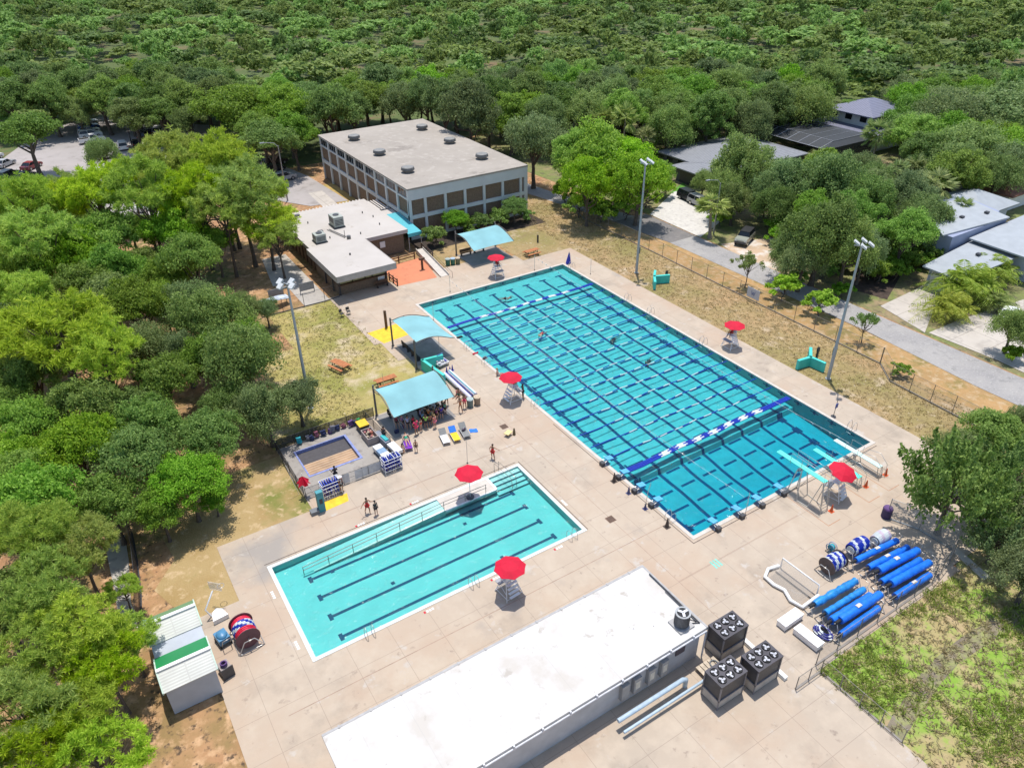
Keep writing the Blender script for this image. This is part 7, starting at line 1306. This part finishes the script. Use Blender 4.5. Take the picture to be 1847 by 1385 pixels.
plant('limebush', (48.3, 61.7), 2.8, 'lime bush at the corner of the white driveway', None, 1.00)
plant('limebush', (53.7, 63.5), 2.3, 'lime bush below the grey house porch', None, 1.00)
plant('limebush', (38.6, 71.1), 2.6, 'lime bush behind the fence gate', None, 1.00)
plant('limebush', (39.4, 24.9), 2.5, 'bushy lime tree at the verge left of the light pole', None, 1.00)
plant('limebush', (40.0, 19.6), 2.3, 'bushy lime tree behind the light pole at the road', None, 1.00)
plant('limebush', (87.3, 51.5), 2.4, 'yellow-green bush among the oaks behind the pool cage', None, 1.00)
plant('palm', (60.3, 82.5), 3.1, 'tall fan palm before the back wood', None, 1.24)
plant('palm', (62.8, 79.4), 2.5, 'short fan palm behind the lime trees', None, 1.03)
plant('palm', (58.3, 86.9), 2.8, 'fan palm left of the tall one before the back wood', None, 1.25)
plant('palm', (47.3, 45.6), 3.0, 'fan palm at the white driveway by the street lamp', None, 0.73)
plant('palm', (92.5, 50.9), 2.8, 'fan palm before the two-storey house', None, 1.25)
plant('palm', (76.9, 29.5), 3.2, 'fan palm among the oaks behind the blue house', None, 0.96)
plant('palm', (76.3, 49.8), 2.8, 'fan palm at the pool cage', None, 0.92)
plant('palm', (86.3, 39.0), 2.4, 'small fan palm right of the pool cage', None, 1.09)
plant('palm', (81.4, 38.7), 2.2, 'low fan palm on the bright grass', None, 1.20)
plant('palm', (77.3, 25.2), 1.8, 'fan palm at the pyramid roof', None, 1.20)
plant('moss', (59.8, 51.4), 5.9, 'wide grey-green oak in front of the grey house', 'oaks among the houses beyond the road', 1.29)
plant('moss', (61.3, 43.9), 5.3, 'grey-green oak among the houses beyond the road, sixth from the left', 'oaks among the houses beyond the road', 1.22)
plant('moss', (54.0, 50.1), 3.5, 'grey-green oak among the houses beyond the road, second from the left', 'oaks among the houses beyond the road', 1.49)
plant('moss', (64.1, 38.3), 5.9, 'grey-green oak among the houses beyond the road, eighth from the left', 'oaks among the houses beyond the road', 1.30)
plant('moss', (46.3, 26.0), 5.4, 'big grey-green oak beside the off-roader', 'oaks among the houses beyond the road', 1.40)
plant('moss', (44.9, 29.1), 2.9, 'oak at the right of the off-roader, low limbs over the yard', 'oaks among the houses beyond the road', 1.46)
plant('moss', (65.3, 33.1), 4.3, 'grey-green oak among the houses beyond the road, tenth from the left', 'oaks among the houses beyond the road', 1.45)
plant('moss', (63.6, 23.9), 3.2, 'grey-leaved tree against the blue house wall', 'oaks among the houses beyond the road', 1.43)
plant('moss', (51.6, 22.9), 3.3, 'oak over the dark mulch by the garage driveway', 'oaks among the houses beyond the road', 1.48)
plant('moss', (112.4, 49.3), 8.0, 'grey-green oak among the houses beyond the road, thirteenth from the left', 'oaks among the houses beyond the road', 1.09)
plant('moss', (119.1, 44.6), 9.4, 'grey-green oak among the houses beyond the road, fifteenth from the left', 'oaks among the houses beyond the road', 0.92)
plant('moss', (97.4, 36.9), 7.5, 'grey-green oak among the houses beyond the road, fourteenth from the left', 'oaks among the houses beyond the road', 1.01)
plant('moss', (70.9, 29.6), 4.1, 'grey-green oak among the houses beyond the road, twelfth from the left', 'oaks among the houses beyond the road', 1.48)
plant('moss', (93.5, 29.0), 4.0, 'grey-green oak among the houses beyond the road, sixteenth from the left', 'oaks among the houses beyond the road', 1.48)
plant('moss', (56.2, 41.5), 3.3, 'grey-green oak among the houses beyond the road, fifth from the left', 'oaks among the houses beyond the road', 1.44)
plant('moss', (60.2, 26.1), 2.6, 'grey-green oak among the houses beyond the road, eleventh from the left', 'oaks among the houses beyond the road', 1.44)
plant('moss', (49.1, 23.6), 4.1, 'grey-green oak among the houses beyond the road, ninth from the left', 'oaks among the houses beyond the road', 1.49)
plant('moss', (43.3, 25.7), 3.3, 'grey-green oak among the houses beyond the road, seventh from the left', 'oaks among the houses beyond the road', 1.32)
plant('moss', (53.9, 47.6), 3.8, 'grey-green oak among the houses beyond the road, third from the left', 'oaks among the houses beyond the road', 1.14)
plant('moss', (58.4, 44.1), 3.9, 'grey-green oak among the houses beyond the road, fourth from the left', 'oaks among the houses beyond the road', 1.38)
plant('moss', (57.9, 58.2), 2.4, 'grey-green oak among the houses beyond the road, first from the left', 'oaks among the houses beyond the road', 1.47)
plant('sparse', (38.6, 30.4), 2.2, 'thin young tree on the verge beside the white banner', None, 1.49)
plant('sparse', (38.7, 12.6), 1.8, 'thin young tree on the verge near the road end of the pool', None, 1.47)
plant('shrub', (35.6, 5.7), 1.2, 'round shrub in the kink of the road-side fence', None, 1.00)
plant('shrub', (61.9, 25.7), 2.0, 'yellowish shrub in the dark mulch bed', None, 1.00)
plant('areca', (58.8, 12.7), 4.6, 'big yellow feather palm at the garage corner', None, 1.00)
plant('areca', (52.5, 10.8), 3.2, 'yellow feather palm nearest the garage driveway', None, 1.00)
plant('areca', (66.6, 13.8), 3.5, 'green feather palm against the garage roof', None, 1.00)
plant('areca', (58.8, 8.9), 2.8, 'feather palm behind the neighbour driveway', None, 1.00)
plant('moss', (49.8, 2.1), 2.5, 'tree at the right photo edge over the parked white car', None, 1.43)
plant('moss', (35.0, -6.9), 1.6, 'tree at the right photo edge at the end of the verge', None, 1.43)
plant('plume', (16.7, -10.6), 4.2, 'feathery tree shading the corner of the deck by the cover rolls', None, 1.49)
plant('plume', (24.0, -11.2), 3.0, 'feathery tree at the right edge beside the weedy bank', None, 1.39)
plant('plume', (16.9, -14.6), 2.3, 'feathery tree low at the right edge over the ditch', None, 1.46)
plant('plume', (19.9, -15.0), 2.6, 'feathery tree cut by the right photo edge', None, 1.41)
plant('hedge', (10.7, 66.2), 2.5, 'rounded dark hedge shrub left of the far canopy', 'hedge shrubs along the gym front', 1.00)
plant('hedge', (17.1, 68.1), 2.1, 'dark hedge shrub along the gym front, first from the left', 'hedge shrubs along the gym front', 1.00)
plant('hedge', (20.0, 67.9), 2.1, 'dark hedge shrub along the gym front, second from the left', 'hedge shrubs along the gym front', 1.00)
plant('hedge', (23.7, 67.9), 2.3, 'dark hedge shrub along the gym front, third from the left', 'hedge shrubs along the gym front', 1.00)
plant('mid', (15.7, 68.3), 2.2, 'tall light green shrub at the middle of the gym front', None, 1.08)
plant('mid', (26.1, 67.8), 2.3, 'tall light green shrub at the right corner of the gym', None, 1.13)
plant('shrub', (28.0, 67.5), 1.6, 'round shrub right of the gym hedge', None, 1.00)
plant('shrub', (17.1, 66.4), 1.2, 'small shrub behind the far canopy', None, 1.00)
plant('shrub', (39.0, 60.3), 2.0, 'low shrub under the lime trees at the fence', None, 1.00)
plant('shrub', (52.0, 48.2), 2.1, 'shrub at the palm foot by the white driveway', None, 1.00)
plant('shrub', (54.0, 26.1), 1.7, 'shrub in the mulch bed, left of the garage', None, 1.00)
plant('shrub', (63.7, 21.1), 1.8, 'shrub against the blue wall of the house', None, 1.00)
plant('shrub', (63.5, 23.3), 1.7, 'shrub left of the blue wall', None, 1.00)
plant('shrub', (53.6, 38.5), 2.1, 'shrub behind the off-roader', None, 1.00)
plant('shrub', (45.0, 27.2), 1.8, 'shrub under the big oak by the road', None, 1.00)
plant('shrub', (46.5, 21.4), 1.6, 'shrub at the driveway corner by the road', None, 1.00)
plant('shrub', (48.7, 0.7), 1.5, 'shrub at the right photo edge by the road', None, 1.00)
plant('flower', (91.1, 28.1), 2.3, 'pink blossoming shrub behind the blue house', None, 1.00)
for x, y, r, h in ((-39.9, 54.7, 4.4, 1.14), (-42.6, 66.2, 4.0, 1.24), (-33.5, 60.2, 4.3, 1.17), (-35.9, 65.6, 4.2, 1.20), (-23.5, 42.9, 3.1, 1.40), (-27.5, 41.7, 3.2, 1.40),): plant('oak', (x, y), r, 'dark green oak filling the wood left of the lawns', 'dark green oaks filling the left wood', h)
for x, y, r, h in ((-28.6, 58.7, 3.0, 1.40), (-44.0, 25.6, 3.9, 1.38), (-45.5, 34.2, 3.1, 1.40), (-45.3, 43.4, 3.2, 1.40), (-34.8, 32.7, 3.3, 1.40), (-43.7, 79.1, 3.2, 1.40), (-30.5, 28.6, 3.1, 1.40),): plant('mid', (x, y), r, 'fresh green broadleaf tree filling the wood left of the lawns', 'fresh green broadleaf trees filling the left wood', h)
for x, y, r, h in ((-26.4, 53.6, 4.2, 1.30), (-32.4, 48.2, 3.4, 1.40), (-45.0, 57.0, 4.4, 1.23), (-36.3, 50.1, 3.5, 1.40),): plant('moss', (x, y), r, 'grey-green oak filling the wood left of the lawns', 'grey-green oaks filling the left wood', h)
for x, y, r, h in ((-47.1, 17.0, 3.4, 1.17),): plant('oak', (x, y), r, 'dark green oak under the pines of the lower left corner', 'dark green oaks under the lower left pines', h)
for x, y, r, h in ((-34.2, 100.4, 3.9, 1.11), (-38.6, 94.2, 3.7, 1.17), (-42.3, 113.2, 3.8, 1.16), (-35.0, 81.7, 3.4, 1.29), (-23.6, 70.2, 3.4, 1.27), (-42.7, 105.7, 3.7, 1.17), (-40.2, 109.2, 3.0, 1.40), (-41.3, 90.3, 3.2, 1.37),): plant('mid', (x, y), r, 'fresh green broadleaf tree under the tall pines by the lot', 'fresh green broadleaf trees under the pines by the lot', h)
for x, y, r, h in ((-28.3, 71.9, 3.7, 1.07), (-36.7, 106.8, 3.4, 1.18), (-42.5, 118.1, 3.7, 1.08), (-41.8, 100.4, 4.0, 1.00), (-32.1, 91.6, 3.6, 1.11), (-20.5, 81.6, 4.0, 1.01), (-44.0, 86.5, 3.9, 1.04), (-37.2, 112.7, 3.0, 1.32), (-43.5, 94.9, 3.1, 1.29), (-25.4, 83.6, 3.2, 1.26), (-27.5, 87.3, 3.0, 1.33),): plant('oak', (x, y), r, 'dark green oak under the tall pines by the lot', 'dark green oaks under the pines by the lot', h)
for x, y, r, h in ((13.1, 147.5, 5.1, 1.29), (6.7, 115.3, 4.8, 1.36), (22.0, 132.6, 5.3, 1.24), (6.3, 145.8, 5.6, 1.15), (16.7, 153.6, 4.6, 1.40),): plant('mid', (x, y), r, 'fresh green broadleaf tree in the wood behind the car park', 'fresh green broadleaf trees behind the car park', h)
for x, y, r, h in ((29.0, 144.2, 5.9, 1.02), (15.8, 139.1, 4.5, 1.32), (7.7, 157.4, 5.6, 1.06), (12.6, 131.6, 5.7, 1.04), (7.9, 136.2, 4.8, 1.25), (19.1, 145.2, 5.6, 1.06), (1.8, 119.8, 5.2, 1.16), (1.0, 111.3, 5.8, 1.03), (23.2, 125.9, 4.8, 1.26), (24.3, 139.1, 4.8, 1.26), (1.6, 139.7, 5.1, 1.17), (17.5, 127.0, 4.5, 1.32),): plant('oak', (x, y), r, 'dark green oak in the wood behind the car park', 'dark green oaks behind the car park', h)
for x, y, r, h in ((51.8, 131.3, 5.3, 1.32), (63.7, 115.2, 6.2, 1.13), (78.4, 93.3, 6.1, 1.15), (51.9, 113.2, 6.1, 1.15), (91.6, 94.6, 6.2, 1.14), (124.1, 87.3, 5.7, 1.22), (84.7, 78.5, 5.6, 1.25), (84.7, 101.8, 5.7, 1.24), (42.8, 116.7, 5.8, 1.22), (46.3, 100.5, 5.8, 1.20), (92.7, 102.3, 6.4, 1.10), (77.5, 86.3, 6.3, 1.11), (61.2, 126.3, 5.5, 1.27), (106.5, 76.3, 4.9, 1.40), (66.0, 122.2, 4.7, 1.40), (107.4, 82.9, 4.9, 1.40), (27.8, 129.5, 5.9, 1.19),): plant('oak', (x, y), r, 'dark green oak in the back wood between gym and houses', 'dark green oaks in the back wood', h)
for x, y, r, h in ((91.2, 73.7, 4.9, 1.18), (101.5, 79.7, 5.8, 1.00), (71.7, 82.6, 4.9, 1.20), (68.6, 104.0, 5.7, 1.03), (57.8, 117.6, 4.9, 1.19), (89.5, 108.2, 4.5, 1.29), (62.5, 106.5, 5.8, 1.01), (77.1, 100.1, 4.9, 1.18), (75.9, 76.3, 5.2, 1.11), (105.4, 88.4, 5.4, 1.08), (91.3, 87.2, 5.8, 1.01), (118.2, 91.9, 4.6, 1.26), (100.2, 101.2, 5.9, 0.99), (76.1, 105.8, 4.9, 1.19), (58.5, 111.2, 4.9, 1.19), (35.7, 140.6, 6.0, 0.97), (60.9, 100.5, 4.7, 1.23), (86.4, 112.5, 4.8, 1.20),): plant('dark', (x, y), r, 'dark evergreen tree in the back wood between gym and houses', 'dark evergreen trees in the back wood', h)
for x, y, r, h in ((106.6, 97.7, 5.7, 1.32), (100.0, 72.1, 6.3, 1.21), (60.7, 94.3, 6.1, 1.25), (98.7, 93.8, 5.8, 1.31), (80.6, 111.2, 5.4, 1.40), (53.0, 122.0, 6.3, 1.21), (51.2, 96.0, 5.3, 1.40), (84.7, 72.5, 4.9, 1.40), (111.2, 93.9, 4.7, 1.40), (47.2, 125.7, 5.5, 1.39), (68.2, 78.2, 5.0, 1.40), (34.5, 124.5, 5.8, 1.32),): plant('moss', (x, y), r, 'grey-green oak in the back wood between gym and houses', 'grey-green oaks in the back wood', h)
for x, y, r, h in ((112.0, 86.8, 5.2, 1.40), (33.8, 131.0, 4.6, 1.40), (84.6, 88.9, 5.8, 1.31), (70.1, 89.0, 5.0, 1.40), (41.8, 138.5, 5.0, 1.40), (52.7, 104.1, 4.7, 1.40), (71.7, 120.3, 5.4, 1.40), (30.0, 135.2, 4.5, 1.40), (71.2, 111.0, 5.5, 1.39), (39.5, 127.6, 4.9, 1.40), (64.0, 87.1, 5.4, 1.40), (95.7, 81.2, 4.7, 1.40), (98.3, 87.9, 4.6, 1.40), (117.6, 82.4, 5.6, 1.36), (44.9, 132.6, 5.7, 1.33), (85.2, 95.9, 5.0, 1.40), (77.7, 117.4, 5.6, 1.37),): plant('mid', (x, y), r, 'fresh green broadleaf tree in the back wood between gym and houses', 'fresh green broadleaf trees in the back wood', h)
for x, y, r, h in ((142.6, 62.4, 4.6, 1.40), (105.3, 31.6, 5.9, 1.11), (105.2, 45.4, 5.3, 1.24), (98.7, 47.1, 5.9, 1.10), (122.4, 64.5, 5.6, 1.16), (157.1, 61.0, 5.0, 1.30), (112.2, 57.2, 4.9, 1.33), (117.8, 55.9, 4.5, 1.40),): plant('mid', (x, y), r, 'fresh green broadleaf tree in the garden wood at the upper right', 'fresh green broadleaf trees in the upper right gardens', h)
for x, y, r, h in ((134.6, 48.2, 5.3, 1.14), (85.8, 31.8, 5.0, 1.20), (134.4, 66.8, 6.2, 0.97), (109.4, 36.3, 4.8, 1.26), (141.1, 52.3, 5.6, 1.07), (123.6, 53.5, 5.4, 1.10), (115.4, 36.8, 5.1, 1.17), (91.5, 40.6, 4.9, 1.22), (104.7, 39.4, 4.8, 1.26),): plant('oak', (x, y), r, 'dark green oak in the garden wood at the upper right', 'dark green oaks in the upper right gardens', h)
for x, y, r, h in ((149.7, 56.7, 6.4, 1.02), (135.6, 57.5, 5.9, 1.11), (130.1, 62.1, 4.9, 1.33), (150.0, 63.9, 5.7, 1.14), (129.2, 70.8, 5.3, 1.23), (98.6, 29.9, 5.0, 1.30), (104.1, 51.1, 5.0, 1.31), (130.0, 53.0, 5.9, 1.11), (127.5, 46.3, 4.6, 1.40), (90.6, 34.8, 4.9, 1.34), (141.0, 68.1, 5.5, 1.18), (111.4, 41.5, 4.8, 1.35),): plant('moss', (x, y), r, 'grey-green oak in the garden wood at the upper right', 'grey-green oaks in the upper right gardens', h)
for x, y, r, h in ((55.5, 34.3, 3.8, 1.40), (58.9, 22.2, 3.9, 1.38), (58.8, 30.5, 4.2, 1.31), (73.5, 46.2, 4.3, 1.26),): plant('mid', (x, y), r, 'fresh green broadleaf tree between the grey house and the blue house', 'fresh green broadleaf trees between the grey and blue houses', h)
for x, y, r, h in ((72.1, 35.7, 4.0, 1.36), (68.2, 49.9, 3.5, 1.40), (78.7, 33.3, 3.6, 1.40), (69.7, 41.1, 4.2, 1.30), (81.4, 44.7, 3.5, 1.40), (77.0, 39.9, 3.6, 1.40), (53.0, 29.4, 3.6, 1.40), (67.7, 45.6, 3.3, 1.40), (68.1, 25.4, 4.0, 1.37),): plant('moss', (x, y), r, 'grey-green oak between the grey house and the blue house', 'grey-green oaks between the grey and blue houses', h)
for x, y, r, h in ((-13.1, 167.7, 5.3, 1.32), (-23.7, 180.0, 5.3, 1.32), (-5.9, 161.9, 5.4, 1.30), (1.4, 176.3, 6.0, 1.16), (-13.5, 177.0, 5.2, 1.34), (-37.3, 190.9, 5.1, 1.37), (5.4, 164.5, 5.7, 1.23), (-24.9, 193.8, 5.4, 1.29), (-9.0, 183.6, 5.3, 1.33), (-19.8, 165.8, 5.7, 1.23), (-29.8, 170.7, 5.2, 1.36), (-5.2, 151.1, 5.5, 1.28),): plant('oak', (x, y), r, 'dark green oak beyond the parking lot at the upper left', 'dark green oaks beyond the parking lot', h)
for x, y, r, h in ((-7.2, 177.7, 5.8, 1.01), (6.2, 171.0, 5.0, 1.16), (-6.5, 169.7, 5.9, 0.99), (-32.6, 195.6, 5.1, 1.13), (-17.2, 172.1, 5.1, 1.14), (-15.5, 161.2, 5.2, 1.11), (-16.2, 186.3, 5.7, 1.03), (-29.1, 187.9, 5.2, 1.12), (-36.5, 201.6, 5.3, 1.10), (-8.6, 156.4, 5.6, 1.04), (-30.7, 178.7, 5.2, 1.12), (-36.8, 183.6, 6.2, 0.94), (0.9, 159.8, 5.7, 1.01), (-21.9, 188.2, 5.2, 1.13), (-0.5, 166.9, 5.7, 1.02),): plant('dark', (x, y), r, 'dark evergreen tree beyond the parking lot at the upper left', 'dark evergreen trees beyond the parking lot', h)
for x, y, r, h in ((28.0, -8.2, 3.5, 0.93),): plant('mid', (x, y), r, 'fresh green bushy young tree beside the ditch at the right edge', 'fresh green bushy young trees beside the ditch', h)
for x, y, r, h in ((14.9, -18.0, 2.7, 1.20), (20.7, -11.8, 2.5, 1.29), (24.1, -7.6, 2.8, 1.17),): plant('moss', (x, y), r, 'grey-green oak beside the ditch at the right edge', 'grey-green oaks beside the ditch', h)
for x, y, r, h in ((61.1, 47.4, 1.7, 0.88), (53.5, 27.4, 1.6, 0.95), (55.5, 31.2, 1.6, 0.98), (50.9, 33.4, 1.6, 0.94), (57.0, 24.8, 1.5, 1.03), (67.4, 53.6, 2.2, 0.70), (56.7, 23.6, 2.5, 0.70), (62.5, 55.4, 1.7, 0.89), (69.3, 49.3, 1.9, 0.79), (56.3, 40.0, 2.5, 0.70),): plant('mid', (x, y), r, 'fresh green bushy young tree under the oaks between the grey and blue houses', 'fresh green bushy young trees under the oaks beyond the road', h)
for x, y, r, h in ((60.2, 21.3, 2.2, 1.07), (56.1, 50.6, 2.5, 0.93), (61.7, 22.2, 2.1, 1.11), (65.2, 20.7, 1.8, 1.31), (54.3, 21.8, 2.4, 0.98), (66.7, 48.6, 2.1, 1.10), (54.6, 23.1, 2.5, 0.93), (66.0, 47.3, 2.5, 0.92), (52.5, 27.5, 1.9, 1.20), (56.0, 51.6, 1.4, 1.40), (58.0, 26.2, 1.4, 1.40), (58.5, 28.7, 1.7, 1.35), (65.2, 53.3, 1.5, 1.40), (56.5, 21.0, 2.3, 1.03),): plant('hedge', (x, y), r, 'low shrub under the oaks between the grey and blue houses', 'low shrubs under the oaks beyond the road', h)
for x, y, r, h in ((59.6, 24.0, 2.2, 1.05), (52.9, 31.9, 1.9, 1.24), (60.0, 22.7, 1.5, 1.40), (49.6, 26.9, 2.6, 0.90), (65.1, 26.1, 1.5, 1.40), (60.3, 57.0, 1.6, 1.40), (66.1, 23.4, 1.4, 1.40), (59.1, 40.4, 1.5, 1.40), (60.3, 42.8, 1.6, 1.40), (59.1, 33.7, 2.4, 0.97),): plant('shrub', (x, y), r, 'leafy shrub under the oaks between the grey and blue houses', 'leafy shrubs under the oaks beyond the road', h)
for x, y, r, h in ((128.8, 48.3, 2.0, 0.86), (116.8, 46.5, 2.4, 0.74), (103.5, 45.3, 1.8, 0.99), (94.0, 37.3, 2.3, 0.75), (118.4, 63.4, 2.2, 0.79), (104.6, 33.2, 2.1, 0.82), (125.1, 56.3, 2.4, 0.72), (125.4, 48.4, 1.9, 0.89), (124.4, 41.6, 2.2, 0.81),): plant('mid', (x, y), r, 'fresh green bushy young tree under the trees at the upper right', 'fresh green bushy young trees under the upper right trees', h)
for x, y, r, h in ((128.6, 51.7, 2.5, 1.07), (106.8, 47.6, 1.9, 1.39), (121.4, 42.7, 1.8, 1.40), (110.1, 50.5, 2.2, 1.20), (130.5, 47.8, 1.7, 1.40), (95.3, 41.7, 2.6, 1.03), (126.8, 51.8, 2.6, 1.02),): plant('hedge', (x, y), r, 'low shrub under the trees at the upper right', 'low shrubs under the upper right trees', h)
for x, y, r, h in ((67.5, 93.4, 2.5, 0.70), (69.8, 86.3, 2.3, 0.76),): plant('mid', (x, y), r, 'fresh green bushy young tree behind the lime trees by the lane', 'fresh green bushy young trees behind the lime trees', h)
for x, y, r, h in ((58.1, 85.5, 2.1, 1.26), (72.5, 91.9, 2.5, 1.05), (65.1, 83.8, 2.6, 1.01), (66.4, 90.0, 2.7, 0.99), (65.7, 93.2, 1.7, 1.40), (61.8, 86.2, 1.9, 1.40), (56.7, 91.0, 2.0, 1.32), (57.5, 100.5, 2.5, 1.08), (69.6, 93.3, 2.4, 1.10), (50.5, 89.2, 2.1, 1.25),): plant('hedge', (x, y), r, 'low shrub behind the lime trees by the lane', 'low shrubs behind the lime trees', h)
# far wood beyond what the photo resolves into single trees
qs = []
base = [crown_oak(1.0, 1.1, 40, 26, .17, nsub=8)[0] for _ in range(6)]
def far_wood():
    n = 0
    C0 = np.array([-36.05, -30.1]); yaw = _yaw
    for _ in range(5200):
        ang = yaw+rng.uniform(-.72, .72); r = math.sqrt(rng.uniform(196**2, 520**2)); p = C0+np.array([math.cos(ang), math.sin(ang)])*r
        if any((p[0]-o[0])**2+(p[1]-o[1])**2 < 44 for o in far_pts): continue
        far_pts.append(p); R_ = rng.lognormal(1.72, .34); hh = rng.uniform(6, 12); b = base[rng.integers(6)]
        a = rng.uniform(0, 6.28); M = np.array([[math.cos(a), -math.sin(a), 0], [math.sin(a), math.cos(a), 0], [0, 0, 1]])
        qs.append(b.reshape(-1, 3)@M.T*np.array([R_, R_, hh*.55])+np.array([p[0], p[1], hh*.62]))
far_pts = []; far_wood()
for k_, m_ in enumerate(('oak', 'mid', 'moss', 'dark')):
    fw = bpy.data.objects.new('far_wood', quads_mesh('far_wood', np.concatenate(qs[k_::4]).reshape(-1, 4, 3), LM[m_])); COL.objects.link(fw); fw['kind'] = 'stuff'
# weeds and tufts on the bank, lawn tufts
def tufts(name, n, area, L, m, cl=9, seed=1):
    xs = []; tries = 0
    C = []
    while len(C) < n and tries < n*20:
        tries += 1; p = area()
        if p is not None: C.append(p)
    C = np.array(C); B = np.repeat(C, cl, 0); k = len(B); D = unit(rng.normal(size=(k, 3))*np.array([1, 1, .3])+np.array([0, 0, .9])); Bp = np.c_[B[:, :2]+rng.normal(size=(k, 2))*.1, np.full(k, -.03)]
    sc_ = np.repeat(rng.uniform(.5, 1.4, len(C)), cl); o = bpy.data.objects.new(name, quads_mesh(name, blade_quads(Bp, D, L*sc_*rng.uniform(.7, 1.2, k), np.full(k, .07)), m)); COL.objects.link(o); o['kind'] = 'stuff'
def bank():
    x = rng.uniform(-2, 34); y = rng.uniform(-34, -13.9)
    if x > 14.5 and y > -15: return None
    g_ = math.sin(x*.55+y*.3)+math.sin(y*.7-x*.2)+rng.normal()*.5
    return (x, y) if g_ > .35 else None
tufts('bank_weeds', 2600, bank, .5, leaf_mat('weed_blades', (.18, .28, .03), (.36, .50, .07), .45))
tufts('dry_bank_grass', 2600, lambda: (rng.uniform(-2, 30), rng.uniform(-30, -13.9)), .4, leaf_mat('straw_blades', (.36, .27, .12), (.52, .42, .22), .35))
tufts('lawn_tufts', 6000, lambda: (lambda x, y: (x, y) if (x < 36.2 and x > 27.5 and y < 74) else None)(rng.uniform(27.4, 36.3), rng.uniform(-13, 74)), .16, leaf_mat('lawn_blades', (.26, .21, .08), (.42, .34, .17), .3), 5)
tufts('left_lawn_tufts', 2600, lambda: (lambda x, y: (x, y) if ((y > 43.4 and x < -9.1) or (y > 38.7 and x < -8.3) or (30.2 < y < 38.5 and x < -14.9)) else None)(rng.uniform(-22, -8.3), rng.uniform(30.1, 57)), .16, leaf_mat('green_lawn_blades', (.22, .2, .05), (.38, .34, .13), .3), 5)
